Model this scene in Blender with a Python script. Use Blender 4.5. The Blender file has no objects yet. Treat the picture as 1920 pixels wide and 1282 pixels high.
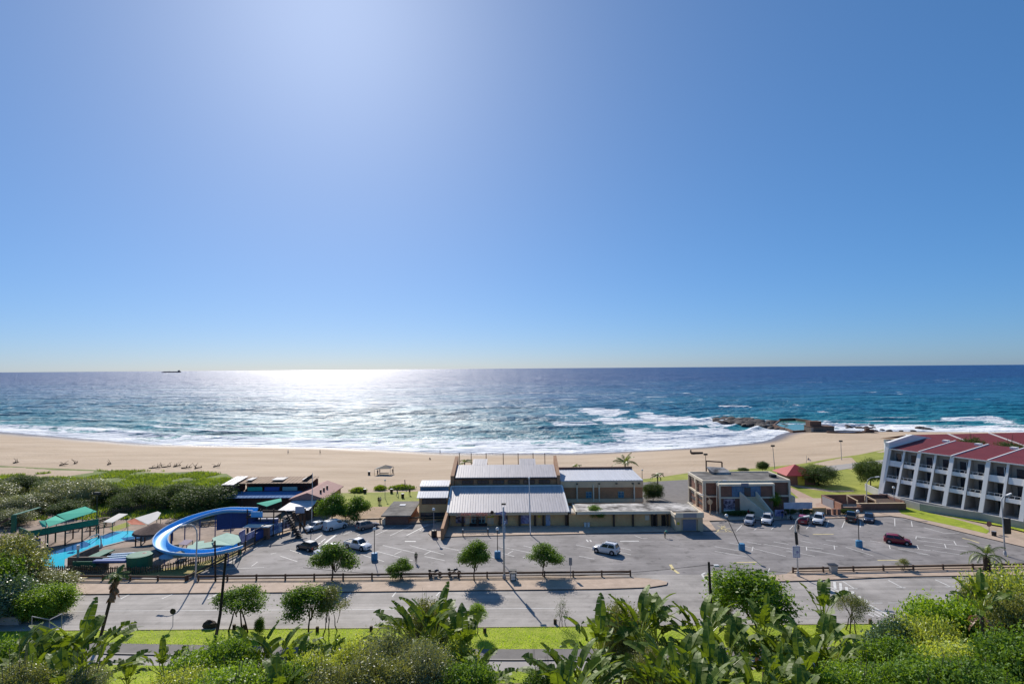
import bpy, bmesh, math, random
import numpy as np
from mathutils import Vector, Matrix

random.seed(7)
C = bpy.context.scene.collection
R = math.radians

# ---------------------------------------------------------------- camera
F, HC = 1050.0, 30.0
PITCH, ROLL = math.atan(49.2/F), math.atan(14.5/1920)
fw = Vector((0, math.cos(PITCH), math.sin(PITCH)))
u0 = Vector((0, -math.sin(PITCH), math.cos(PITCH)))
x0 = Vector((1, 0, 0))
rt = x0*math.cos(ROLL) - u0*math.sin(ROLL)
upv = x0*math.sin(ROLL) + u0*math.cos(ROLL)
cam_data = bpy.data.cameras.new('camera')
cam_data.sensor_width = 36
cam_data.lens = 36*F/1920
cam_data.clip_start, cam_data.clip_end = 0.5, 120000
cam = bpy.data.objects.new('camera', cam_data)
C.objects.link(cam)
m = Matrix((rt, upv, -fw)).transposed().to_4x4()
m.translation = (0, 0, HC)
cam.matrix_world = m
bpy.context.scene.camera = cam

# ---------------------------------------------------------------- sky, sun, exposure
SUN_EL, SUN_AZ = R(35.0), R(-18.5)
world = bpy.data.worlds.new('World')
bpy.context.scene.world = world
world.use_nodes = True
nt = world.node_tree
sky = nt.nodes.new('ShaderNodeTexSky')
sky.sky_type = 'NISHITA'
sky.sun_disc = False
sky.sun_elevation = SUN_EL
sky.sun_rotation = SUN_AZ
sky.altitude = 0
sky.air_density = 0.6
sky.dust_density = 0.6
sky.ozone_density = 8.0
bg = nt.nodes['Background']
bg.inputs['Strength'].default_value = 0.137
gm = nt.nodes.new('ShaderNodeGamma')            # the photograph's compressed tones: less glow, deeper blue
gm.inputs['Gamma'].default_value = 0.6
bw = nt.nodes.new('ShaderNodeRGBToBW')
v1 = nt.nodes.new('ShaderNodeVectorMath'); v1.operation = 'SCALE'; v1.inputs['Scale'].default_value = 1.8
v2 = nt.nodes.new('ShaderNodeVectorMath'); v2.operation = 'SCALE'; v2.inputs['Scale'].default_value = 0.8
v3 = nt.nodes.new('ShaderNodeVectorMath'); v3.operation = 'SUBTRACT'
v4 = nt.nodes.new('ShaderNodeVectorMath'); v4.operation = 'MAXIMUM'; v4.inputs[1].default_value = (0, 0, 0)
nt.links.new(sky.outputs[0], gm.inputs[0])
nt.links.new(gm.outputs[0], bw.inputs[0])
nt.links.new(gm.outputs[0], v1.inputs[0])
nt.links.new(bw.outputs[0], v2.inputs[0])
nt.links.new(v1.outputs[0], v3.inputs[0])
nt.links.new(v2.outputs[0], v3.inputs[1])
nt.links.new(v3.outputs[0], v4.inputs[0])
v5 = nt.nodes.new('ShaderNodeVectorMath'); v5.operation = 'MULTIPLY'; v5.inputs[1].default_value = (0.885, 0.965, 1.03)
nt.links.new(v4.outputs[0], v5.inputs[0])
nt.links.new(v5.outputs[0], bg.inputs['Color'])
sd = bpy.data.lights.new('sun', 'SUN')
sd.energy = 4.2
sd.angle = R(0.5)
sd.color = (1.0, 0.93, 0.84)
so = bpy.data.objects.new('sun', sd)
C.objects.link(so)
sv = Vector((math.sin(SUN_AZ)*math.cos(SUN_EL), math.cos(SUN_AZ)*math.cos(SUN_EL), math.sin(SUN_EL)))
so.rotation_euler = sv.to_track_quat('Z', 'Y').to_euler()
so.location = (-60, 40, 120)
vs = bpy.context.scene.view_settings
bpy.context.scene.display_settings.display_device = 'sRGB'
vs.view_transform = 'Standard'
vs.look = 'None'
vs.exposure = 0.35
vs.gamma = 1
bpy.context.scene.cycles.use_denoising = True
bpy.context.scene.cycles.max_bounces = 6
bpy.context.scene.cycles.transparent_max_bounces = 6
bpy.context.scene.cycles.sample_clamp_indirect = 6
bpy.context.scene.cycles.caustics_reflective = False
bpy.context.scene.cycles.caustics_refractive = False

# ---------------------------------------------------------------- terrain
SEA = -5.0
SHX = np.array([-2500, -800, -500, -304, -169, -77, -24.5, 31, 79, 114, 130, 142, 160, 196, 264, 500, 800, 2500])
SHY = np.array([900, 470, 385, 332, 268, 253, 234, 231, 244, 260, 276, 300, 302, 300, 290, 300, 340, 700])
BRX = np.array([-2500, -300, -100, -83, -60, -40, 20, 30, 49, 88, 132, 300, 2500])
BRY = np.array([400, 178, 168, 161, 150, 138, 138, 150, 158, 171, 199, 230, 500])


def smooth_curve(xs, ys):
    def f(x):
        x = np.asarray(x, float)
        return (np.interp(x-9, xs, ys)+np.interp(x-3, xs, ys)+np.interp(x+3, xs, ys)+np.interp(x+9, xs, ys))/4
    return f


shore, berm = smooth_curve(SHX, SHY), smooth_curve(BRX, BRY)


def terrain(x, y):
    x, y = np.asarray(x, float), np.asarray(y, float)
    ys, yb = shore(x), berm(x)
    t = (y-yb)/np.maximum(ys-yb, 20)
    z = np.where(t > 0, SEA*np.where(t < 1, 0.35*t+0.65*t*t, 1+1.6*(t-1)), 0)
    h0 = 50.5+np.where(x < -35, np.minimum((-35-x)*0.15, 4), 0)
    z = np.where(y < h0, np.minimum((h0-y)*0.36, 19), z)
    return np.maximum(z, -16)


def tz(x, y):
    return float(terrain(x, y))


def ray(u, v):
    return rt*((u-960)/F) + upv*(-(v-641)/F) + fw


def P(u, v, z=0.0):
    d = ray(u, v)
    t = (z-HC)/d.z
    return Vector((d.x*t, d.y*t, z))


def G(u, v):
    """the point of the ground seen at a place of the photograph"""
    z = 0.0
    for _ in range(25):
        p = P(u, v, z)
        z = 0.5*z+0.5*max(tz(p.x, p.y), SEA)
    return P(u, v, z)


def D(u, v, y):
    """the point at distance y along the view"""
    d = ray(u, v)
    t = y/d.y
    return Vector((d.x*t, y, HC+d.z*t))


# ---------------------------------------------------------------- mesh builder
class MB:
    def __init__(self):
        self.v, self.f, self.m = [], [], []

    def face(self, pts, m=0):
        n = len(self.v)
        self.v.extend([tuple(p) for p in pts])
        self.f.append(tuple(range(n, n+len(pts))))
        self.m.append(m)

    def raw(self, vs, fs, m=0):
        n = len(self.v)
        self.v.extend([tuple(p) for p in vs])
        for f in fs:
            self.f.append(tuple(i+n for i in f))
            self.m.append(m)

    def box(self, x0, x1, y0, y1, z0, z1, m=0, T=None):
        vs = [(x0, y0, z0), (x1, y0, z0), (x1, y1, z0), (x0, y1, z0), (x0, y0, z1), (x1, y0, z1), (x1, y1, z1), (x0, y1, z1)]
        if T is not None:
            vs = [tuple(T @ Vector(p)) for p in vs]
        self.raw(vs, [(3, 2, 1, 0), (4, 5, 6, 7), (0, 1, 5, 4), (1, 2, 6, 5), (2, 3, 7, 6), (3, 0, 4, 7)], m)
        return self

    def beam(self, a, b, w, h, m=0, up=(0, 0, 1)):
        a, b = Vector(a), Vector(b)
        d = b-a
        L = d.length
        if L < 1e-6:
            return self
        d /= L
        s = d.cross(Vector(up))
        if s.length < 1e-4:
            s = d.cross(Vector((1, 0, 0)))
        s.normalize()
        t = s.cross(d)
        T = Matrix((s, d, t)).transposed().to_4x4()
        T.translation = a
        return self.box(-w/2, w/2, 0, L, -h/2, h/2, m, T)

    def tube(self, pts, rad, n=8, m=0, cap=True):
        pts = [Vector(p) for p in pts]
        if not isinstance(rad, (list, tuple)):
            rad = [rad]*len(pts)
        base = len(self.v)
        ref = None
        for i, p in enumerate(pts):
            d = (pts[min(i+1, len(pts)-1)]-pts[max(i-1, 0)])
            d.normalize()
            if ref is None:
                ref = Vector((1, 0, 0)) if abs(d.x) < 0.8 else Vector((0, 1, 0))
            s = (ref-d*ref.dot(d)).normalized()
            ref = s
            t = d.cross(s)
            for k in range(n):
                a = 2*math.pi*k/n
                self.v.append(tuple(p+(s*math.cos(a)+t*math.sin(a))*rad[i]))
        for i in range(len(pts)-1):
            for k in range(n):
                k2 = (k+1) % n
                self.f.append((base+i*n+k, base+i*n+k2, base+(i+1)*n+k2, base+(i+1)*n+k))
                self.m.append(m)
        if cap:
            self.f.append(tuple(base+k for k in reversed(range(n))))
            self.m.append(m)
            e = base+(len(pts)-1)*n
            self.f.append(tuple(e+k for k in range(n)))
            self.m.append(m)
        return self

    def lathe(self, prof, n=12, m=0, c=(0, 0, 0)):
        return self.tube([(c[0], c[1], c[2]+z+1e-4*i) for i, (r, z) in enumerate(prof)], [max(r, 1e-3) for r, z in prof], n, m)

    def prism(self, poly, z0, z1, m=0, msides=None):
        n = len(poly)
        b = len(self.v)
        self.v.extend([(p[0], p[1], z0) for p in poly])
        self.v.extend([(p[0], p[1], z1) for p in poly])
        self.f.append(tuple(b+n+i for i in range(n)))
        self.m.append(m)
        for i in range(n):
            j = (i+1) % n
            self.f.append((b+i, b+j, b+n+j, b+n+i))
            self.m.append(m if msides is None else msides)
        return self

    def ball(self, c, r, n=10, m=0, sq=(1, 1, 1)):
        k = max(4, n//2)
        vs, fs = [], []
        for i in range(k+1):
            th = math.pi*i/k
            for j in range(n):
                a = 2*math.pi*j/n
                vs.append((c[0]+r*sq[0]*math.sin(th)*math.cos(a), c[1]+r*sq[1]*math.sin(th)*math.sin(a), c[2]+r*sq[2]*math.cos(th)))
        for i in range(k):
            for j in range(n):
                j2 = (j+1) % n
                fs.append((i*n+j, (i+1)*n+j, (i+1)*n+j2, i*n+j2))
        self.raw(vs, fs, m)
        return self

    def mesh(self, name, mats, smooth=False):
        me = bpy.data.meshes.new(name)
        me.from_pydata(self.v, [], self.f)
        for mm in (mats if isinstance(mats, (list, tuple)) else [mats]):
            me.materials.append(mm)
        if len(set(self.m)) > 1:
            me.polygons.foreach_set('material_index', self.m)
        if smooth:
            me.polygons.foreach_set('use_smooth', [True]*len(self.f))
        me.update()
        return me

    def build(self, name, mats, parent=None, smooth=False, tri=False):
        me = self.mesh(name, mats, smooth)
        if tri:
            bm = bmesh.new()
            bm.from_mesh(me)
            bmesh.ops.triangulate(bm, faces=[f for f in bm.faces if len(f.verts) > 4])
            bmesh.ops.recalc_face_normals(bm, faces=bm.faces[:])
            bm.to_mesh(me)
            bm.free()
        return link(name, me, parent)


def link(name, data, parent=None):
    o = bpy.data.objects.new(name, data)
    C.objects.link(o)
    if parent is not None:
        o.parent = parent
    return o


def tag(o, label=None, cat=None, group=None, kind=None):
    if label:
        o['label'] = label
    if cat:
        o['category'] = cat
    if group:
        o['group'] = group
    if kind:
        o['kind'] = kind
    return o


def thing(name, label, cat, loc=(0, 0, 0), rz=0.0, group=None):
    o = bpy.data.objects.new(name, None)
    C.objects.link(o)
    o.empty_display_size = 0.3
    o.location = loc
    o.rotation_euler = (0, 0, rz)
    return tag(o, label, cat, group)


def struct(o):
    o['kind'] = 'structure'
    return o


def stuff(o, label, cat):
    o['kind'] = 'stuff'
    return tag(o, label, cat)


CH = {}


def dup(root, loc, rz=0.0, label=None, group=None, scale=None):
    """a copy of a thing with copies of its parts and sub-parts"""
    key = root.name
    if key not in CH:
        kids = {}
        for o in C.objects:
            if o.parent is not None:
                kids.setdefault(o.parent.name, []).append(o)
        CH[key] = [(k, kids.get(k.name, [])) for k in kids.get(root.name, [])]
    r = root.copy()
    C.objects.link(r)
    r.location = loc
    r.rotation_euler = (0, 0, rz)
    if scale is not None:
        r.scale = scale if isinstance(scale, (tuple, list)) else (scale,)*3
    if label:
        r['label'] = label
    if group:
        r['group'] = group
    for k, subs in CH[key]:
        c = k.copy()
        C.objects.link(c)
        c.parent = r
        for s in subs:
            d = s.copy()
            C.objects.link(d)
            d.parent = c
    return r


# ---------------------------------------------------------------- materials
def new_mat(name):
    mt = bpy.data.materials.new(name)
    mt.use_nodes = True
    n = mt.node_tree.nodes
    return mt, n, mt.node_tree.links, n['Principled BSDF']


def pm(name, col, rough=0.7, metal=0.0, var=0.18, scale=1.2, bump=0.0, bscale=8.0, spec=0.3, col2=None, stretch=None, contrast=0.25):
    """principled material whose colour wanders between two tones of itself"""
    mt, n, L, b = new_mat(name)
    tc = n.new('ShaderNodeTexCoord')
    src = tc.outputs['Object']
    if stretch:
        mp = n.new('ShaderNodeMapping')
        mp.inputs['Scale'].default_value = stretch
        L.new(src, mp.inputs[0])
        src = mp.outputs[0]
    tx = n.new('ShaderNodeTexNoise')
    tx.inputs['Scale'].default_value = scale
    tx.inputs['Detail'].default_value = 6
    tx.inputs['Roughness'].default_value = 0.65
    L.new(src, tx.inputs['Vector'])
    rp = n.new('ShaderNodeValToRGB')
    rp.color_ramp.elements[0].position = 0.5-contrast
    rp.color_ramp.elements[1].position = 0.5+contrast
    a = [max(0, c*(1-var)) for c in col]
    z = [min(1, c*(1+var)) for c in col] if col2 is None else col2
    rp.color_ramp.elements[0].color = (*a, 1)
    rp.color_ramp.elements[1].color = (*z, 1)
    L.new(tx.outputs[0], rp.inputs[0])
    L.new(rp.outputs[0], b.inputs['Base Color'])
    b.inputs['Roughness'].default_value = rough
    b.inputs['Metallic'].default_value = metal
    b.inputs['Specular IOR Level'].default_value = spec
    if bump:
        t2 = n.new('ShaderNodeTexNoise')
        t2.inputs['Scale'].default_value = bscale
        t2.inputs['Detail'].default_value = 4
        L.new(src, t2.inputs['Vector'])
        bp = n.new('ShaderNodeBump')
        bp.inputs['Strength'].default_value = bump
        bp.inputs['Distance'].default_value = 0.05
        L.new(t2.outputs[0], bp.inputs['Height'])
        L.new(bp.outputs[0], b.inputs['Normal'])
    return mt


def leaf_mat(name, col, col2, trans=0.45, scale=0.6, rough=0.45, spec=0.4, tcol=None):
    mt, n, L, b = new_mat(name)
    tc = n.new('ShaderNodeTexCoord')
    oi = n.new('ShaderNodeObjectInfo')
    add = n.new('ShaderNodeVectorMath')
    add.operation = 'ADD'
    L.new(tc.outputs['Object'], add.inputs[0])
    L.new(oi.outputs['Location'], add.inputs[1])
    tx = n.new('ShaderNodeTexNoise')
    tx.inputs['Scale'].default_value = scale
    tx.inputs['Detail'].default_value = 8
    tx.inputs['Roughness'].default_value = 0.75
    L.new(add.outputs[0], tx.inputs['Vector'])
    rp = n.new('ShaderNodeValToRGB')
    rp.color_ramp.elements[0].position = 0.3
    rp.color_ramp.elements[1].position = 0.7
    rp.color_ramp.elements[0].color = (*col, 1)
    rp.color_ramp.elements[1].color = (*col2, 1)
    L.new(tx.outputs[0], rp.inputs[0])
    L.new(rp.outputs[0], b.inputs['Base Color'])
    b.inputs['Roughness'].default_value = rough
    b.inputs['Specular IOR Level'].default_value = spec
    tr = n.new('ShaderNodeBsdfTranslucent')
    mx = n.new('ShaderNodeMixRGB')
    mx.blend_type = 'MULTIPLY'
    mx.inputs[0].default_value = 1
    mx.inputs[2].default_value = (*(tcol or (1.9, 1.7, 0.5)), 1)
    L.new(rp.outputs[0], mx.inputs[1])
    L.new(mx.outputs[0], tr.inputs['Color'])
    ms = n.new('ShaderNodeMixShader')
    ms.inputs[0].default_value = trans
    L.new(b.outputs[0], ms.inputs[1])
    L.new(tr.outputs[0], ms.inputs[2])
    L.new(ms.outputs[0], n['Material Output'].inputs['Surface'])
    return mt
# ---------------------------------------------------------------- ground and sea
rng = np.random.default_rng(11)


def vnoise(x, y, seed=0):
    xi, yi = np.floor(x).astype(np.int64), np.floor(y).astype(np.int64)
    fx, fy = x-xi, y-yi
    fx, fy = fx*fx*(3-2*fx), fy*fy*(3-2*fy)

    def h(a, b):
        n = (a*374761393+b*668265263+seed*982451653) & 0x7fffffff
        n = ((n ^ (n >> 13))*1274126177) & 0x7fffffff
        return ((n ^ (n >> 16)) & 0xffff)/65535.0
    return (h(xi, yi)*(1-fx)+h(xi+1, yi)*fx)*(1-fy)+(h(xi, yi+1)*(1-fx)+h(xi+1, yi+1)*fx)*fy


def fbm(x, y, seed=0, o=4):
    s, a, t = 0, 1.0, 0
    for k in range(o):
        s = s+a*vnoise(x*2**k, y*2**k, seed+k)
        t += a
        a *= 0.5
    return s/t


def sstep(a, b, x):
    t = np.clip((x-a)/(b-a), 0, 1)
    return t*t*(3-2*t)


def grid_mesh(name, X, Y, Z, mat, attrs=None, smooth=True):
    ny, nx = X.shape
    co = np.stack([X, Y, Z], -1).reshape(-1, 3).astype(np.float32)
    idx = np.arange(nx*ny).reshape(ny, nx)
    q = np.stack([idx[:-1, :-1], idx[:-1, 1:], idx[1:, 1:], idx[1:, :-1]], -1).reshape(-1, 4)
    me = bpy.data.meshes.new(name)
    me.vertices.add(len(co))
    me.vertices.foreach_set('co', co.ravel())
    me.loops.add(q.size)
    me.loops.foreach_set('vertex_index', q.ravel().astype(np.int32))
    me.polygons.add(len(q))
    me.polygons.foreach_set('loop_start', np.arange(0, q.size, 4, dtype=np.int32))
    me.polygons.foreach_set('use_smooth', np.full(len(q), smooth))
    me.update(calc_edges=True)
    me.materials.append(mat)
    for k, a in (attrs or {}).items():
        at = me.attributes.new(k, 'FLOAT', 'POINT')
        at.data.foreach_set('value', a.ravel().astype(np.float32))
    return link(name, me)


# sand and soil
mt, n, L, b = new_mat('sand')
geo = n.new('ShaderNodeNewGeometry')
t1 = n.new('ShaderNodeTexNoise'); t1.inputs['Scale'].default_value = 0.05; t1.inputs['Detail'].default_value = 11; t1.inputs['Roughness'].default_value = 0.7
mp = n.new('ShaderNodeMapping'); mp.inputs['Scale'].default_value = (0.35, 1.4, 1)
L.new(geo.outputs['Position'], mp.inputs[0]); L.new(mp.outputs[0], t1.inputs['Vector'])
rp = n.new('ShaderNodeValToRGB')
rp.color_ramp.elements[0].position = 0.3; rp.color_ramp.elements[0].color = (0.40, 0.295, 0.195, 1)
rp.color_ramp.elements[1].position = 0.7; rp.color_ramp.elements[1].color = (0.56, 0.44, 0.315, 1)
L.new(t1.outputs[0], rp.inputs[0])
wa = n.new('ShaderNodeAttribute'); wa.attribute_name = 'wet'
mx = n.new('ShaderNodeMixRGB'); mx.inputs[2].default_value = (0.16, 0.12, 0.095, 1)
L.new(wa.outputs['Fac'], mx.inputs[0]); L.new(rp.outputs[0], mx.inputs[1])
ha = n.new('ShaderNodeAttribute'); ha.attribute_name = 'soil'
mx2 = n.new('ShaderNodeMixRGB'); mx2.inputs[2].default_value = (0.07, 0.075, 0.03, 1)
L.new(ha.outputs['Fac'], mx2.inputs[0]); L.new(mx.outputs[0], mx2.inputs[1])
L.new(mx2.outputs[0], b.inputs['Base Color'])
mr = n.new('ShaderNodeMapRange'); mr.inputs['To Min'].default_value = 0.9; mr.inputs['To Max'].default_value = 0.32
L.new(wa.outputs['Fac'], mr.inputs[0]); L.new(mr.outputs[0], b.inputs['Roughness'])
b.inputs['Specular IOR Level'].default_value = 0.25
t2 = n.new('ShaderNodeTexNoise'); t2.inputs['Scale'].default_value = 0.9; t2.inputs['Detail'].default_value = 6
L.new(geo.outputs['Position'], t2.inputs['Vector'])
bp = n.new('ShaderNodeBump'); bp.inputs['Strength'].default_value = 0.8; bp.inputs['Distance'].default_value = 0.3
t3 = n.new('ShaderNodeTexNoise'); t3.inputs['Scale'].default_value = 2.6; t3.inputs['Detail'].default_value = 3
L.new(geo.outputs['Position'], t3.inputs['Vector'])
t4 = n.new('ShaderNodeTexNoise'); t4.inputs['Scale'].default_value = 0.03; t4.inputs['Detail'].default_value = 3
L.new(geo.outputs['Position'], t4.inputs['Vector'])
tr_ = n.new('ShaderNodeMapRange'); tr_.inputs['From Min'].default_value = 0.42; tr_.inputs['From Max'].default_value = 0.62
L.new(t4.outputs[0], tr_.inputs[0])
bp2 = n.new('ShaderNodeBump'); bp2.inputs['Distance'].default_value = 0.22
L.new(tr_.outputs[0], bp2.inputs['Strength']); L.new(t3.outputs[0], bp2.inputs['Height'])
L.new(t2.outputs[0], bp.inputs['Height']); L.new(bp.outputs[0], bp2.inputs['Normal']); L.new(bp2.outputs[0], b.inputs['Normal'])
M_SAND = mt

gx = np.concatenate([np.linspace(-1500, -420, 60, endpoint=False), np.linspace(-420, 420, 520), np.linspace(420, 1500, 60)[1:]])
gy = np.concatenate([np.linspace(-60, 120, 70, endpoint=False), np.linspace(120, 345, 210), np.linspace(345, 800, 60)[1:]])
X, Y = np.meshgrid(gx, gy)
Z = terrain(X, Y)
ds = shore(X)-Y
Z = Z+np.where((Y > berm(X)+2), (fbm(X*.08, Y*.12, 3)-.5)*0.5*sstep(0, 25, ds)*sstep(0, 12, Y-berm(X)), 0)
Z = np.where(Y < berm(X)+1, Z-0.015, Z)
wet = sstep(15+9*fbm(X*.02, Y*.01, 5), 2, ds+6*(fbm(X*.06, X*.0, 9)-.5))
soil = np.where(Y < 51, 1.0, 0.0)
beach = struct(grid_mesh('beach', X, Y, Z, M_SAND, {'wet': wet, 'soil': soil}))

# the sea: one sheet whose rows open out towards the horizon
rows = [196.0]
while rows[-1] < 420:
    rows.append(rows[-1]+0.62)
while rows[-1] < 60000:
    rows.append(rows[-1]*1.0042 if rows[-1] < 2500 else rows[-1]*1.05)
ry = np.array(rows)
sx = np.linspace(-1.18, 1.18, 860)
Y = np.repeat(ry[:, None], len(sx), 1)
X = sx[None, :]*Y
d = Y-shore(X)
warp = 16*(fbm(X*.012, Y*.02, 21)-.5)+5*(fbm(X*.05, Y*.06, 33)-.5)
lam = 23.0
ph = 2*np.pi*(d+warp)/lam
amp = 0.95*sstep(3, 30, d)*(1-sstep(120, 520, d))*(0.35+1.1*fbm(X*.011, d*.02, 44))
crest = (0.5+0.5*np.sin(ph))**2.4
Z = SEA+amp*(crest*1.5-0.4)
chop = (fbm(X*.16, Y*.3, 55, 3)-.5)*0.5+(fbm(X*.05, Y*.09, 66, 3)-.5)*0.6
Z = Z+chop*sstep(2, 25, d)*(1-sstep(500, 2400, d))
Z = Z+0.06-0.25*(1-sstep(-2, 3, d))
# foam: wash at the edge, broken crests, patches off the rocks
n1 = fbm(X*.045, d*.09, 71, 5)
n2 = fbm(X*.22, d*.32, 81, 4)
wid = 26+30*fbm(X*.013, X*0, 91)+20*sstep(-110, -40, X)*(1-sstep(110, 140, X))+14*(1-sstep(-220, -120, X))
wash = sstep(wid, wid*0.32, d)*(0.25+0.75*sstep(0.34, 0.5, n1*.55+n2*.45))+sstep(9, 2.5, d)*0.9
brk = sstep(0.72, 0.95, 0.5+0.5*np.sin(ph-0.55))*sstep(0.5, 0.62, fbm(X*.016, d*.022, 101, 3)+0.12*sstep(110, 40, d))*(1-sstep(70, 150, d))*(0.5+n2)
foam = np.clip(wash, 0, 1)+0.95*brk


def patch(u, v, wu, wv, k=1.0):
    c = P(u, v, SEA)
    a = abs(P(u+wu, v, SEA).x-c.x)
    bb = abs(P(u, v-wv, SEA).y-c.y)
    q = ((X-c.x)/a)**2+((Y-c.y)/bb)**2
    return k*sstep(1.15, 0.35, q+1.2*(n2-.5)+1.0*(n1-.5))


for a in [(1125, 772, 48, 7, 1.2), (1170, 790, 60, 6, .9), (1075, 795, 60, 5, .7), (1260, 788, 75, 10, 1.1), (1330, 790, 60, 9, 1.0), (1240, 815, 110, 11, .8), (1360, 815, 85, 14, .9),
          (1830, 786, 75, 5, 1.0), (1870, 792, 40, 4, .6), (1640, 800, 70, 7, 1.1), (1720, 806, 90, 7, 1.2), (1560, 796, 60, 5, .9), (1210, 776, 22, 2.5, .8),
          (1545, 772, 14, 1.5, .8), (1500, 761, 12, 1.5, .7), (1870, 806, 90, 6, 1.0)]:
    foam = foam+patch(*a)
# small whitecaps out at sea
cap = sstep(-60, 40, X)*sstep(0.745, 0.80, fbm(X*.03, Y*.075, 131, 4))*sstep(0.40, 0.6, fbm(X*.006, Y*.006, 141, 2))*sstep(60, 160, d)*(1-sstep(900, 2500, Y))
foam = np.clip(foam+0.8*cap, 0, 1.3)
Z = Z+0.18*np.clip(foam, 0, 1)*(n2-.3)*sstep(1, 8, d)
mt, n, L, b = new_mat('sea_water')
geo = n.new('ShaderNodeNewGeometry')
sep = n.new('ShaderNodeSeparateXYZ'); L.new(geo.outputs['Position'], sep.inputs[0])
at = n.new('ShaderNodeAttribute'); at.attribute_name = 'depth'
rp = n.new('ShaderNodeValToRGB')
e = rp.color_ramp.elements
e[0].position = 0.0; e[0].color = (0.075, 0.155, 0.155, 1)
e[1].position = 1.0; e[1].color = (0.008, 0.06, 0.185, 1)
for p_, c_ in ((0.26, (0.025, 0.22, 0.26, 1)), (0.56, (0.010, 0.165, 0.25, 1)), (0.80, (0.009, 0.105, 0.225, 1))):
    k = e.new(p_); k.color = c_
tv = n.new('ShaderNodeTexNoise'); tv.inputs['Scale'].default_value = 0.012; tv.inputs['Detail'].default_value = 11; tv.inputs['Roughness'].default_value = 0.72
mpv = n.new('ShaderNodeMapping'); mpv.inputs['Scale'].default_value = (0.35, 1, 1)
L.new(geo.outputs['Position'], mpv.inputs[0]); L.new(mpv.outputs[0], tv.inputs['Vector'])
ma = n.new('ShaderNodeMath'); ma.operation = 'MULTIPLY_ADD'; ma.inputs[1].default_value = 0.7; ma.inputs[2].default_value = -0.35
L.new(tv.outputs[0], ma.inputs[0])
md = n.new('ShaderNodeMath'); md.operation = 'ADD'
L.new(at.outputs['Fac'], md.inputs[0]); L.new(ma.outputs[0], md.inputs[1])
L.new(md.outputs[0], rp.inputs[0])
fa = n.new('ShaderNodeAttribute'); fa.attribute_name = 'foam'
tf = n.new('ShaderNodeTexNoise'); tf.inputs['Scale'].default_value = 1.1; tf.inputs['Detail'].default_value = 8; tf.inputs['Roughness'].default_value = 0.7
mpf = n.new('ShaderNodeMapping'); mpf.inputs['Scale'].default_value = (0.45, 0.8, 1)
L.new(geo.outputs['Position'], mpf.inputs[0]); L.new(mpf.outputs[0], tf.inputs['Vector'])
mf = n.new('ShaderNodeMath'); mf.operation = 'ADD'
ms_ = n.new('ShaderNodeMath'); ms_.operation = 'MULTIPLY_ADD'; ms_.inputs[1].default_value = 2.2; ms_.inputs[2].default_value = -1.1
L.new(tf.outputs[0], ms_.inputs[0])
L.new(ms_.outputs[0], mf.inputs[0]); L.new(fa.outputs['Fac'], mf.inputs[1])
mr = n.new('ShaderNodeMapRange'); mr.inputs['From Min'].default_value = 0.32; mr.inputs['From Max'].default_value = 0.72
L.new(mf.outputs[0], mr.inputs[0])
fm = n.new('ShaderNodeMath'); fm.operation = 'MULTIPLY'
fs = n.new('ShaderNodeMapRange'); fs.inputs['From Min'].default_value = 0.02; fs.inputs['From Max'].default_value = 0.15
L.new(fa.outputs['Fac'], fs.inputs[0])
L.new(mr.outputs[0], fm.inputs[0]); L.new(fs.outputs[0], fm.inputs[1])
mc = n.new('ShaderNodeMixRGB'); mc.inputs[2].default_value = (0.74, 0.77, 0.8, 1)
L.new(fm.outputs[0], mc.inputs[0]); L.new(rp.outputs[0], mc.inputs[1])
L.new(mc.outputs[0], b.inputs['Base Color'])
b.inputs['IOR'].default_value = 1.33
b.inputs['Specular IOR Level'].default_value = 0.13
ro = n.new('ShaderNodeMapRange'); ro.inputs['From Min'].default_value = 250; ro.inputs['From Max'].default_value = 5000
ro.inputs['To Min'].default_value = 0.45; ro.inputs['To Max'].default_value = 0.46
L.new(sep.outputs['Y'], ro.inputs[0])
tw = n.new('ShaderNodeTexNoise'); tw.inputs['Scale'].default_value = 0.16; tw.inputs['Detail'].default_value = 12; tw.inputs['Roughness'].default_value = 0.85
mpw = n.new('ShaderNodeMapping'); mpw.inputs['Scale'].default_value = (0.5, 1, 1)
L.new(geo.outputs['Position'], mpw.inputs[0]); L.new(mpw.outputs[0], tw.inputs['Vector'])
sw = n.new('ShaderNodeMapRange'); sw.inputs['From Min'].default_value = 0.40; sw.inputs['From Max'].default_value = 0.66
sw.inputs['To Min'].default_value = 0.04; sw.inputs['To Max'].default_value = 0.62
L.new(tw.outputs[0], sw.inputs[0]); L.new(sw.outputs[0], b.inputs['Specular IOR Level'])
mro = n.new('ShaderNodeMath'); mro.operation = 'MAXIMUM'
mfo = n.new('ShaderNodeMath'); mfo.operation = 'MULTIPLY'; mfo.inputs[1].default_value = 0.8
L.new(fm.outputs[0], mfo.inputs[0]); L.new(mfo.outputs[0], mro.inputs[0]); L.new(ro.outputs[0], mro.inputs[1])
L.new(mro.outputs[0], b.inputs['Roughness'])
prev = None
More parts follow.
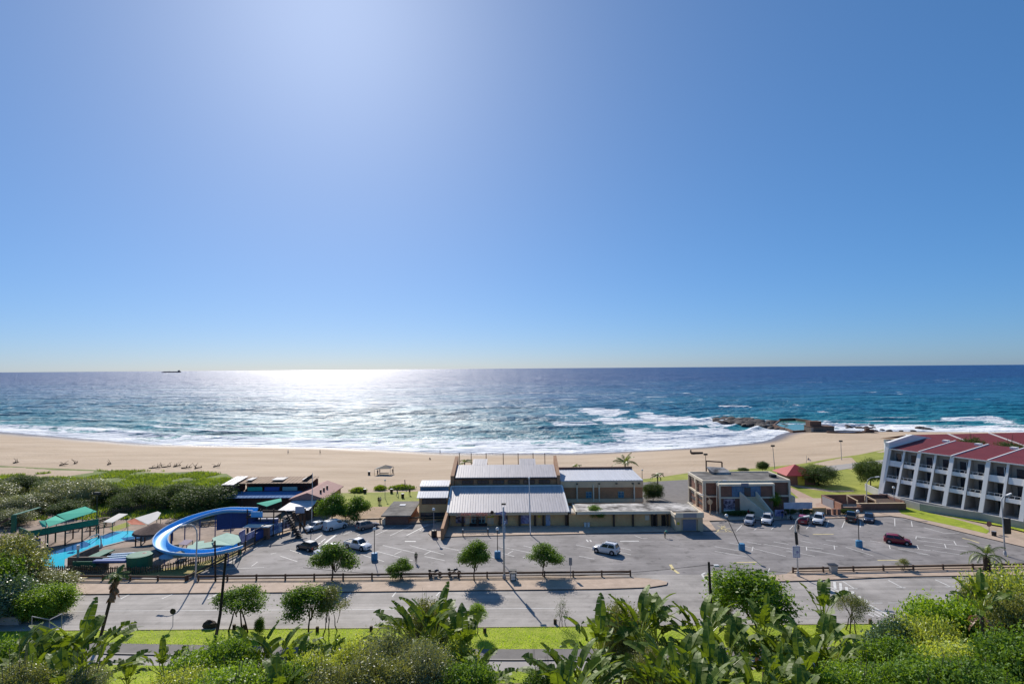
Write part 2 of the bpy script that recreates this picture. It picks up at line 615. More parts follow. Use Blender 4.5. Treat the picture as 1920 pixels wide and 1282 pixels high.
for sc_, st_, di_ in ((0.006, 1.0, 45.0), (0.022, 1.0, 14.0), (0.075, 1.0, 4.5), (0.36, 1.0, 1.3), (1.5, 0.9, 0.3)):
    tb = n.new('ShaderNodeTexNoise'); tb.inputs['Scale'].default_value = sc_; tb.inputs['Detail'].default_value = 5; tb.inputs['Roughness'].default_value = 0.6
    mb_ = n.new('ShaderNodeMapping'); mb_.inputs['Scale'].default_value = (0.6, 1.25, 1)
    L.new(geo.outputs['Position'], mb_.inputs[0]); L.new(mb_.outputs[0], tb.inputs['Vector'])
    bp = n.new('ShaderNodeBump'); bp.inputs['Strength'].default_value = st_; bp.inputs['Distance'].default_value = di_
    L.new(tb.outputs[0], bp.inputs['Height'])
    if prev is not None:
        L.new(prev, bp.inputs['Normal'])
    prev = bp.outputs[0]
L.new(prev, b.inputs['Normal'])
M_SEA = mt
depth = np.clip(np.log(np.maximum(d, 6)/6)/np.log(260), 0, 1)
sea = struct(grid_mesh('sea', X, Y, Z, M_SEA, {'foam': foam, 'depth': depth}))
del X, Y, Z, d, warp, ph, amp, crest, chop, n1, n2, wash, brk, foam, cap
# ---------------------------------------------------------------- paving, lawns, markings
M_ROAD = pm('road_asphalt', (0.345, 0.325, 0.305), 0.72, scale=0.25, var=0.13, bump=0.25, bscale=14, stretch=(0.25, 1.6, 1), contrast=0.3)
M_LOT = pm('lot_asphalt', (0.225, 0.21, 0.212), 0.85, scale=0.16, var=0.22, bump=0.25, bscale=14, contrast=0.22)


def asphalt(name, base, streak, stain):
    mt, n, L, b = new_mat(name)
    geo = n.new('ShaderNodeNewGeometry')

    def noise(sc, det, st, rg_=0.65):
        t = n.new('ShaderNodeTexNoise'); t.inputs['Scale'].default_value = sc; t.inputs['Detail'].default_value = det; t.inputs['Roughness'].default_value = rg_
        m_ = n.new('ShaderNodeMapping'); m_.inputs['Scale'].default_value = st
        L.new(geo.outputs['Position'], m_.inputs[0]); L.new(m_.outputs[0], t.inputs['Vector'])
        return t.outputs[0]

    def ramp(src, p0, p1, c0, c1):
        r_ = n.new('ShaderNodeValToRGB')
        r_.color_ramp.elements[0].position = p0; r_.color_ramp.elements[1].position = p1
        r_.color_ramp.elements[0].color = (c0, c0, c0, 1); r_.color_ramp.elements[1].color = (c1, c1, c1, 1)
        L.new(src, r_.inputs[0])
        return r_.outputs[0]

    def mul(a, c):
        m_ = n.new('ShaderNodeMixRGB'); m_.blend_type = 'MULTIPLY'; m_.inputs[0].default_value = 1
        L.new(a, m_.inputs[1]); L.new(c, m_.inputs[2])
        return m_.outputs[0]
    rgb = n.new('ShaderNodeRGB'); rgb.outputs[0].default_value = (*base, 1)
    c = mul(rgb.outputs[0], ramp(noise(0.16, 8, (1, 1, 1)), .32, .68, .70, 1.2))
    c = mul(c, ramp(noise(0.5, 6, streak), .35, .65, .82, 1.14))
    c = mul(c, ramp(noise(0.55, 5, (1, 1, 1), .55), .56, .68, 1.0, stain))
    c = mul(c, ramp(noise(9, 3, (1, 1, 1)), .3, .7, .92, 1.08))
    L.new(c, b.inputs['Base Color'])
    b.inputs['Roughness'].default_value = 0.8
    b.inputs['Specular IOR Level'].default_value = 0.3
    return mt


M_ROAD = asphalt('road_asphalt', (0.36, 0.33, 0.30), (0.06, 2.2, 1), .8)
M_LOT = asphalt('lot_asphalt', (0.255, 0.235, 0.225), (0.25, 1.2, 1), .66)
M_PATH = pm('old_asphalt', (0.185, 0.17, 0.158), 0.85, scale=0.6, var=0.2)
M_LANE = pm('pale_concrete', (0.36, 0.33, 0.30), 0.85, scale=0.5, var=0.12)
M_PAVE = pm('brick_paving', (0.47, 0.355, 0.265), 0.85, scale=0.8, var=0.2, bump=0.3, bscale=6, col2=(0.55, 0.425, 0.325))
M_PAVEP = pm('pink_paving', (0.42, 0.29, 0.22), 0.85, scale=0.8, var=0.2)
M_KERB = pm('kerb_concrete', (0.17, 0.13, 0.105), 0.9, scale=2, var=0.25)
M_WHITE = pm('road_paint', (0.66, 0.64, 0.60), 0.7, scale=1.5, var=0.3, contrast=0.3)
M_YELL = pm('yellow_paint', (0.66, 0.55, 0.27), 0.7, scale=1.5, var=0.25)
M_GRAVEL = pm('sandy_strip', (0.40, 0.31, 0.23), 0.9, scale=1.0, var=0.25, bump=0.4)
M_DECK = pm('park_paving', (0.29, 0.215, 0.165), 0.85, scale=0.35, var=0.3, contrast=0.15)
M_SOIL = pm('dry_soil', (0.36, 0.25, 0.155), 0.9, scale=0.5, var=0.3)


def grass_mat(name, a, b_, sc=0.35, patch=None):
    mt, n, L, b = new_mat(name)
    geo = n.new('ShaderNodeNewGeometry')
    t1 = n.new('ShaderNodeTexNoise'); t1.inputs['Scale'].default_value = sc; t1.inputs['Detail'].default_value = 10; t1.inputs['Roughness'].default_value = 0.75
    L.new(geo.outputs['Position'], t1.inputs['Vector'])
    rp = n.new('ShaderNodeValToRGB')
    rp.color_ramp.elements[0].position = 0.32; rp.color_ramp.elements[0].color = (*a, 1)
    rp.color_ramp.elements[1].position = 0.66; rp.color_ramp.elements[1].color = (*b_, 1)
    if patch:
        k = rp.color_ramp.elements.new(0.80); k.color = (*patch, 1)
    L.new(t1.outputs[0], rp.inputs[0]); L.new(rp.outputs[0], b.inputs['Base Color'])
    b.inputs['Roughness'].default_value = 0.85; b.inputs['Specular IOR Level'].default_value = 0.15
    t2 = n.new('ShaderNodeTexNoise'); t2.inputs['Scale'].default_value = 4.5; t2.inputs['Detail'].default_value = 5
    L.new(geo.outputs['Position'], t2.inputs['Vector'])
    bp = n.new('ShaderNodeBump'); bp.inputs['Strength'].default_value = 0.8; bp.inputs['Distance'].default_value = 0.12
    L.new(t2.outputs[0], bp.inputs['Height']); L.new(bp.outputs[0], b.inputs['Normal'])
    return mt


M_VERGE = grass_mat('verge_grass', (0.17, 0.24, 0.022), (0.40, 0.45, 0.05), 0.35, (0.42, 0.37, 0.13))
M_LAWN = grass_mat('lawn_grass', (0.18, 0.21, 0.035), (0.36, 0.37, 0.075), 0.12, (0.44, 0.38, 0.17))
M_DUNE = grass_mat('dune_grass', (0.085, 0.11, 0.035), (0.22, 0.27, 0.07), 0.12, (0.36, 0.29, 0.19))
M_DRYG = grass_mat('dry_grass', (0.22, 0.20, 0.07), (0.42, 0.34, 0.13), 0.2)


def sheet(name, pts, z, mat, px=True):
    mb = MB()
    q = [G(*p) for p in pts] if px else [Vector((p[0], p[1], 0)) for p in pts]
    mb.face([(p.x, p.y, z+min(0, tz(p.x, p.y))) for p in q])
    o = mb.build(name, mat, tri=True)
    if o.data.polygons and o.data.polygons[0].normal.z < 0:
        o.data.flip_normals()
    return struct(o)


def slab(name, pts, z0, z1, mats, px=True):
    q = [G(*p) for p in pts] if px else [Vector((p[0], p[1], 0)) for p in pts]
    a = sum(q[i].x*q[(i+1) % len(q)].y-q[(i+1) % len(q)].x*q[i].y for i in range(len(q)))
    if a < 0:
        q.reverse()
    return struct(MB().prism([(p.x, p.y) for p in q], z0, z1, 0, 1).build(name, mats, tri=True))


def hl(x):      # the slight bend of the lanes towards the left
    return max(0, -x-8)*0.055


XS = [-150, -60, -45, -30, -15, 0, 20, 60, 150]


def band(name, ya, yb, z, mat, x0=-150, x1=150, bend=True):
    xs = [x0]+[x for x in XS if x0 < x < x1]+[x1]
    return sheet(name, [(x, ya+(hl(x) if bend else 0)) for x in xs]+[(x, yb+(hl(x) if bend == 1 else 0)) for x in reversed(xs)], z, mat, False)


sheet('road', [(-150, 66.4), (0, 66.5), (60, 66.7), (150, 67.5), (150, 83), (-150, 83)], 0.05, M_ROAD, False)
sheet('parking_lot', [(330, 1094), (447, 1040), (496, 1011), (551, 995), (585, 968), (700, 979), (825, 977), (1000, 992), (1343, 978), (1680, 962), (1725, 975), (1805, 995), (1865, 1011), (1960, 1030), (1985, 1078), (1000, 1077)], 0.056, M_LOT)
sheet('grass_verge', [(-150, 70), (-50, 66.6), (0, 66.5), (60, 66.7), (150, 67.5), (150, 61.2), (0, 61.2), (-8, 61.3), (-45, 63.3), (-70, 64.8), (-150, 66)], 0.03, M_VERGE, False)
band('path', 58.9, 61.35, 0.036, M_PATH)
band('lane', 57.0, 59.0, 0.026, M_LANE)
slab('lane_kerb', [(x, 58.95+hl(x)) for x in XS]+[(x, 59.15+hl(x)) for x in reversed(XS)], 0.0, 0.13, [M_LANE, M_KERB], False)
band('lower_verge', 50.0, 57.05, 0.02, M_VERGE)
slab('verge_kerb', [(-150, 66.3), (0, 66.38), (60, 66.58), (150, 67.38), (150, 67.5), (60, 66.7), (0, 66.5), (-150, 66.42)], 0.0, 0.09, [pm('pale_kerb', (0.45, 0.38, 0.29), 0.9)]*2, False)

# raised pavements with their kerbs
slab('median_pavement', [(-150, 76.5), (-20, 76.85), (12, 77.15), (18.5, 77.6), (21.0, 78.5), (21.4, 79.4), (20.3, 80.3), (17.5, 80.8), (12, 80.6), (-20, 80.2), (-150, 80.0)], 0.0, 0.19, [M_PAVE, M_KERB], False)
sheet('median_strip', [(-150, 79.5), (19, 80.2), (19.5, 81.0), (13, 82.2), (-20, 82.0), (-48, 82.0), (-150, 84)], 0.075, M_GRAVEL, False)
slab('right_pavement', [(1437, 1087), (1445, 1091.5), (1520, 1090), (1680, 1082.5), (1800, 1081), (2050, 1078), (2050, 1062), (1800, 1066), (1680, 1068), (1520, 1073), (1470, 1078), (1443, 1081)], 0.0, 0.19, [M_PAVE, M_KERB])
sheet('right_strip', [(1472, 1078), (1490, 1066), (1680, 1060), (1800, 1058), (2050, 1054), (2050, 1066), (1800, 1069), (1680, 1072), (1520, 1076)], 0.075, M_GRAVEL)
slab('hall_pavement', [(803, 1001), (808, 1006.5), (818, 1008.5), (873, 1006.3), (1040, 1002.8), (1273, 997.6), (1343, 995.5), (1330, 978), (1000, 972), (845, 972), (820, 978)], 0.0, 0.19, [M_PAVE, M_KERB])
slab('plaza', [(1312, 984), (1318, 977.3), (1412, 976.2), (1546, 973), (1668, 968.3), (1695, 971.5), (1800, 997.5), (1840, 1007.5), (1960, 1036), (1985, 1026), (1860, 994), (1760, 968), (1705, 957), (1680, 950), (1660, 935), (1560, 935), (1300, 935)], 0.0, 0.185, [M_PAVE, M_KERB])
slab('kerb_pavement', [(690, 984), (705, 984.3), (766, 982.8), (822, 980), (832, 977), (832, 968), (690, 972)], 0.0, 0.19, [M_GRAVEL, M_KERB])
sheet('service_road', [(1195, 912), (1203, 904), (1290, 899), (1300, 945), (1190, 945)], 0.04, M_PATH)
# lawns and paths beyond the car park
sheet('lawn', [(600, 925), (783, 921), (850, 921), (850, 948), (722, 949.5), (600, 953)], 0.03, M_LAWN)
sheet('bare_soil', [(590, 952), (722, 949.5), (860, 947), (860, 985), (590, 985)], 0.035, M_SOIL)
sheet('right_lawn', [(1195, 899), (1240, 894), (1286, 887), (1400, 879), (1498, 870), (1544, 862), (1575, 857), (1609, 852.5), (1665, 841), (1760, 838), (1760, 935), (1620, 946), (1500, 940), (1195, 910)], 0.03, M_LAWN)
sheet('promenade', [(1490, 888), (1520, 884), (1548, 874), (1600, 868), (1700, 857), (1700, 866), (1600, 877), (1556, 884), (1500, 897)], 0.045, M_LANE)
sheet('grass_path', [(1478, 907), (1520, 913), (1562, 919.5), (1600, 919), (1602, 921.5), (1560, 922.5), (1516, 916.5), (1478, 910)], 0.046, M_GRAVEL)
sheet('pink_path', [(1474, 914), (1484, 914), (1534, 938), (1536, 948), (1514, 947)], 0.05, M_PAVEP)
sheet('brick_ramp', [(1528, 946), (1540, 943), (1575, 968), (1545, 973)], 0.2, M_PAVEP)
sheet('bank_grass', [(1676, 949), (1696, 951), (1740, 962), (1790, 974), (1840, 988), (1856, 997), (1850, 1002), (1800, 990), (1735, 976), (1690, 964)], 0.2, M_VERGE)
sheet('wall_grass', [(1718, 955), (1800, 968), (1870, 979), (1960, 1000), (1960, 1008), (1880, 988), (1850, 983), (1780, 970)], 0.205, M_VERGE)
sheet('foot_path', [(1705, 954), (1718, 955), (1790, 972), (1850, 985), (1960, 1014), (1985, 1030), (1870, 1002), (1800, 982), (1740, 964)], 0.195, M_GRAVEL)
# water-park ground, dune, bank
sheet('park_ground', [(-260, 1075), (60, 1079), (250, 1077), (380, 1055), (445, 1034), (500, 1004), (552, 992), (600, 960), (620, 925), (430, 915), (-150, 925)], 0.02, M_DECK)
sheet('park_grass', [(-260, 1092), (60, 1092), (340, 1087), (400, 1062), (449, 1038), (445, 1032), (380, 1053), (250, 1076), (60, 1078), (-260, 1075)], 0.045, M_DRYG)
sheet('park_lawn', [(205, 990), (236, 979), (245, 985), (214, 996)], 0.04, M_LAWN)
sheet('dune', [(-160, 872), (0, 873), (80, 877), (160, 880), (230, 883), (300, 886), (365, 884), (425, 888), (445, 900), (450, 935), (-160, 950)], 0.035, M_DUNE)

# painted markings
mk = MB()


def line(a, b, w=0.13, m=0, z=0.064):
    a, b = P(*a, z), P(*b, z)
    d = (b-a).normalized()
    s = Vector((-d.y, d.x, 0))*w/2
    mk.face([a-s, b-s, b+s, a+s] if True else [], m)


def zl(ox, oy, sc, lst, w=0.13, m=0):
    for x1, y1, x2, y2 in lst:
        line((ox+x1/sc, oy+y1/sc), (ox+x2/sc, oy+y2/sc), w, m)


zl(420, 960, 4.364, [(540, 308, 770, 380), (455, 355, 600, 402), (1300, 270, 1560, 330), (1250, 318, 1545, 395), (1395, 343, 1450, 318), (1520, 270, 1800, 345), (1640, 360, 1805, 393), (1755, 278, 1920, 310), (1140, 350, 1310, 402), (890, 282, 1010, 315), (1405, 110, 1240, 185), (1540, 105, 1360, 190), (1090, 190, 1130, 172), (170, 340, 320, 265), (225, 440, 275, 405), (20, 425, 120, 370), (980, 180, 1080, 140), (1640, 345, 1690, 318), (380, 340, 430, 330), (20, 462, 330, 450)])
zl(420, 960, 4.364, [(1670, 100, 1495, 188), (800, 185, 745, 225), (830, 215, 762, 268)], 0.24)
zl(420, 960, 4.364, [(922, 180, 850, 232), (850, 232, 775, 305), (1480, 237, 1570, 237)], 0.42)
zl(860, 1000, 4.364, [(70, 100, 150, 122), (330, 105, 610, 160), (220, 178, 345, 208), (530, 98, 640, 125), (400, 165, 445, 140), (360, 160, 455, 185), (525, 192, 610, 210), (960, 92, 1130, 125), (1305, 112, 1410, 133), (1305, 150, 1410, 172), (1100, 158, 1130, 130), (985, 183, 1110, 207), (1170, 185, 1360, 208), (1440, 15, 1500, 38), (1500, 38, 1545, 38), (680, 160, 860, 208), (0, 150, 60, 165)])
zl(860, 1000, 4.364, [(1320, 62, 1475, 60)], 0.35)
zl(1340, 940, 4.8, [(0, 403, 215, 440), (0, 445, 290, 495), (135, 372, 225, 385), (270, 400, 640, 492), (440, 380, 720, 430), (290, 360, 420, 385), (530, 360, 665, 383), (830, 430, 1160, 488), (770, 350, 880, 372), (740, 395, 980, 425), (1000, 345, 1090, 355), (980, 380, 1110, 405), (1180, 408, 1430, 487), (1250, 340, 1350, 355), (345, 405, 335, 445), (825, 405, 828, 438), (1075, 393, 1080, 430), (1330, 415, 1332, 435), (1570, 390, 1580, 425), (1820, 390, 1835, 425), (1810, 310, 1920, 325), (1810, 335, 1815, 312), (1650, 420, 1920, 475), (1400, 350, 1520, 372), (640, 440, 900, 490), (195, 265, 245, 212), (355, 255, 375, 240), (510, 250, 545, 215), (675, 248, 705, 215), (825, 245, 860, 205), (1005, 225, 1025, 170), (1145, 235, 1170, 175), (1310, 230, 1315, 180), (1620, 150, 1622, 220), (1770, 175, 1778, 225), (470, 650, 495, 600)])
zl(1340, 940, 4.8, [(885, 293, 1070, 292), (170, 548, 385, 543), (1465, 527, 1690, 525)], 0.3, 1)
zl(1340, 940, 4.8, [(20, 270, 150, 270), (25, 215, 160, 275), (10, 280, 90, 215), (60, 215, 110, 272), (100, 225, 20, 262), (140, 240, 40, 250)], 0.13, 1)
zl(1720, 940, 6.41, [(0, 420, 450, 472), (440, 475, 470, 525), (0, 465, 620, 540), (325, 503, 345, 555), (80, 522, 620, 595), (0, 570, 160, 585), (180, 585, 540, 640), (0, 620, 150, 640), (80, 310, 330, 380), (330, 380, 500, 375)])
zl(1720, 940, 6.41, [(540, 437, 640, 460), (640, 460, 745, 497)], 0.3, 1)
# road: parking ticks, centre line, crossing, island
for a, b in [((173.6, 1109.6), (145, 1120.7)), ((251, 1110), (226, 1122)), ((332, 1109.6), (303, 1122)), ((413, 1109.6), (389, 1122)), ((493, 1109.5), (475, 1121.5)), ((575, 1109), (562, 1121)), ((659.5, 1108), (649, 1121)), ((745.5, 1105.5), (735, 1118.6)), ((830, 1103.5), (818, 1116)), ((1580, 1088.8), (1602, 1103)), ((1665.6, 1087), (1692, 1101)), ((1753.5, 1086), (1783, 1099.4))]:
    line(a, b, 0.17)
    s = 1 if b[0] > a[0] else -1
    line((b[0]-7*s-4, b[1]), (b[0]+4+2*s, b[1]), 0.17)
line((100, 1145.2), (1040, 1139.6), 0.13)
for k in range(6):
    line((1635+k*30, 1130-k*.45), (1655+k*30, 1129.7-k*.45), 0.13)
zl(1280, 1040, 4.571, [(1300, 228, 1308, 290), (1352, 240, 1358, 308), (1403, 272, 1412, 345), (1455, 310, 1468, 400), (1512, 350, 1525, 400), (1565, 380, 1578, 408)], 0.34)
zl(1280, 1040, 4.571, [(1150, 230, 1330, 330), (1180, 228, 1345, 316), (1340, 335, 1480, 390), (1330, 322, 1470, 378), (1600, 425, 1780, 525), (1590, 450, 1740, 528), (1590, 480, 1690, 528), (1590, 505, 1640, 528), (1225, 228, 1250, 250)], 0.22)
ov = [(165, 165), (195, 150), (270, 158), (350, 192), (412, 240), (330, 250), (240, 245), (190, 205)]
zl(1280, 1040, 4.571, [(*ov[i], *ov[(i+1) % 8]) for i in range(8)], 0.28, 0)
zl(1280, 1040, 4.571, [(195, 175, 300, 172), (200, 192, 335, 190), (215, 212, 365, 210), (235, 230, 390, 230)], 0.22, 1)
zl(1280, 1040, 4.571, [(412, 243, 570, 236), (700, 234, 850, 234)], 0.2)
zl(1280, 1040, 4.571, [(445, 187, 482, 210), (487, 187, 530, 210), (538, 183, 580, 208)], 0.4)
zl(860, 1000, 4.364, [(1732, 252, 1755, 290), (1755, 290, 1800, 325), (1735, 290, 1765, 296)], 0.42, 1)
zl(860, 1000, 4.364, [(1045, 48, 1060, 66), (1075, 50, 1085, 66)], 0.25)
zl(1560, 1000, 4.547, [(700, 645, 745, 640), (740, 590, 745, 640)], 0.3)
# wheelchair symbol in the bay by the hall
c = P(793, 993, 0.064)
ring = [(c.x+0.55*math.cos(k*math.pi/6), c.y+0.55*math.sin(k*math.pi/6)) for k in range(10)]
for (xa, ya), (xb, yb) in zip(ring, ring[1:]):
    d = Vector((xb-xa, yb-ya, 0)).normalized()*0.09
    s = Vector((-d.y, d.x, 0))
    mk.face([(xa-s.x, ya-s.y, .064), (xb-s.x, yb-s.y, .064), (xb+s.x, yb+s.y, .064), (xa+s.x, ya+s.y, .064)])
zl(680, 860, 8.545, [(925, 1150, 985, 1140)], 0.2)
mo = struct(mk.build('road_markings', [M_WHITE, M_YELL]))
bm = bmesh.new(); bm.from_mesh(mo.data)
bmesh.ops.recalc_face_normals(bm, faces=bm.faces[:])
for f_ in bm.faces:
    if f_.normal.z < 0:
        f_.normal_flip()
bm.to_mesh(mo.data); bm.free()
# ---------------------------------------------------------------- buildings
RM = {}


def root_at(name, label, cat, loc, rz=0.0, group=None):
    o = thing(name, label, cat, loc, rz, group)
    RM[o.name] = (Matrix.Translation(Vector(loc)) @ Matrix.Rotation(rz, 4, 'Z')).inverted()
    return o


def part(name, mb, mats, root, parent=None, smooth=False, tri=False):
    T = RM[root.name]
    mb.v = [tuple(T @ Vector(p)) for p in mb.v]
    return mb.build(name, mats, parent or root, smooth, tri)


def ribbed(mb, a, b, c, d, th=0.08, pitch=0.5, rib=0.06, m=0):
    """a metal roof sheet a-b (front edge), d-c (back edge) with standing ribs up the slope"""
    a, b, c, d = (Vector(p) for p in (a, b, c, d))
    dn = Vector((0, 0, -th))
    vs = [a, b, c, d, a+dn, b+dn, c+dn, d+dn]
    mb.raw(vs, [(0, 1, 2, 3), (7, 6, 5, 4), (4, 5, 1, 0), (5, 6, 2, 1), (6, 7, 3, 2), (7, 4, 0, 3)], m)
    n = max(1, int((b-a).length/pitch))
    up = (b-a).cross(d-a).normalized()
    for i in range(1, n):
        t = i/n
        p, q = a.lerp(b, t)+up*rib*.45, d.lerp(c, t)+up*rib*.45
        mb.beam(p, q, 0.09, rib, m, up)
    return mb


def brick_mat(name, c1, c2, mortar, sc=1.0):
    mt, n, L, b = new_mat(name)
    tc = n.new('ShaderNodeTexCoord')
    mp = n.new('ShaderNodeMapping'); mp.inputs['Rotation'].default_value = (math.pi/2, 0, 0)
    L.new(tc.outputs['Object'], mp.inputs[0])
    bt = n.new('ShaderNodeTexBrick')
    bt.inputs['Scale'].default_value = 3.2*sc
    bt.inputs['Color1'].default_value = (*c1, 1); bt.inputs['Color2'].default_value = (*c2, 1); bt.inputs['Mortar'].default_value = (*mortar, 1)
    bt.inputs['Mortar Size'].default_value = 0.012
    L.new(mp.outputs[0], bt.inputs['Vector'])
    nz = n.new('ShaderNodeTexNoise'); nz.inputs['Scale'].default_value = 0.7; nz.inputs['Detail'].default_value = 6
    L.new(tc.outputs['Object'], nz.inputs['Vector'])
    mx = n.new('ShaderNodeMixRGB'); mx.blend_type = 'OVERLAY'; mx.inputs[0].default_value = 0.35
    L.new(bt.outputs[0], mx.inputs[1]); L.new(nz.outputs[0], mx.inputs[2])
    L.new(mx.outputs[0], b.inputs['Base Color'])
    b.inputs['Roughness'].default_value = 0.85
    return mt


M_ROOFG = pm('grey_roof_metal', (0.46, 0.43, 0.435), 0.5, scale=0.9, var=0.14, col2=(0.58, 0.545, 0.545), stretch=(2.5, 0.12, 1), spec=0.3)
M_ROOFW = pm('pale_roof_metal', (0.56, 0.57, 0.60), 0.5, scale=0.5, var=0.1, stretch=(2.5, 0.3, 1), spec=0.12)
M_TAN = brick_mat('tan_brick', (0.66, 0.39, 0.17), (0.76, 0.47, 0.22), (0.62, 0.46, 0.28))
M_BROWN = brick_mat('brown_brick', (0.36, 0.18, 0.09), (0.44, 0.23, 0.12), (0.40, 0.28, 0.18))
M_DBRICK = brick_mat('dark_brick', (0.19, 0.095, 0.07), (0.26, 0.13, 0.09), (0.24, 0.17, 0.13))
M_RBRICK = brick_mat('red_brick', (0.28, 0.13, 0.085), (0.36, 0.18, 0.12), (0.3, 0.22, 0.17))
M_BEIGE = pm('beige_plaster', (0.68, 0.53, 0.35), 0.85, scale=0.6, var=0.12)
M_CREAM = pm('cream_paint', (0.72, 0.64, 0.50), 0.8, scale=0.8, var=0.12)
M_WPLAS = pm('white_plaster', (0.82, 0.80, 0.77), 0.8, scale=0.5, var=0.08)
M_GPLAS = pm('grey_plaster', (0.42, 0.41, 0.395), 0.85, scale=0.4, var=0.15)
M_GLASS = pm('dark_glass', (0.03, 0.04, 0.055), 0.12, scale=0.8, var=0.5, spec=0.6)
M_BGLASS = pm('blue_glass', (0.04, 0.17, 0.30), 0.12, scale=0.5, var=0.5, spec=0.6)
M_DARK = pm('dark_brown_paint', (0.035, 0.025, 0.022), 0.7, var=0.3)  # near-black brown paint of the shop counter and the low row's doors
M_DWOOD = pm('dark_wood', (0.085, 0.055, 0.04), 0.75, scale=2, var=0.35)
M_GREYM = pm('grey_metal', (0.30, 0.30, 0.33), 0.45, var=0.12)
M_SHUT = pm('roller_shutter', (0.20, 0.22, 0.29), 0.5, var=0.08, stretch=(1, 1, 8), scale=2)
M_WMETAL = pm('white_metal', (0.72, 0.72, 0.72), 0.45, var=0.06)
M_BMETAL = pm('black_metal', (0.025, 0.025, 0.028), 0.5, var=0.3)
M_CONC = pm('stained_concrete_roof', (0.16, 0.145, 0.13), 0.9, scale=0.35, var=0.4, contrast=0.13, col2=(0.62, 0.585, 0.54))
M_FELT = pm('dark_roof_felt', (0.10, 0.092, 0.085), 0.95, scale=0.3, var=0.3, contrast=0.18, col2=(0.25, 0.235, 0.215))
M_RROOF = pm('dark_red_roof', (0.225, 0.042, 0.048), 0.6, scale=0.4, var=0.14, stretch=(1, 1, 1))
M_REDTILE = pm('red_roof_tile', (0.40, 0.05, 0.05), 0.6, scale=1.5, var=0.16)
M_PTILE = pm('faded_red_tile', (0.36, 0.19, 0.165), 0.75, scale=1.5, var=0.18)
M_BROOF = pm('brown_roof_metal', (0.33, 0.215, 0.135), 0.8, scale=0.7, var=0.3)
M_BLUER = pm('blue_roof_metal', (0.12, 0.22, 0.40), 0.85, scale=0.6, var=0.15, spec=0.1)
M_POSTER = pm('poster_print', (0.11, 0.07, 0.13), 0.5, scale=1.6, var=0.6, contrast=0.1, col2=(0.46, 0.38, 0.46))
M_POSTB = pm('blue_poster_print', (0.05, 0.13, 0.40), 0.5, scale=1.4, contrast=0.08, col2=(0.42, 0.56, 0.72))
M_POSTV = pm('violet_poster_print', (0.14, 0.11, 0.32), 0.5, scale=1.2, contrast=0.12, col2=(0.46, 0.45, 0.62))
M_POSTW = pm('pale_poster_print', (0.52, 0.54, 0.66), 0.5, scale=0.7, contrast=0.18, col2=(0.66, 0.68, 0.76))
M_SIGNY = pm('yellow_sign_paint', (0.60, 0.50, 0.06), 0.5, var=0.1)
M_SIGNR = pm('red_sign_paint', (0.80, 0.10, 0.06), 0.5, var=0.2)
M_DOORB = pm('pale_blue_door', (0.36, 0.42, 0.55), 0.5, var=0.08)
M_TEAL = pm('teal_frame', (0.22, 0.42, 0.40), 0.5, var=0.1)
M_CURT = pm('white_curtain', (0.66, 0.67, 0.70), 0.8, scale=3, var=0.12, stretch=(3, 3, 0.3))


def text_mesh(s, size, mat, depth=0.02):
    cu = bpy.data.curves.new('lettering', 'FONT')
    cu.body = s
    cu.size = size
    cu.extrude = depth
    cu.align_x = 'CENTER'
    cu.align_y = 'CENTER'
    cu.resolution_u = 2
    o = bpy.data.objects.new('lettering', cu)
    me = bpy.data.meshes.new_from_object(o)
    bpy.data.objects.remove(o)
    bpy.data.curves.remove(cu)
    me.materials.clear()
    me.materials.append(mat)
    return me


# ---- front hall: long grey roof over the shop front
hall = root_at('shop_hall', 'low shop hall under a broad pale grey ribbed roof, red lettering over its entrance', 'building', (-1.2, 112, 0))
zr = lambda y: 2.95+(y-107)*0.255
part('roof', ribbed(MB(), (-12.25, 106.9, zr(106.9)), (10.35, 106.9, zr(106.9)), (10.0, 117.2, zr(117.2)), (-12.7, 117.2, zr(117.2)), 0.1, 0.5, 0.075), M_ROOFG, hall)
mb = MB()
mb.beam((-12.4, 106.85, zr(106.85)+.03), (-12.85, 117.3, zr(117.3)+.03), 0.3, 0.2)
mb.beam((10.45, 106.85, zr(106.85)+.03), (10.1, 117.3, zr(117.3)+.03), 0.3, 0.2)
mb.beam((-12.85, 117.35, zr(117.3)+.1), (10.1, 117.35, zr(117.3)+.1), 0.2, 0.22)
part('roof_trim', mb, M_WPLAS, hall)
part('fascia', MB().box(-12.2, 10.3, 106.95, 107.15, 2.38, 2.83), M_BEIGE, hall)
mb = MB()
mb.box(-12.0, 10.2, 107.9, 117.0, 0, 2.4)
mb.box(-12.4, 10.0, 110, 117.1, 2.4, 3.55)
mb.box(-12.5, 9.9, 115.0, 117.12, 3.5, 4.9)
part('wall', mb, M_TAN, hall)
for x in (-9.6, -6.8, -2.6, 1.2, 4.1, 5.7, 10.05):
    part('column', MB().box(x-.2, x+.2, 107.45, 107.9, 0.19, 2.4), M_DWOOD, hall)
wing = [(106.9, 2.95), (99.6, 2.05), (99.6, 0), (108.2, 0), (108.2, 2.95)]
mb = MB()
mb.face([(-12.75, y, z) for y, z in wing]); mb.face([(-12.25, y, z) for y, z in reversed(wing)])
for i in range(5):
    (y1, z1), (y2, z2) = wing[i], wing[(i+1) % 5]
    mb.face([(-12.75, y2, z2), (-12.75, y1, z1), (-12.25, y1, z1), (-12.25, y2, z2)])
part('side_wall', mb, M_BROWN, hall)


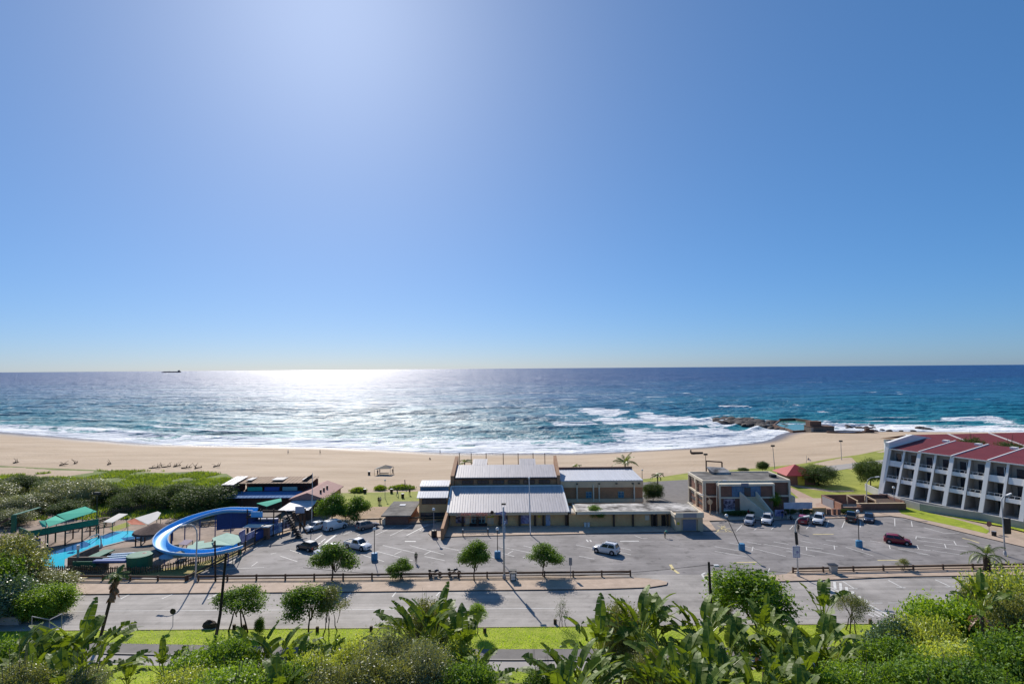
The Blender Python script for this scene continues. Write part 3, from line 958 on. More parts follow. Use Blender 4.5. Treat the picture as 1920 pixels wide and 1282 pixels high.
def framed_window(root, x0, x1, z0, z1, y, nx, nz, fm, gm, name='window', t=0.07):
    w = part(name, MB().box(x0, x1, y-.02, y+.05, z0, z1), gm, root)
    mb = MB()
    for i in range(nx+1):
        x = x0+(x1-x0)*i/nx
        mb.box(x-t/2, x+t/2, y-.06, y-.022, z0, z1)
    for k in range(nz+1):
        z = z0+(z1-z0)*k/nz
        mb.box(x0, x1, y-.064, y-.024, z-t/2, z+t/2)
    part('frame', mb, fm, root, w)
    return w


framed_window(hall, -7.9, -5.4, 0.75, 2.3, 107.86, 4, 2, M_TEAL, M_GLASS, t=0.1)
part('counter', MB().box(-8.3, -5.0, 107.5, 107.85, 0.19, 0.72), M_DARK, hall)
for nm, x0, x1, z0, z1, mm in [('poster', -10.9, -9.2, 0.75, 2.2, M_POSTER), ('poster', -2.5, -1.1, 0.5, 2.2, M_POSTER), ('poster', 1.4, 3.0, 0.55, 2.2, M_POSTV), ('yellow_sign', -4.9, -3.7, 1.75, 2.3, M_SIGNY)]:
    part(nm, MB().box(x0, x1, 107.78, 107.86, z0, z1), mm, hall)
part('panel', MB().box(-4.9, -3.7, 107.8, 107.87, 0.5, 1.72), M_BEIGE, hall)
part('panel', MB().box(-9.15, -8.3, 107.8, 107.87, 0.5, 2.3), M_BEIGE, hall)
part('round_sign', MB().tube([(4.9, 107.78, 1.9), (4.9, 107.86, 1.9)], 0.27, 14), M_SIGNY, hall)
dr = part('door', MB().box(6.15, 7.0, 107.78, 107.88, 0.19, 2.25), M_DOORB, hall)
part('handle', MB().box(6.85, 6.92, 107.72, 107.78, 1.1, 1.25), M_BMETAL, hall, dr)
for word, dx in (('OCEAN', -1.55), ('MOTION', 1.4)):
    lt = link('lettering', text_mesh(word, 0.62, M_SIGNR), hall)
    lt.location = (-7.3+1.2+dx, 105.95-112, 2.80)
    lt.rotation_euler = (math.pi/2, 0, 0)
    lt.scale = (0.9, 1, 1)
part('sign_bracket', MB().box(-10.8, -3.9, 106.0, 106.06, 2.42, 2.47).box(-10.5, -10.42, 106.06, 106.94, 2.4, 2.46).box(-4.4, -4.32, 106.06, 106.94, 2.4, 2.46), M_BMETAL, hall)
mb = MB()
mb.tube([(-4.0, 106.82, 2.95), (-4.0, 106.9, 2.95)], 0.32, 14)
part('round_emblem', mb, M_DWOOD, hall)
mb = MB()
bs = [(-3.4, 2.75), (-2.2, 3.1), (-1.75, 3.2), (-1.35, 2.95), (-1.4, 2.5), (-1.9, 2.35), (-2.6, 2.6), (-3.3, 2.5)]
mb.face([(x, 106.84, z) for x, z in bs]); mb.face([(x, 106.92, z) for x, z in reversed(bs)])
for i in range(len(bs)):
    p, q = bs[i], bs[(i+1) % len(bs)]
    mb.face([(q[0], 106.84, q[1]), (p[0], 106.84, p[1]), (p[0], 106.92, p[1]), (q[0], 106.92, q[1])])
part('purple_emblem', mb, M_POSTV, hall, tri=True)

# ---- rear hall: taller brown brick block with stepped grey roof
rear = root_at('rear_hall', 'tall brown brick hall with a stepped ribbed roof behind the shop hall', 'building', (-1.5, 122, 0))
zq = lambda y: 7.45+(y-118)*0.242
mb = MB()
ribbed(mb, (-12.0, 117.7, zq(117.7)), (9.1, 117.7, zq(117.7)), (8.95, 124, zq(124)), (-12.2, 124, zq(124)), 0.1, 0.5, 0.075)
for xa, xb in ((-8.9, -5.7), (1.4, 5.0)):
    ribbed(mb, (xa, 124.02, zq(124.02)), (xb, 124.02, zq(124.02)), (xb, 127.2, zq(127.2)), (xa, 127.2, zq(127.2)), 0.1, 0.5, 0.075)
part('roof', mb, M_ROOFG, rear)
mb = MB().box(-12.2, 9.1, 118.05, 126.9, 0, 7.2)
for xa, xb in ((-8.9, -5.7), (1.4, 5.0)):
    mb.box(xa, xb, 124.5, 127.1, 7.2, 8.9)
part('wall', mb, M_BROWN, rear)
for xa, xb in ((-13.0, -12.25), (9.15, 9.8)):
    mb = MB()
    pf = [(117.6, 0), (117.6, 7.75), (127.4, 10.3), (127.4, 0)]
    mb.face([(xa, y, z) for y, z in reversed(pf)]); mb.face([(xb, y, z) for y, z in pf])
    for i in range(4):
        p, q = pf[i], pf[(i+1) % 4]
        mb.face([(xa, p[0], p[1]), (xb, p[0], p[1]), (xb, q[0], q[1]), (xa, q[0], q[1])])
    part('parapet', mb, M_BROWN, rear)
for i in range(6):
    x = -10.6+i*3.2
    framed_window(rear, x, x+2.3, 6.0, 6.75, 117.98, 3, 1, M_DWOOD, M_GLASS)
part('ledge', MB().box(-12.2, 9.1, 117.6, 118.04, 5.55, 5.75), M_BEIGE, rear)
part('ledge', MB().box(-12.2, 9.1, 117.72, 118.04, 7.0, 7.25), M_DWOOD, rear)

# ---- side block
side = root_at('side_hall', 'flat-fronted brown hall with a bright pale roof, right of the stepped roof', 'building', (18.3, 123.5, 0))
mb = MB()
ribbed(mb, (9.9, 117.9, 6.55), (27.1, 117.9, 6.55), (27.1, 129, 6.85), (9.9, 129, 6.85), 0.15, 0.6, 0.05)
part('roof', mb, M_ROOFW, side)
mb = MB().box(9.9, 27.2, 129.05, 129.4, 0, 7.35)
part('parapet', mb, M_DBRICK, side)
part('wall', MB().box(9.95, 27.0, 118.1, 129, 0, 6.35), M_BROWN, side)
part('fascia', MB().box(9.9, 27.1, 117.85, 118.09, 5.1, 6.4), M_BEIGE, side)
part('fascia', MB().box(9.9, 27.1, 117.8, 118.09, 2.0, 2.75), M_BEIGE, side)
for x in (13.3, 16.7, 17.9, 25.2):
    part('column', MB().box(x-.13, x+.13, 117.7, 118.0, 2.2, 5.6), M_CREAM, side)
for x in (15.2, 21.9):
    framed_window(side, x, x+1.15, 2.95, 4.2, 118.04, 2, 2, M_TEAL, M_BGLASS)
for x in (13.3, 17.9, 24.9, 21.5, 26.2):
    part('wall_lamp', MB().box(x-.2, x+.2, 117.6, 117.84, 5.8, 6.0), M_BMETAL, side)

# ---- low flat-roofed row with the loading bay
low = root_at('low_row', 'long low brick row with a stained flat roof and a roller shutter', 'building', (22, 108, 0))
mb = MB()
mb.box(11.9, 34.6, 106.5, 112.7, 2.85, 3.02)
mb.box(10.5, 11.6, 107.2, 112.6, 2.5, 2.62)
part('roof', mb, M_CONC, low)
mb = MB()
mb.box(11.7, 29.6, 106.3, 106.52, 2.55, 3.1)
mb.box(11.65, 11.9, 106.3, 112.6, 2.55, 3.12)
mb.box(29.4, 29.62, 103.55, 106.28, 2.55, 3.12)
mb.box(29.62, 34.7, 103.35, 103.6, 2.6, 3.5)
mb.box(34.6, 34.8, 103.6, 112.7, 2.6, 3.25)
part('fascia', mb, M_CREAM, low)
part('wall', MB().box(10.5, 29.6, 107.0, 112.6, 0, 2.52), M_TAN, low)
mb = MB()
mb.box(29.62, 30.6, 103.62, 112.6, 0, 2.84)
mb.box(30.6, 34.58, 103.9, 112.6, 0, 2.84)
mb.box(33.7, 34.58, 103.62, 103.9, 0, 2.84)
mb.box(30.6, 33.7, 103.62, 103.9, 2.25, 2.84)
part('bay_wall', mb, M_BEIGE, low)
rs = part('roller_shutter', MB().box(31.0, 33.4, 103.8, 103.88, 0.2, 2.24), M_SHUT, low)
part('sign_panel', MB().box(30.95, 33.35, 103.26, 103.34, 2.65, 3.4), M_GREYM, low)
part('yellow_sign', MB().box(29.85, 30.3, 103.54, 103.61, 1.3, 1.75), M_SIGNY, low)
for x in (18.9, 22.5, 26.1, 26.9, 29.0):
    part('column', MB().box(x-.16, x+.16, 106.6, 106.99, 0.19, 2.52), M_DWOOD, low)
part('door', MB().box(27.9, 28.7, 106.9, 106.99, 0.19, 2.2), M_DARK, low)
part('poster', MB().box(24.8, 25.6, 106.9, 106.98, 1.3, 2.2), M_CREAM, low)
part('door', MB().box(26.25, 26.75, 106.9, 106.99, 0.19, 2.2), M_DARK, low)

# ---- annex left of the hall
anx = root_at('beach_annex', 'beige two-storey annex with two white roof strips, left of the shop hall', 'building', (-15.6, 115, 0))
mb = MB()
ribbed(mb, (-18.9, 111.0, 4.8), (-12.85, 111.0, 4.8), (-12.9, 113.6, 5.55), (-19.0, 113.6, 5.55), 0.08, 0.5, 0.05)
ribbed(mb, (-19.0, 114.8, 6.2), (-13.05, 114.8, 6.2), (-13.1, 118.4, 6.75), (-19.1, 118.4, 6.75), 0.08, 0.5, 0.05)
part('roof', mb, M_ROOFW, anx)
part('wall', MB().box(-18.6, -12.9, 112.0, 118.2, 0, 4.7).box(-18.9, -13.05, 115.0, 118.2, 4.7, 6.1), M_TAN, anx)
part('clerestory', MB().box(-18.85, -13.1, 114.9, 114.99, 5.3, 6.1), M_BGLASS, anx)
framed_window(anx, -18.0, -13.2, 3.4, 4.45, 111.95, 5, 1, M_DWOOD, M_GLASS)
framed_window(anx, -18.3, -13.4, 0.5, 1.7, 111.95, 6, 1, M_DWOOD, M_GLASS)
part('gutter_rail', MB().beam((-19.1, 114.7, 6.35), (-13.0, 114.7, 6.35), .05, .05).beam((-19.1, 114.7, 6.2), (-13.0, 114.7, 6.2), .05, .05), M_BMETAL, anx)

# ---- pump house
hut = root_at('pump_house', 'small brown pump house with a wide dark stained flat roof beside the lawn', 'hut', (-22, 114, 0))
part('roof', MB().box(-25.4, -19.7, 108.9, 120.6, 1.72, 1.95), M_FELT, hut)
part('wall', MB().box(-24.7, -20.3, 109.5, 120.0, 0, 1.71), M_DBRICK, hut)
part('end_wall', MB().box(-25.3, -24.72, 109.4, 110.3, 0, 1.1), M_CREAM, hut)
part('skylight', MB().box(-23.4, -22.2, 116.5, 117.6, 1.96, 2.06), M_CURT, hut)

# ---- the offices on the right
off = root_at('brick_offices', 'two-storey dark brick offices with cream bands and a blue glazed upper entrance', 'building', (48.5, 122, 0))
part('roof', MB().box(39.6, 57.3, 117.7, 127.0, 6.1, 6.32), M_FELT, off)
mb = MB()
mb.box(39.35, 57.5, 117.4, 117.7, 5.95, 6.47); mb.box(39.35, 57.5, 127.0, 127.3, 5.95, 6.47)
mb.box(39.3, 39.6, 117.7, 127.0, 5.95, 6.48); mb.box(57.3, 57.6, 117.7, 127.0, 5.95, 6.48)
mb.box(39.3, 39.62, 117.35, 127.2, 3.0, 3.35); mb.box(39.62, 57.5, 117.36, 117.7, 3.02, 3.33)
for y in (117.45, 121.9, 126.9):
    mb.box(39.28, 39.63, y-.12, y+.12, 0, 5.95)
for x in (39.75, 57.3):
    mb.box(x-.2, x+.2, 117.33, 117.7, 0, 5.95)
mb.box(39.25, 39.64, 122.0, 122.6, 5.0, 5.94); mb.box(39.25, 39.64, 122.0, 122.6, 2.1, 2.99)
part('cream_frame', mb, M_CREAM, off)
part('wall', MB().box(39.65, 57.2, 117.75, 126.95, 0, 6.05), M_DBRICK, off)
for y0 in (117.9, 122.7):
    for z0, z1 in ((5.2, 5.7), (2.2, 2.75), (1.0, 1.5)):
        part('window', MB().box(39.58, 39.66, y0+.3, y0+3.6, z0, z1), M_GLASS, off)
part('porch', MB().box(42.3, 53.2, 116.0, 117.32, 0, 5.6), M_DBRICK, off)
mb = MB().box(42.0, 53.5, 115.7, 117.3, 5.62, 6.05).box(42.0, 53.5, 115.75, 115.98, 3.1, 3.4)
mb.box(42.05, 42.4, 115.72, 115.99, 0, 5.6)
mb.box(53.1, 53.45, 115.72, 115.99, 3.4, 5.6)
part('porch_trim', mb, M_CREAM, off)
framed_window(off, 44.8, 50.6, 3.5, 5.55, 115.94, 6, 2, M_BLUER, M_BGLASS)
part('name_board', MB().box(46.6, 48.1, 115.6, 115.69, 5.65, 6.2), M_SHUT, off)
part('poster', MB().box(43.0, 45.3, 115.85, 115.96, 0.9, 3.0), M_POSTER, off)
part('poster', MB().box(43.0, 45.3, 115.83, 115.96, 0.3, 0.85), M_WPLAS, off)
part('round_sign', MB().tube([(40.7, 117.25, 2.1), (40.7, 117.33, 2.1)], 0.55, 18), M_BEIGE, off)
part('door', MB().box(47.3, 48.6, 115.85, 115.92, 3.45, 5.3), M_GLASS, off)
# stair down to the plaza between two parapets
st = MB()
A0, A1 = Vector((46.3, 115.7, 3.5)), Vector((49.6, 115.7, 3.5))
Bq, Bw = Vector((49.7, 111.9, 0.18)), Vector((51.3, 112.1, 0.18))
for i in range(14):
    t0, t1 = i/14, (i+1)/14
    p, q, r_, s_ = A0.lerp(Bq, t0), A1.lerp(Bw, t0), A1.lerp(Bw, t1), A0.lerp(Bq, t1)
    z = p.z
    st.raw([(p.x, p.y, z), (q.x, q.y, z), (r_.x, r_.y, z), (s_.x, s_.y, z), (p.x, p.y, 0), (q.x, q.y, 0), (r_.x, r_.y, 0), (s_.x, s_.y, 0)], [(3, 2, 1, 0), (0, 1, 5, 4), (1, 2, 6, 5), (2, 3, 7, 6), (3, 0, 4, 7)])
sp = part('staircase', st, M_BEIGE, off)
for (p, q) in ((A0, Bq), (A1, Bw)):
    mb = MB()
    dd = (q-p); dd.z = 0; dd.normalize()
    s_ = Vector((-dd.y, dd.x, 0))*0.14
    lo = [Vector((p.x, p.y, 0)), Vector((q.x, q.y, 0))]
    hi = [p+Vector((0, 0, 1.0)), q+Vector((0, 0, 1.0))]
    ring = [lo[0]-s_, lo[1]-s_, hi[1]-s_, hi[0]-s_, lo[0]+s_, lo[1]+s_, hi[1]+s_, hi[0]+s_]
    mb.raw(ring, [(0, 1, 2, 3), (7, 6, 5, 4), (3, 2, 6, 7), (1, 5, 6, 2), (0, 3, 7, 4)])
    part('balustrade', mb, M_CREAM, off, sp)
mb = MB()
mb.raw([(44.0, 124.5, 6.33), (48.0, 124.5, 6.33), (48.0, 126.6, 6.33), (44.0, 126.6, 6.33), (44.0, 124.5, 6.8), (48.0, 124.5, 6.8), (47.2, 126.6, 7.5), (43.3, 126.6, 7.7)], [(4, 5, 6, 7), (0, 1, 5, 4), (1, 2, 6, 5), (2, 3, 7, 6), (3, 0, 4, 7)])
part('roof_light', mb, M_CONC, off)
part('roof_box', MB().box(55.0, 56.2, 120.6, 121.6, 6.33, 6.9), M_BMETAL, off)
part('side_stair', MB().box(57.7, 58.5, 117.6, 122.0, 0, 3.0), M_CREAM, off)

# ---- kiosk
kio = root_at('kiosk', 'square brick kiosk with a bright red hipped roof on the lawn', 'kiosk', (73, 146, 0))
mb = MB()
e = [(68.6, 142.0, 2.5), (77.4, 142.0, 2.5), (77.4, 150, 2.5), (68.6, 150, 2.5)]
ap = (72.8, 146, 4.7)
for i in range(4):
    mb.face([e[i], e[(i+1) % 4], ap])
mb.face(list(reversed(e)))
part('roof', mb, M_REDTILE, kio)
part('wall', MB().box(69.6, 76.4, 143, 149, 0, 2.49), M_DBRICK, kio)
dr = part('door', MB().box(71.9, 73.6, 142.9, 142.99, 0.05, 2.2), M_SIGNY, kio)
part('handle', MB().box(72.7, 72.8, 142.84, 142.9, 1.0, 1.15), M_BMETAL, kio, dr)

# ---- brick yard with pergola beams
yard = root_at('brick_yard', 'roofless red-brown brick yard with grey shutters on its left side', 'walled yard', (74, 119.5, 0))
mb = MB()
mb.box(66.9, 67.2, 118.3, 122.8, 0, 2.1); mb.box(66.9, 81.2, 122.8, 123.1, 0, 2.1)
mb.box(66.9, 67.2, 115.6, 118.3, 0, 1.9)
mb.box(67.2, 71.2, 115.6, 115.9, 0, 1.2); mb.box(71.2, 81.2, 117.2, 117.5, 0, 1.5); mb.box(71.0, 71.25, 115.9, 117.2, 0, 1.5)
mb.box(80.9, 81.2, 117.5, 122.8, 0, 1.9)
part('wall', mb, M_DBRICK, yard)
part('end_wall', MB().box(66.82, 66.89, 115.6, 117.9, 0.18, 1.9), M_RBRICK, yard)
part('shutter', MB().box(66.8, 66.88, 118.3, 122.5, 0.2, 1.9), M_GREYM, yard)
part('coping', MB().box(71.1, 81.3, 117.1, 117.55, 1.52, 1.62), M_BEIGE, yard)
mb = MB()
for x in (71.6, 75.4):
    mb.beam((x, 118.0, 0.1), (x, 118.0, 2.0), .16, .16); mb.beam((x, 121.5, 0.1), (x, 121.5, 2.3), .16, .16)
    mb.beam((x, 117.8, 1.95), (x, 121.7, 2.3), .14, .16)
mb.beam((71.5, 121.5, 2.3), (75.6, 121.5, 2.3), .14, .16)
part('pergola', mb, M_BEIGE, yard)
mb = MB(); mb.box(76.2, 80.6, 118.4, 122.4, 1.35, 1.45)
part('lean_to_roof', mb, M_DWOOD, yard)

# ---- plaza walls, signs
wl = root_at('brick_wall', 'low stepped brick wall of pink pillars beside the plaza ramp', 'wall', (64, 114, 0))
part('wall', MB().box(60.2, 63.0, 114.2, 114.6, 0.18, 1.5), M_TAN, wl)
for x in (63.4, 64.4, 65.3):
    part('pillar', MB().box(x-.3, x+.3, 113.7, 114.3, 0.18, 1.35), M_RBRICK, wl)
sg = root_at('banner_board', 'long pale lavender sign board on posts in front of the offices', 'sign', (57.2, 114, 0))
part('panel', MB().box(54.4, 60.1, 113.95, 114.05, 1.4, 2.65), M_POSTW, sg)
for x in (55.6, 58.2):
    part('post', MB().box(x-.05, x+.05, 114.06, 114.16, 0.18, 2.6), M_GREYM, sg)
sg = root_at('notice_board', 'small violet notice board at the foot of the office stairs', 'sign', (52.4, 111.9, 0))
part('panel', MB().box(51.6, 53.3, 111.85, 111.95, 0.5, 1.75), M_POSTV, sg)
for x in (51.8, 53.1):
    part('post', MB().box(x-.05, x+.05, 111.96, 112.06, 0.18, 1.7), M_GREYM, sg)
for nm, lab, pts, h in [('boundary_wall', 'long pale grey boundary wall below the white apartments', [(84.9, 136.5), (83.2, 126.6), (82.9, 121.2), (83.6, 116.5), (85.2, 114.2), (88.2, 110.8), (92.4, 107.3), (94.6, 102.6), (98.5, 95), (102, 88)], 1.65)]:
    bw_ = root_at(nm, lab, 'wall', (pts[3][0], pts[3][1], 0))
    mb = MB()
    for i, (p, q) in enumerate(zip(pts, pts[1:])):
        mb.beam((p[0], p[1], h/2), (q[0], q[1], h/2), 0.25+.004*(i % 2), h+.006*(i % 2))
    part('wall', mb, M_GPLAS, bw_)

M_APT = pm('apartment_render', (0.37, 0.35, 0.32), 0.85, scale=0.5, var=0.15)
# ---- apartments: leaning white fins, recessed balconies, dark red roofs
apt = root_at('apartment_block', 'white apartment block with leaning fins, balconies and stepped dark red roofs', 'building', (85, 121, 0))
dv, no = Vector((0.405, -0.914, 0)), Vector((-0.914, -0.405, 0))
B1 = Vector((85, 121, 0))
BAY = 6.33


def ab(k, s, z):
    p = B1+dv*(BAY*(k-1))-no*s
    return Vector((p.x, p.y, z))


def sfin(z):
    return 3.6*(z-1.5)/9.6


def aprism(mb, k0, k1, prof, m=0):
    """profile in (setback, height) run along the block from bay k0 to k1"""
    n = len(prof)
    A = [ab(k0, s, z) for s, z in prof]
    Bb = [ab(k1, s, z) for s, z in prof]
    mb.face(A, m); mb.face(list(reversed(Bb)), m)
    for i in range(n):
        j = (i+1) % n
        mb.face([A[j], A[i], Bb[i], Bb[j]], m)
    return mb


NB = 7
mb = MB()
aprism(mb, 0, NB, [(4.2, 1.2), (4.2, 11.0), (16, 12.3), (24, 11.0), (24, 0), (4.2, 0)])
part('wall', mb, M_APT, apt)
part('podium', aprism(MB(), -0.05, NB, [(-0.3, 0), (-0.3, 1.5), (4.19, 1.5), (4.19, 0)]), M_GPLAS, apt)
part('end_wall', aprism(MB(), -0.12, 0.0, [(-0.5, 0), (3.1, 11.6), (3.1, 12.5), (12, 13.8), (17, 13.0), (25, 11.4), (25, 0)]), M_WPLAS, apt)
for k in range(0, NB+1):
    w = 0.055
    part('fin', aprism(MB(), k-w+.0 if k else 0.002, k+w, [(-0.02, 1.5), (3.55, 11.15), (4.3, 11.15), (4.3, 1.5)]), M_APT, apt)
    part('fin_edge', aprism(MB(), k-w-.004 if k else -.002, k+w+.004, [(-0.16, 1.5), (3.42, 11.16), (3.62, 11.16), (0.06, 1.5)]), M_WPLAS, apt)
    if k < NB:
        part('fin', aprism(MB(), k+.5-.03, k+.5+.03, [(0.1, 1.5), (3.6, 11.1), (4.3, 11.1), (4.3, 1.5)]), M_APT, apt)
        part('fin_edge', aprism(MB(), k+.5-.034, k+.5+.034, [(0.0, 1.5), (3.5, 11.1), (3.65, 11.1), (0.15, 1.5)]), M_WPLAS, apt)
for k in range(NB):
    dz = 0.07*(k % 2)
    mb = MB()
    a, b_, c_, d_ = ab(k+.03, 3.2, 11.2+dz), ab(k+.97, 3.2, 11.2+dz), ab(k+.97, 16.6, 12.75+dz), ab(k+.03, 16.6, 12.75+dz)
    ribbed(mb, a, b_, c_, d_, 0.1, 0.42, 0.04)
    mb.face([d_, c_, ab(k+.97, 24.5, 11.2+dz), ab(k+.03, 24.5, 11.2+dz)])
    rf = part('roof', mb, M_RROOF, apt)
    part('barge_board', MB().beam(ab(k, 3.1, 11.28), ab(k, 16.7, 12.85), 0.22, 0.22).beam(a+Vector((0, 0, -.08)), b_+Vector((0, 0, -.08)), 0.12, 0.22), M_WPLAS, apt, rf)
    part('roof_vent', aprism(MB(), k+.75, k+.92, [(14.5, 12.4), (14.5, 13.0), (15.6, 13.0), (15.6, 12.4)]), M_WPLAS, apt, rf)
    for hf in (0, 1):
        k0, k1 = k+.5*hf+.055, k+.5*hf+.47
        for lev, (zf, solid) in enumerate([(4.45, False), (7.7, (k in (3, 4) or (k == 0 and hf == 0)))]):
            s0 = sfin(zf)
            part('balcony_floor', aprism(MB(), k0, k1, [(s0+.15, zf-.2), (s0+.15, zf), (4.19, zf), (4.19, zf-.2)]), M_GPLAS, apt)
            hp = 0.95 if solid else 0.5
            bp_ = part('balcony_front', aprism(MB(), k0, k1, [(s0+.02, zf-.25), (s0+.02+.375*hp, zf+hp), (s0+.14+.375*hp, zf+hp), (s0+.14, zf-.25)]), M_WPLAS, apt)
            if not solid:
                mb = MB()
                s1 = sfin(zf+1.0)
                mb.beam(ab(k0, s1+.1, zf+1.0), ab(k1, s1+.1, zf+1.0), .07, .07)
                for q in range(3):
                    kk = k0+(k1-k0)*(q+.5)/3
                    mb.beam(ab(kk, s0+.25, zf+.5), ab(kk, s1+.1, zf+1.0), .05, .05)
                part('railing', mb, M_WMETAL, apt, bp_)
        for zf, z1 in ((1.6, 3.9), (4.55, 6.9), (7.8, 10.2)):
            wn = part('window', aprism(MB(), k0+.1, k1-.02, [(4.1, zf), (4.1, z1), (4.18, z1), (4.18, zf)]), M_GLASS, apt)
            part('frame', aprism(MB(), k0+.29, k0+.31, [(4.05, zf), (4.05, z1), (4.09, z1), (4.09, zf)]), M_WMETAL, apt, wn)
            if (k*3+hf+int(zf)) % 3 != 1:
                part('curtain', aprism(MB(), k0+.31, k1-.03, [(4.0, zf+.9), (4.0, z1-.1), (4.04, z1-.1), (4.04, zf+.9)]), M_CURT, apt, wn)
rw = root_at('rear_wing', 'dark red roofed rear wing of the apartments beyond the courtyard trees', 'building', (118, 138, 0))
mb = MB()
for i in range(5):
    xa, xb = 95.5+i*11, 95.5+(i+1)*11-.15
    ya, yb = 137.0+i*1.1, 137.0+(i+1)*1.1
    ribbed(mb, (xa, ya-11, 11.0), (xb, yb-11, 11.0), (xb, yb, 13.1), (xa, ya, 13.1), 0.1, 0.45, 0.04)
    mb.face([(xa, ya, 13.1), (xb, yb, 13.1), (xb, yb+10, 11.0), (xa, ya+10, 11.0)])
part('roof', mb, M_RROOF, rw)
mb = MB()
for i in range(6):
    x = 95.5+i*11
    y = 137+i*1.1
    mb.beam((x, y-11, 11.06), (x, y, 13.2), .25, .2)
part('barge_board', mb, M_WPLAS, rw)
mb = MB()
mb.raw([(96, 127, 0), (150, 132, 0), (150, 151, 0), (96, 146, 0), (96, 127, 10.9), (150, 132, 10.9), (150, 151, 10.9), (96, 146, 10.9)], [(4, 5, 6, 7), (0, 1, 5, 4), (1, 2, 6, 5), (2, 3, 7, 6), (3, 0, 4, 7)])
part('wall', mb, M_WPLAS, rw)
# ---------------------------------------------------------------- water park
M_POOL = pm('pool_water', (0.06, 0.60, 0.78), 0.12, scale=0.25, var=0.12, bump=0.25, bscale=1.8, spec=0.35)
M_SLIDE = pm('blue_fibreglass', (0.13, 0.50, 0.92), 0.45, var=0.08, spec=0.5, scale=0.4)
M_SLIDEW = pm('pale_rim', (0.55, 0.68, 0.82), 0.4, var=0.05)
M_GREENC = pm('green_canvas', (0.06, 0.46, 0.31), 0.75, scale=0.7, var=0.12, spec=0.1)
M_DGREEN = pm('dark_green_paint', (0.02, 0.155, 0.095), 0.55, var=0.25)
M_PGREEN = pm('pale_green_canvas', (0.36, 0.52, 0.42), 0.75, scale=0.9, var=0.14, spec=0.1)
M_WCANV = pm('white_canvas', (0.70, 0.66, 0.60), 0.8, scale=0.5, var=0.06)
M_OCANV = pm('orange_canvas', (0.50, 0.12, 0.05), 0.75, scale=0.7, var=0.12)
M_THATCH = pm('brown_thatch', (0.13, 0.085, 0.07), 0.95, scale=2.5, var=0.45, bump=0.8, bscale=9)
M_POLES = pm('weathered_poles', (0.17, 0.13, 0.085), 0.9, scale=3, var=0.4)
M_STONE = pm('brown_stonework', (0.17, 0.14, 0.115), 0.9, scale=1.2, var=0.4)
M_BWALL = pm('royal_blue_paint', (0.035, 0.09, 0.30), 0.5, scale=0.5, var=0.25)
M_PURP = pm('purple_canvas', (0.10, 0.07, 0.16), 0.7, var=0.2)

pts = [(58, 1055), (64, 1066), (124, 1067.5), (125, 1048), (174, 1039.5), (177, 1029), (236, 1014), (282, 1006), (283, 998), (247, 995), (218, 996), (161, 1013), (96, 1036)]
w = sheet('pool_water', pts, 0.09, M_POOL)
mb = MB()
q = [G(*p) for p in pts]
for i in range(len(q)):
    a, b = q[i], q[(i+1) % len(q)]
    mb.beam((a.x, a.y, .06+.003*(i % 3)), (b.x, b.y, .06+.003*(i % 3)), 0.45, 0.12)
rim = root_at('pool_rim', 'pale concrete rim round the turquoise pool', 'pool edge', (q[0].x, q[0].y, 0))
part('coping', mb, M_LANE, rim)


def canopy(name, label, y0, quads, mats, posts, group=None, th=0.05):
    """quads: lists of (u, v, distance) corners seen in the photograph; posts: (u, v) corners resting on posts"""
    c = D(*quads[0][0])
    r = root_at(name, label, 'canopy', (c.x, c.y, 0), 0, group)
    for k, qd in enumerate(quads):
        pp = [D(*p) for p in qd]
        mb = MB()
        dn = Vector((0, 0, -th))
        n = len(pp)
        mb.raw([*pp, *[p+dn for p in pp]], [tuple(range(n)), tuple(reversed(range(n, 2*n)))]+[(n+i, n+(i+1) % n, (i+1) % n, i) for i in range(n)])
        part('sheet', mb, mats[k % len(mats)], r)
    for p in posts:
        t = D(*p)
        part('post', MB().tube([(t.x, t.y, 0), (t.x, t.y, t.z-.02)], 0.06, 6), M_DGREEN, r)
    return r


canopy('shade_canopy', 'long green pitched shade canopy over the raised deck beside the pool', 100,
       [[(85, 975, 97), (91, 987, 95.5), (124, 975.5, 98.5), (104, 966.5, 100)], [(106, 964.5, 100.3), (124.6, 975, 98.8), (181.8, 958.3, 102.5), (159.5, 949, 104.5)], [(72.8, 976, 96.5), (85, 975, 97), (88, 987, 95.7), (79, 987, 95.7)]],
       [M_GREENC], [(91, 987, 95.5), (124, 975.5, 98.5), (155, 966.5, 100.5), (181.5, 958.5, 102.5), (86, 976, 97), (106, 968, 100)])
# raised deck with railing under the green canopy
dk = root_at('viewing_deck', 'raised dark timber deck with green railing and stair under the green canopy', 'deck', (-80, 99, 0))
a, b, c_, d_ = Vector((-80.5, 94.5, 2.6)), Vector((-74.5, 102.0, 2.6)), Vector((-77.5, 104, 2.6)), Vector((-84.5, 97, 2.6))
mb = MB()
dn = Vector((0, 0, -.18))
mb.raw([a, b, c_, d_, a+dn, b+dn, c_+dn, d_+dn], [(0, 1, 2, 3), (7, 6, 5, 4), (4, 5, 1, 0), (5, 6, 2, 1), (6, 7, 3, 2), (7, 4, 0, 3)])
part('floor', mb, M_DWOOD, dk)
mb = MB()
dn = Vector((0, 0, .95))
mb.raw([a, b, b+dn, a+dn], [(0, 1, 2, 3)]); mb.raw([d_, a, a+dn, d_+dn], [(0, 1, 2, 3)])
mb.beam(a+dn, b+dn, .1, .1); mb.beam(d_+dn, a+dn, .1, .1)
part('railing', mb, M_DGREEN, dk)
for t in (0, .25, .5, .75, 1):
    p, r_ = a.lerp(b, t), d_.lerp(c_, t)
    part('post', MB().beam((p.x, p.y, 0), (p.x, p.y, 2.42), .16, .16), M_DWOOD, dk)
    part('post', MB().beam((r_.x, r_.y, 0), (r_.x, r_.y, 2.42), .16, .16), M_DWOOD, dk)
mb = MB()
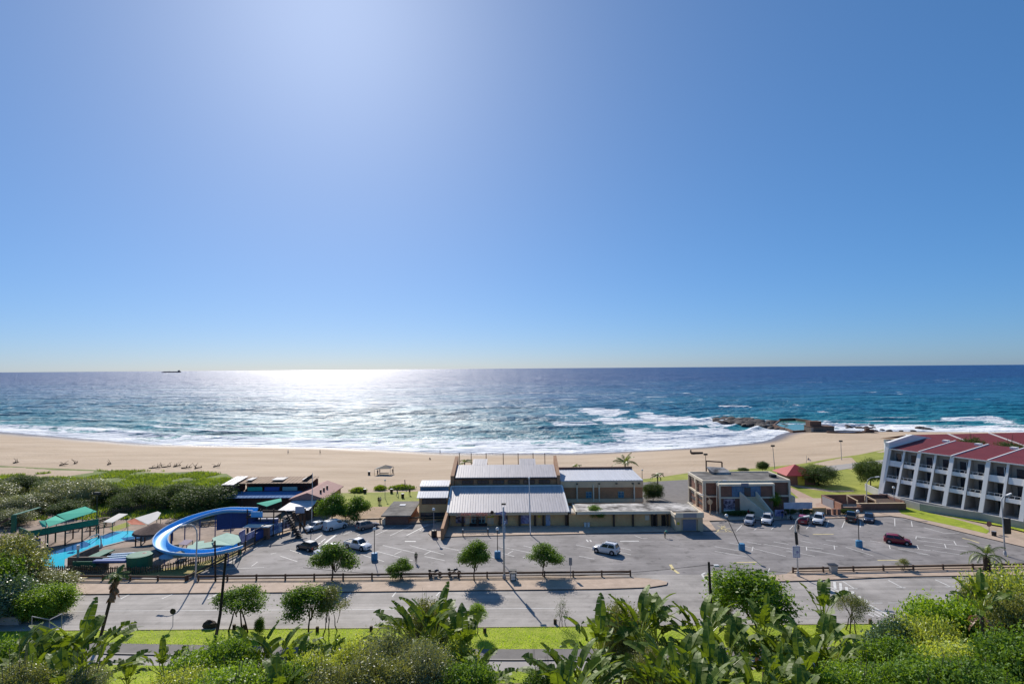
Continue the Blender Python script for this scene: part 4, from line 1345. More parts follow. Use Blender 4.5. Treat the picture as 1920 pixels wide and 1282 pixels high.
for k in range(9):
    t = k/9
    mb.box(-86.5-5.5*t, -85-5.5*t, 93.5-1.5*t, 95.5-1.5*t, 2.5*(1-t)-.12, 2.5*(1-t))
part('stair', mb, M_DWOOD, dk)
mb = MB()
mb.beam((-84.8, 95.5, 5.4), (-93, 93.2, 1.0), .5, .35)
part('chute', mb, M_DWOOD, dk)
part('tank', MB().box(-84.5, -80.0, 95.5, 96.2, 0, 1.9), M_BWALL, dk)
part('slide_roof', MB().box(-85.5, -84.9, 96.8, 102, 5.6, 5.7).box(-85.6, -84.85, 96.7, 97.0, 2.6, 5.6), M_DGREEN, dk)
canopy('picnic_canopy', 'white and orange pitched canopy beside the blue slide', 105,
       [[(252.5, 971, 106), (277.5, 982.5, 103), (294.5, 973, 105), (302, 961, 108), (295.8, 958, 108.6)], [(237.6, 977, 105), (246, 982.5, 103.2), (273, 983, 102.9), (252.5, 971, 106)]],
       [M_WCANV, M_OCANV], [(277.5, 982.5, 103), (301.5, 962, 107.8), (240, 978, 104.9), (294, 973.5, 105)])
canopy('small_canopy', 'small pinkish white awning over tables near the palisade', 108,
       [[(193, 978, 105), (211, 979, 104.7), (240, 963, 109), (223, 962, 109.5)]], [M_WCANV], [(211, 979, 104.7), (195, 978, 105), (238, 964, 108.8)])
canopy('tent_canopy', 'pale green hipped canopy at the foot of the blue slide', 92,
       [[(398, 1008, 91.5), (438, 1021, 88.5), (452, 1014, 90), (447, 1003, 92.5), (425, 998, 93.5)], [(398, 1008, 91.5), (404, 1021, 88.3), (438, 1021.5, 88.3)]],
       [M_PGREEN], [(404, 1021, 88.3), (437, 1021, 88.5), (451, 1014, 90)])
canopy('flat_canopy', 'low pale green double awning inside the slide loop', 92,
       [[(348, 1031, 88.5), (353, 1022, 90.5), (402, 1014, 91.5), (398, 1025, 89)], [(361, 1021, 91), (366, 1015, 92.5), (383, 1013, 92.8), (382, 1018, 91.5)]],
       [M_PGREEN], [(349, 1031, 88.5), (397, 1025, 89), (354, 1022, 90.5)])
canopy('dark_awning', 'dark purple awning in the shade of the slide loop', 94,
       [[(333, 1020, 91.5), (350, 1021, 91.3), (362, 1012, 94), (347, 1011, 94)]], [M_PURP], [(335, 1020, 91.5), (350, 1020.5, 91.4), (361, 1012.4, 93.9)])
canopy('green_awning', 'narrow green awning in front of the blue roofed pavilion', 114,
       [[(481, 943, 114), (500, 949, 112.5), (528, 939, 114.5), (527, 933.5, 116)]], [M_GREENC], [(483, 943.5, 113.9), (500, 948, 112.6), (527, 939, 114.4)])

# slide: an open trough on struts
sl = root_at('water_slide', 'long blue open water slide looping down round the park', 'water slide', (-48, 93, 0))
cl = [(479, 957, 104), (455, 956.5, 104), (428, 956.5, 103.7), (404, 960, 102.8), (380, 966, 101.5), (356, 974, 99.5), (334, 984, 97), (316, 994.5, 94.6), (304, 1006, 92.3), (300.5, 1017, 90.2), (306, 1026.5, 88.4), (324, 1033.5, 87.1), (350, 1037, 86.5), (378, 1037.5, 86.4), (404, 1035, 86.8), (428, 1030, 87.7), (450, 1023, 89)]
pp = [D(*p) for p in cl]


def spline(ps, n=5):
    out = []
    for i in range(len(ps)-1):
        p0, p1, p2, p3 = ps[max(i-1, 0)], ps[i], ps[i+1], ps[min(i+2, len(ps)-1)]
        for k in range(n):
            t = k/n
            out.append(0.5*((2*p1)+(p2-p0)*t+(2*p0-5*p1+4*p2-p3)*t*t+(3*p1-p0-3*p2+p3)*t**3))
    out.append(ps[-1])
    return out


sp_ = spline(pp, 5)
mb, rimb = MB(), MB()
rings, riml, rimr = [], [], []
for i, p in enumerate(sp_):
    t = (sp_[min(i+1, len(sp_)-1)]-sp_[max(i-1, 0)]); t.z = 0; t.normalize()
    s = Vector((-t.y, t.x, 0))
    W = 1.02
    inn = [p+s*(W*math.cos(a))+Vector((0, 0, -0.62*math.sin(a)+.3)) for a in [math.pi*k/8 for k in range(9)]]
    out = [p+s*((W+.09)*math.cos(a))+Vector((0, 0, -0.71*math.sin(a)+.3)) for a in [math.pi*k/8 for k in range(9)]]
    rings.append(inn+list(reversed(out)))
    riml.append(inn[0]); rimr.append(inn[-1])
n = 18
b0 = len(mb.v)
for r_ in rings:
    mb.v.extend([tuple(p) for p in r_])
for i in range(len(rings)-1):
    for k in range(n):
        mb.f.append((i*n+k, i*n+(k+1) % n, (i+1)*n+(k+1) % n, (i+1)*n+k)); mb.m.append(0)
part('trough', mb, M_SLIDE, sl, smooth=True)
for rl in (riml, rimr):
    part('rim', MB().tube(rl, 0.085, 6), M_SLIDEW, sl)
for i in range(3, len(sp_)-2, 6):
    p = sp_[i]
    part('strut', MB().tube([(p.x, p.y, 0), (p.x, p.y, p.z-.6)], 0.1, 6), M_BWALL, sl)
mb = MB()
for i in range(0, 16):
    p, q = sp_[i], sp_[i+1]
    mb.face([(p.x, p.y+1.3, p.z-.5), (q.x, q.y+1.3, q.z-.5), (q.x, q.y+1.3, .8), (p.x, p.y+1.3, .8)])
part('backing_panel', mb, M_BWALL, sl)
tw = root_at('slide_tower', 'dark timber slide tower with stairs at the top of the blue slide', 'tower', (-45.5, 104, 0))
mb = MB()
mb.box(-48.4, -43.2, 102.6, 105.8, 3.3, 3.5)
part('platform', mb, M_DWOOD, tw)
for x in (-48.2, -45.8, -43.4):
    for y in (102.8, 105.6):
        part('post', MB().beam((x, y, 0), (x, y, 4.9 if y < 104 else 3.3), .16, .16), M_DWOOD, tw)
part('blue_board', MB().box(-47.4, -45.3, 102.5, 102.58, 3.5, 4.5), M_SLIDE, tw)
mb = MB()
mb.beam((-45.4, 102.7, 4.6), (-41.6, 103.4, 4.3), .12, .3); mb.beam((-41.6, 103.4, 4.3), (-38.3, 101.0, 1.0), .12, .3)
mb.beam((-40.2, 104.6, 3.4), (-37.0, 102.0, .6), .12, .3)
for k in range(10):
    t = k/10
    mb.box(-41.8+3.3*t, -40.9+3.3*t, 102.8-2.2*t, 104.4-2.2*t, 3.4*(1-t)-.06, 3.4*(1-t))
part('stair', mb, M_DWOOD, tw)
part('lower_roof', MB().box(-47.6, -43.0, 99.8, 102.0, 2.35, 2.45), M_WCANV, tw)
part('tower_wall', MB().box(-47.5, -43.6, 102.7, 105.4, 0, 2.6), M_BWALL, tw)

# rear pavilion with blue lean-to
pv = root_at('beach_pavilion', 'long brown roofed pavilion with a blue lean-to roof, beside the dune trees', 'building', (-52, 123, 0))
mb = MB()
ribbed(mb, (-60.3, 123, 5.45), (-43.9, 123, 5.45), (-43.9, 128, 5.95), (-60.0, 128, 5.95), 0.1, 0.8, 0.05, 0)
part('roof', mb, M_BROOF, pv)
for x in (-58.0, -51.8, -45.8):
    wd = 2.6 if x == -51.8 else 1.2
    part('roof_sheet', MB().box(x-wd/2, x+wd/2, 124.2, 127.2, 5.85, 5.95), M_WCANV, pv)
part('lean_to', ribbed(MB(), (-62, 119, 3.25), (-45.2, 119, 3.25), (-45.6, 122.6, 3.8), (-62, 122.6, 3.8), 0.1, 0.8, 0.05), M_BLUER, pv)
part('wall', MB().box(-60, -44, 122.7, 127.8, 0, 3.5).box(-60, -44, 127.5, 127.8, 3.5, 5.5), M_DBRICK, pv)
part('tower_room', MB().box(-62.3, -60.05, 121.5, 127, 0, 5.5), M_DBRICK, pv)
part('tower_roof', ribbed(MB(), (-62.5, 121.2, 5.55), (-59.9, 121.2, 5.55), (-59.6, 127.4, 6.2), (-62.2, 127.4, 6.2), 0.1, 0.8, 0.05), M_ROOFG, pv)
mb = MB()
for i in range(16):
    x = -60+i
    mb.beam((x, 122.9, 3.9), (x+1, 122.9, 5.3), .07, .1, 0, (0, 1, 0)); mb.beam((x+1, 122.86, 3.9), (x, 122.86, 5.3), .07, .1, 0, (0, 1, 0))
part('lattice', mb, M_BMETAL, pv)
for x in (-61, -57, -53, -49, -46):
    part('post', MB().beam((x, 119.2, 0), (x, 119.2, 3.2), .14, .14), M_DWOOD, pv)
for x, mm in ((-56, M_GREENC), (-52.3, M_BWALL), (-48.4, M_TEAL)):
    part('banner', MB().box(x-1.6, x+1.6, 122.74, 122.8, 3.9, 4.7), mm, pv)
# red tiled restaurant
rs_ = root_at('tiled_restaurant', 'brown brick restaurant with a faded red tiled gable roof and pale front awning', 'building', (-42, 121, 0))
mb = MB()
e0, rdg = 3.45, 4.75
mb.face([(-42.4, 116.5, rdg), (-38.7, 116.5, e0), (-38.7, 129.3, e0), (-42.4, 129.3, rdg)])
mb.face([(-46.2, 116.5, e0), (-42.4, 116.5, rdg), (-42.4, 129.3, rdg), (-46.2, 129.3, e0)])
mb.face([(-46.2, 116.5, e0-.15), (-46.2, 129.3, e0-.15), (-38.7, 129.3, e0-.15), (-38.7, 116.5, e0-.15)])
mb.face([(-46.2, 116.5, e0-.15), (-38.7, 116.5, e0-.15), (-38.7, 116.5, e0), (-42.4, 116.5, rdg), (-46.2, 116.5, e0)])
mb.face([(-38.7, 116.5, e0-.15), (-38.7, 129.3, e0-.15), (-38.7, 129.3, e0), (-38.7, 116.5, e0)])
rf = part('roof', mb, M_PTILE, rs_)
for y in (119.5, 121.5, 123.6):
    part('chimney', MB().tube([(-40.6, y, 4.0), (-40.6, y, 4.75)], 0.22, 8), M_BMETAL, rs_, rf)
part('wall', MB().box(-45.6, -39.2, 117, 128.8, 0, e0-.16), M_BROWN, rs_)
part('awning', ribbed(MB(), (-46.6, 111.8, 2.3), (-40.6, 112.6, 2.2), (-40.2, 117.2, 3.3), (-45.2, 117.4, 3.3), 0.08, 0.9, 0.04), M_ROOFW, rs_)
for y in (118.2, 121.4, 124.6):
    framed_window(rs_, 0, 0, 0, 0, 0, 1, 1, M_CREAM, M_GLASS) if False else part('window', MB().box(-39.19, -39.12, y, y+1.8, 1.3, 2.5), M_GLASS, rs_)
for x, y in ((-46.4, 112.1), (-40.8, 112.9), (-43.6, 112.4)):
    part('post', MB().beam((x, y, 0), (x, y, 2.3), .12, .12), M_DWOOD, rs_)
part('front_wall', MB().box(-42.0, -40.7, 113.2, 116.9, 0, 2.4), M_DWOOD, rs_)

# entrance arch and poster fence along the car park
ar = root_at('entrance_arch', 'dark timber entrance arch carrying a pale sign board', 'arch', (-39.6, 105, 0))
for u, v in ((550, 994), (563, 990), (571, 986)):
    p = G(u, v)
    part('post', MB().beam((p.x, p.y, 0), (p.x, p.y, 3.3), .4, .35), M_DWOOD, ar)
p0, p1 = G(550, 994), G(571, 986)
part('crossbeam', MB().beam((p0.x, p0.y, 3.2), (p1.x, p1.y, 3.2), .45, .35).beam((p0.x, p0.y, 2.6), (p1.x, p1.y, 2.6), .3, .2), M_DWOOD, ar)
part('sign', MB().box(-40.6, -38.9, 105.6, 105.7, 3.4, 4.6), M_POSTW, ar)
pf = root_at('poster_fence', 'dark slatted fence with blue, violet and white posters beside the car park', 'fence', (-43.5, 98, 0))
edge = [(447, 1040), (460, 1031.5), (478, 1021), (496, 1010.5), (512, 1005.5), (530, 999.5), (547, 994.5)]
ep = [G(*e_) for e_ in edge]
for i, (a, b) in enumerate(zip(ep, ep[1:])):
    part('post', MB().beam((a.x, a.y, 0), (a.x, a.y, 2.6), .16, .16), M_DWOOD, pf)
    mm = [M_POSTV, M_POSTV, M_BWALL, M_POSTB, M_POSTB, M_POSTER][i]
    z0, z1 = [(1.6, 3.6), (1.5, 2.6), (.35, 1.9), (.3, 2.2), (.3, 2.1), (.7, 1.8)][i]
    a2, b2 = a.lerp(b, .06), a.lerp(b, .94)
    part('poster', MB().beam((a2.x, a2.y, (z0+z1)/2), (b2.x, b2.y, (z0+z1)/2), .07, z1-z0), mm, pf)
    if i == 5:
        part('white_poster', MB().beam((a2.x-.3, a2.y+.3, 1.7), (b2.x-.3, b2.y+.3, 1.7), .07, 1.6), M_WCANV, pf)
mb = MB()
for a, b in zip(ep, ep[1:]):
    mb.beam((a.x, a.y, .3), (b.x, b.y, .3), .1, .14); mb.beam((a.x, a.y, 2.5), (b.x, b.y, 2.5), .07, .07)
part('rail', mb, M_DWOOD, pf)
bk = root_at('brick_pier', 'stubby pinkish brick pier in the poster fence', 'pillar', (G(500, 1012).x, G(500, 1012).y, 0))
p = G(499, 1011)
part('pier', MB().box(p.x-.55, p.x+.55, p.y-.3, p.y+.3, 0, 2.2), M_RBRICK, bk)
part('cap', MB().box(p.x-.65, p.x+.65, p.y-.4, p.y+.4, 2.2, 2.35), M_DWOOD, bk)

# palisade along the pool
def palisade(name, label, edge, h, step=0.32):
    ep = [G(*e_) for e_ in edge]
    r = root_at(name, label, 'fence', (ep[0].x, ep[0].y, 0))
    mb = MB()
    for a, b in zip(ep, ep[1:]):
        L_ = (b-a).length
        k = max(2, int(L_/step))
        for i in range(k):
            p = a.lerp(b, i/k)
            hh = h*random.uniform(.88, 1.08)
            mb.tube([(p.x, p.y, 0), (p.x+random.uniform(-.05, .05), p.y, hh)], .085, 5)
    part('poles', mb, M_POLES, r)
    mb = MB()
    for a, b in zip(ep, ep[1:]):
        mb.beam((a.x, a.y+.12, h*.7), (b.x, b.y+.12, h*.7), .08, .1)
    part('rail', mb, M_POLES, r)
    return r


palisade('palisade', 'weathered pole palisade along the near side of the pool', [(40, 1073), (125, 1074), (215, 1075.5), (270, 1077), (330, 1066), (385, 1053), (420, 1041), (446, 1032)], 1.1)
palisade('palisade', 'weathered pole palisade at the foot of the dune trees', [(182, 976), (218, 969), (255, 962), (290, 956), (312, 958)], 1.7)
# play structures
ps = root_at('play_ship', 'brown stone play ship with blue and white water toys in the pool', 'play structure', (-60, 85, 0))
a, b = G(127, 1068), G(209, 1064)
mb = MB()
mb.box(a.x, b.x, a.y-.1, a.y+.25, 0, 1.9); mb.box(a.x, a.x+.35, a.y+.25, a.y+6, 0, 1.9)
part('hull', mb, M_STONE, ps)
part('deck', MB().box(a.x+1.8, b.x-2.5, a.y+.3, a.y+5, 1.3, 1.45), M_DGREEN, ps)
mb = MB()
for k in range(3):
    mb.beam((-62.0+k*.1, 85.9+k*.8, 1.7+k*.1), (-58.6+k*.1, 86.4+k*.8, 1.75+k*.1), .3, .2)
part('channel', mb, M_SLIDEW, ps)
part('blue_tray', MB().box(-62.8, -57.6, 84.9, 85.7, 1.5, 1.8), M_BWALL, ps)
part('pipe', MB().tube([(-66.2, 86.5, 0), (-66.2, 86.5, 3.0)], .16, 8), M_TEAL, ps)
part('pipe', MB().tube([(-66.2, 86.5, 3.0), (-66.2, 86.5, 3.7)], .2, 8), M_WMETAL, ps)
part('side_panel', MB().box(-66.3, -62.9, 85.6, 85.75, .5, 1.5), M_DGREEN, ps)
gt = root_at('green_tub', 'large dark green round water tub', 'tub', (-57.2, 85.5, 0))
part('tub', MB().lathe([(1.65, 0), (1.7, 1.2), (1.75, 2.3), (1.55, 2.32), (1.5, 1.9)], 20, 0, (-56.6, 86.2, 0)), M_DGREEN, gt, smooth=False)
part('lid', MB().lathe([(1.45, 2.0), (.2, 2.12)], 20, 0, (-56.6, 86.2, 0)), M_PGREEN, gt)
rk = root_at('stone_island', 'low grey stone island with planted edge between the two pools', 'platform', (-61, 92, 0))
part('platform', MB().prism([(-66.2, 90.2), (-60.2, 90.6), (-56, 95), (-60.8, 95.2), (-66, 93)], 0, 1.0), M_STONE, rk)
sh = root_at('thatched_shelter', 'round dark thatched shelter on poles in the second pool', 'shelter', (-62, 99, 0))
part('roof', MB().lathe([(3.4, 2.2), (3.2, 2.5), (1.6, 3.1), (.3, 3.6)], 18, 0, (-62.2, 98.6, 0)), M_THATCH, sh)
for k in range(7):
    an = k*math.tau/7
    part('post', MB().tube([(-62.2+2.8*math.cos(an), 98.6+2.8*math.sin(an), 0), (-62.2+2.8*math.cos(an), 98.6+2.8*math.sin(an), 2.3)], .12, 6), M_DWOOD, sh)
# small parasols and pads
for u, v, col, lab in ((270, 1058, (0.55, 0.36, 0.30), 'faded pink parasol near the palisade'), (318, 1057, (0.30, 0.46, 0.58), 'pale blue parasol near the palisade'), (338, 1055, (0.42, 0.36, 0.27), 'beige parasol beside the pale blue one'), (292, 1051, (0.32, 0.22, 0.2), 'brownish parasol behind the pink one')):
    p = G(u, v+7)
    r = root_at('parasol', lab, 'parasol', (p.x, p.y, 0))
    mb = MB().lathe([(1.5, 1.75), (1.45, 1.85), (.7, 2.2), (.05, 2.4)], 10, 0, (p.x, p.y, 0))
    part('canopy', mb, pm('parasol_cloth', col, 0.8, var=0.1), r)
    part('pole', MB().tube([(p.x, p.y, 0), (p.x, p.y, 1.8)], .04, 6), M_WMETAL, r)
# picnic benches on the terrace
bench = root_at('picnic_bench', 'brown wooden picnic bench on the paved ground of the water park', 'bench', (0, 0, 0), 0, 'picnic benches of the water park')
part('top', MB().box(-.9, .9, -.35, .35, .7, .76), M_POLES, bench)
part('seat', MB().box(-.9, .9, -.8, -.52, .42, .47), M_POLES, bench)
part('seat', MB().box(-.9, .9, .52, .8, .42, .47), M_POLES, bench)
for x in (-.65, .65):
    part('leg', MB().beam((x, -.75, 0), (x, .1, .7), .08, .08).beam((x+.09, .75, 0), (x+.09, -.1, .7), .08, .08), M_POLES, bench)
bench.location = (*G(150, 988).xy, 0)
for u, v, rz in ((165, 985, .3), (180, 981, .5), (196, 977, .4), (140, 995, .6), (172, 993, .2), (190, 987, .5), (205, 985, .4), (12, 985, .6), (30, 978, .4), (18, 995, .5), (420, 978, .1), (440, 984, .2), (405, 983, 0), (385, 985, .3), (430, 992, .2)):
    p = G(u, v)
    dup(bench, (p.x, p.y, 0), rz)
# ---------------------------------------------------------------- plants
M_LF_MID = leaf_mat('leaf_mid_green', (0.061, 0.131, 0.025), (0.175, 0.298, 0.052), 0.35, rough=.55, spec=.22)
M_LF_DARK = leaf_mat('leaf_dark_green', (0.036, 0.072, 0.026), (0.13, 0.19, 0.062), 0.25, rough=.6, spec=.18)
M_LF_BRIGHT = leaf_mat('leaf_bright_green', (0.085, 0.175, 0.02), (0.25, 0.39, 0.05), 0.42)
M_LF_OLIVE = leaf_mat('leaf_olive', (0.105, 0.131, 0.049), (0.298, 0.333, 0.149), 0.3, rough=0.4, spec=0.28)
M_LF_GREY = leaf_mat('leaf_grey_green', (0.12, 0.15, 0.085), (0.32, 0.36, 0.22), 0.25, rough=0.4, spec=0.28)
M_LF_BLUE = leaf_mat('leaf_blue_green', (0.061, 0.123, 0.079), (0.210, 0.315, 0.219), 0.2, rough=0.35, spec=0.28)
M_LF_PALE = leaf_mat('leaf_yellow_green', (0.175, 0.228, 0.049), (0.455, 0.542, 0.158), 0.4, rough=0.4)
M_BANANA = leaf_mat('wild_banana_leaf', (0.045, 0.085, 0.012), (0.19, 0.27, 0.04), 0.33, scale=1.6, rough=0.5, spec=0.22)
M_PALM = leaf_mat('palm_frond', (0.070, 0.114, 0.032), (0.193, 0.263, 0.070), 0.3, scale=1.2)
M_DEADLF = leaf_mat('dead_frond', (0.175, 0.096, 0.052), (0.420, 0.263, 0.149), 0.25, scale=1.5, tcol=(1.2, 1, .8))
M_GRASSB = leaf_mat('grass_blade', (0.175, 0.315, 0.035), (0.490, 0.665, 0.088), 0.45, scale=0.4)
M_DUNEB = leaf_mat('dune_plant', (0.085, 0.155, 0.027), (0.29, 0.39, 0.07), 0.4, scale=0.15)
M_BARK = pm('bark', (0.14, 0.10, 0.075), 0.9, scale=3, var=0.4, bump=0.5)
M_BARKD = pm('dark_bark', (0.06, 0.045, 0.035), 0.9, scale=3, var=0.4, bump=0.5)


def crown_mesh(name, mat, lobes, n, leaf, seed, clump=10, flat=0.0, aspect=0.5, shell=0.45, spread=None, stray=0.06):
    r = np.random.default_rng(seed)
    L = np.array(lobes, float)
    vol = (L[:, 3]*L[:, 4]*L[:, 5])**(0.75)
    nc = n//clump
    k = r.choice(len(L), nc, p=vol/vol.sum())
    d = r.normal(size=(nc, 3)); d /= np.linalg.norm(d, axis=1)[:, None]
    bum = 0.8+0.4*np.sin(d[:, 0]*5+k*1.7)*np.sin(d[:, 1]*4.3+k)*np.sin(d[:, 2]*4+2*k)+r.normal(size=nc)*stray
    rad = (shell+(1-shell)*r.random(nc)**0.6)*bum
    cc = L[k, :3]+d*rad[:, None]*L[k, 3:6]
    sg = spread or leaf*1.35
    c = np.repeat(cc, clump, 0)+r.normal(size=(nc*clump, 3))*sg*np.array([1, 1, .8])
    out = np.repeat(d, clump, 0)
    N = len(c)
    nrm = out*0.55+r.normal(size=(N, 3))*0.7+np.array([0, 0, .35+flat])
    nrm /= np.linalg.norm(nrm, axis=1)[:, None]
    a = r.normal(size=(N, 3)); a -= nrm*(a*nrm).sum(1)[:, None]; a /= np.linalg.norm(a, axis=1)[:, None]
    b = np.cross(nrm, a)
    s = leaf*(0.6+0.8*r.random(N))[:, None]
    v = np.stack([c-a*s*.5, c+b*s*aspect*.5+nrm*s*.07, c+a*s*.5-nrm*s*.12, c-b*s*aspect*.5+nrm*s*.07], 1).reshape(-1, 3)
    me = bpy.data.meshes.new(name)
    me.vertices.add(4*N); me.vertices.foreach_set('co', v.astype(np.float32).ravel())
    me.loops.add(4*N); me.loops.foreach_set('vertex_index', np.arange(4*N, dtype=np.int32))
    me.polygons.add(N); me.polygons.foreach_set('loop_start', np.arange(0, 4*N, 4, dtype=np.int32))
    me.update(calc_edges=True)
    me.materials.append(mat)
    return me


def limb_mesh(name, mat, lobes, base_r, seed, fork=0.35, stems=1, zroot=0.0, stemspread=0.25):
    r = random.Random(seed)
    mb = MB()
    for i, l in enumerate(lobes):
        top = Vector(l[:3])
        st = Vector(((i % stems-(stems-1)/2)*stemspread, r.uniform(-.1, .1), zroot))
        f = st.lerp(Vector((top.x*.15, top.y*.15, top.z)), fork)
        m1 = f.lerp(top, .5)+Vector((r.uniform(-.15, .15), r.uniform(-.15, .15), .05))*top.z*.2
        if i < stems:
            mb.tube([st, st.lerp(f, .5)+Vector((r.uniform(-.05, .05), 0, 0)), f], [base_r, base_r*.8, base_r*.7], 7)
        mb.tube([f, m1, top], [base_r*.6, base_r*.42, base_r*.2], 6)
        for q in range(2):
            e = top+Vector((r.uniform(-.6, .6)*l[3], r.uniform(-.6, .6)*l[4], r.uniform(0, .6)*l[5]))
            mb.tube([m1, m1.lerp(e, .6), e], [base_r*.3, base_r*.2, base_r*.08], 5)
    return mb.mesh(name, mat, True)


# --- crowns shared by the trees and shrubs (each about one unit wide before scaling)
def lobes_round(seed, n=9, w=1.0, h=0.8, zc=0.0, rr=0.27):
    r = random.Random(seed)
    out = []
    for i in range(n):
        a = i*2.4+r.uniform(-.4, .4)
        q = 0.33*w*math.sqrt((i+.5)/n)*1.25
        z = zc+h*(.5-0.5*(i+.5)/n+r.uniform(-.2, .2))-.1*h
        s = rr*r.uniform(.65, 1.3)
        out.append((q*math.cos(a), q*math.sin(a), z, s*w, s*w, s*h*.95))
    return out


def lobes_bush(seed, n=16, rr=.24):
    r = random.Random(seed)
    out = []
    for i in range(n):
        z = 1-2*(i+.5)/n
        q = math.sqrt(1-z*z)*.30+.02
        a = i*2.4+r.uniform(-.4, .4)
        s = rr*r.uniform(.7, 1.25)
        out.append((q*math.cos(a)*r.uniform(.8, 1.15), q*math.sin(a), z*.23+r.uniform(-.05, .05), s, s, s*.8))
    return out


KIND = {}


def make_kind(key, mat, lob, n, leaf, seed, bark=M_BARK, trunk_r=0.035, zroot=-0.9, stems=1, fork=.4, **kw):
    cm = crown_mesh('crown', mat, lob, n, leaf, seed, **kw)
    tm = limb_mesh('trunk', bark, [(l[0], l[1], l[2]-zroot, *l[3:]) for l in lob[:7]], trunk_r, seed, fork, stems) if trunk_r else None
    KIND[key] = (cm, tm, zroot)


def plant(kind, name, label, cat, base, width, height, crown_base, rz=None, group=None, depth=None):
    """width and height in metres; crown_base: how high the crown starts above the ground"""
    cm, tm, zroot = KIND[kind]
    o = thing(name, label, cat, base, 0, group)
    rz = random.uniform(0, 6.28) if rz is None else rz
    c = link('crown', cm, o)
    hh = height-crown_base
    c.location = (0, 0, crown_base+hh*.5)
    c.scale = (width, depth or width, hh/0.8)
    c.rotation_euler = (0, 0, rz)
    if tm:
        t = link('trunk', tm, o)
        t.rotation_euler = (0, 0, rz)
        k = (crown_base+hh*.5)/abs(zroot)
        t.scale = (width, depth or width, k)
    return o


make_kind('street', M_LF_MID, lobes_round(1, 15, 1.05, .8, rr=.2), 10800, 0.052, 1, M_BARKD, 0.025, -0.9, shell=.62)
make_kind('street2', M_LF_MID, lobes_round(2, 13, 1.05, .8, rr=.21), 9600, 0.054, 2, M_BARKD, 0.025, -0.9, shell=.62)
make_kind('verge', M_LF_MID, lobes_round(3, 12, 1.08, .7, rr=.19), 6900, 0.058, 3, M_BARKD, 0.022, -0.9, stems=3, fork=.45, clump=14, stray=.06, shell=.62)
make_kind('verge_dark', M_LF_MID, lobes_round(4, 13, 1.05, .85, rr=.19), 7800, 0.058, 4, M_BARKD, 0.022, -0.9, clump=16, stray=.06, shell=.62)
make_kind('verge_olive', M_LF_OLIVE, lobes_round(5, 11, 1, .9, rr=.19), 5100, 0.043, 5, M_BARKD, 0.018, -0.9, stems=3, clump=9, aspect=.35, stray=.08, shell=.62)
make_kind('ball', M_LF_BRIGHT, [(0, 0, 0, .5, .5, .42)], 7800, 0.054, 6, M_BARKD, 0.03, -.9, shell=.8, stray=.03)
make_kind('dome', M_LF_DARK, lobes_bush(7, 16), 15600, 0.029, 7, M_BARKD, 0.03, -.9, shell=.6)
make_kind('bush_mid', M_LF_MID, lobes_bush(8, 16), 15600, 0.036, 8, M_BARKD, 0.02, -.9, shell=.62)
make_kind('bush_dark', M_LF_DARK, lobes_bush(9, 16), 15600, 0.036, 9, M_BARKD, 0.02, -.9, shell=.62)
make_kind('bush_grey', M_LF_GREY, lobes_bush(10, 16), 15600, 0.032, 10, M_BARKD, 0.02, -.9, aspect=.4, shell=.62)
make_kind('near_bright', M_LF_BRIGHT, lobes_bush(11, 20), 22500, 0.038, 11, M_BARK, 0.02, -.9, clump=12, aspect=.5, stray=.06, shell=.62)
make_kind('near_olive', M_LF_OLIVE, lobes_bush(12, 20), 21000, 0.032, 12, M_BARK, 0.02, -.9, clump=9, aspect=.45, stray=.08, shell=.62)
make_kind('near_grey', M_LF_GREY, lobes_bush(13, 20), 22500, 0.029, 13, M_BARK, 0.02, -.9, clump=8, aspect=.38, stray=.08, shell=.62)
make_kind('near_blue', M_LF_BLUE, lobes_bush(14, 20), 13500, 0.043, 14, M_BARK, 0.02, -.9, clump=9, aspect=.55, shell=.62)
make_kind('near_pale', M_LF_PALE, lobes_bush(15, 20), 22500, 0.032, 15, M_BARK, 0.02, -.9, clump=10, aspect=.5, stray=.08, shell=.62)
make_kind('near_mid', M_LF_MID, lobes_bush(16, 20), 21000, 0.041, 16, M_BARK, 0.02, -.9, clump=11, stray=.06, shell=.62)
M_LF_TREE = leaf_mat('leaf_tree_green', (0.065, 0.14, 0.02), (0.20, 0.33, 0.045), 0.4, rough=.5, spec=.25)
make_kind('big', M_LF_TREE, lobes_round(31, 16, 1.05, .85, rr=.21), 9500, 0.05, 31, M_BARKD, 0.022, -0.9, clump=14, shell=.6)
make_kind('bare', M_LF_DARK, lobes_round(17, 7, 1, 1), 630, 0.048, 17, M_BARKD, 0.02, -.9, stems=3, clump=4, stray=.2)


def place_px(kind, name, label, cat, u, vb, wpx, vtop, crown_frac=0.35, group=None, z=None):
    """base at (u, vb); width in photograph pixels; top at row vtop"""
    p = G(u, vb) if z is None else P(u, vb, z)
    s = F/p.y
    return plant(kind, name, label, cat, tuple(p), wpx/s*1.05, (vb-vtop)/s, crown_frac*(vb-vtop)/s, group=group)


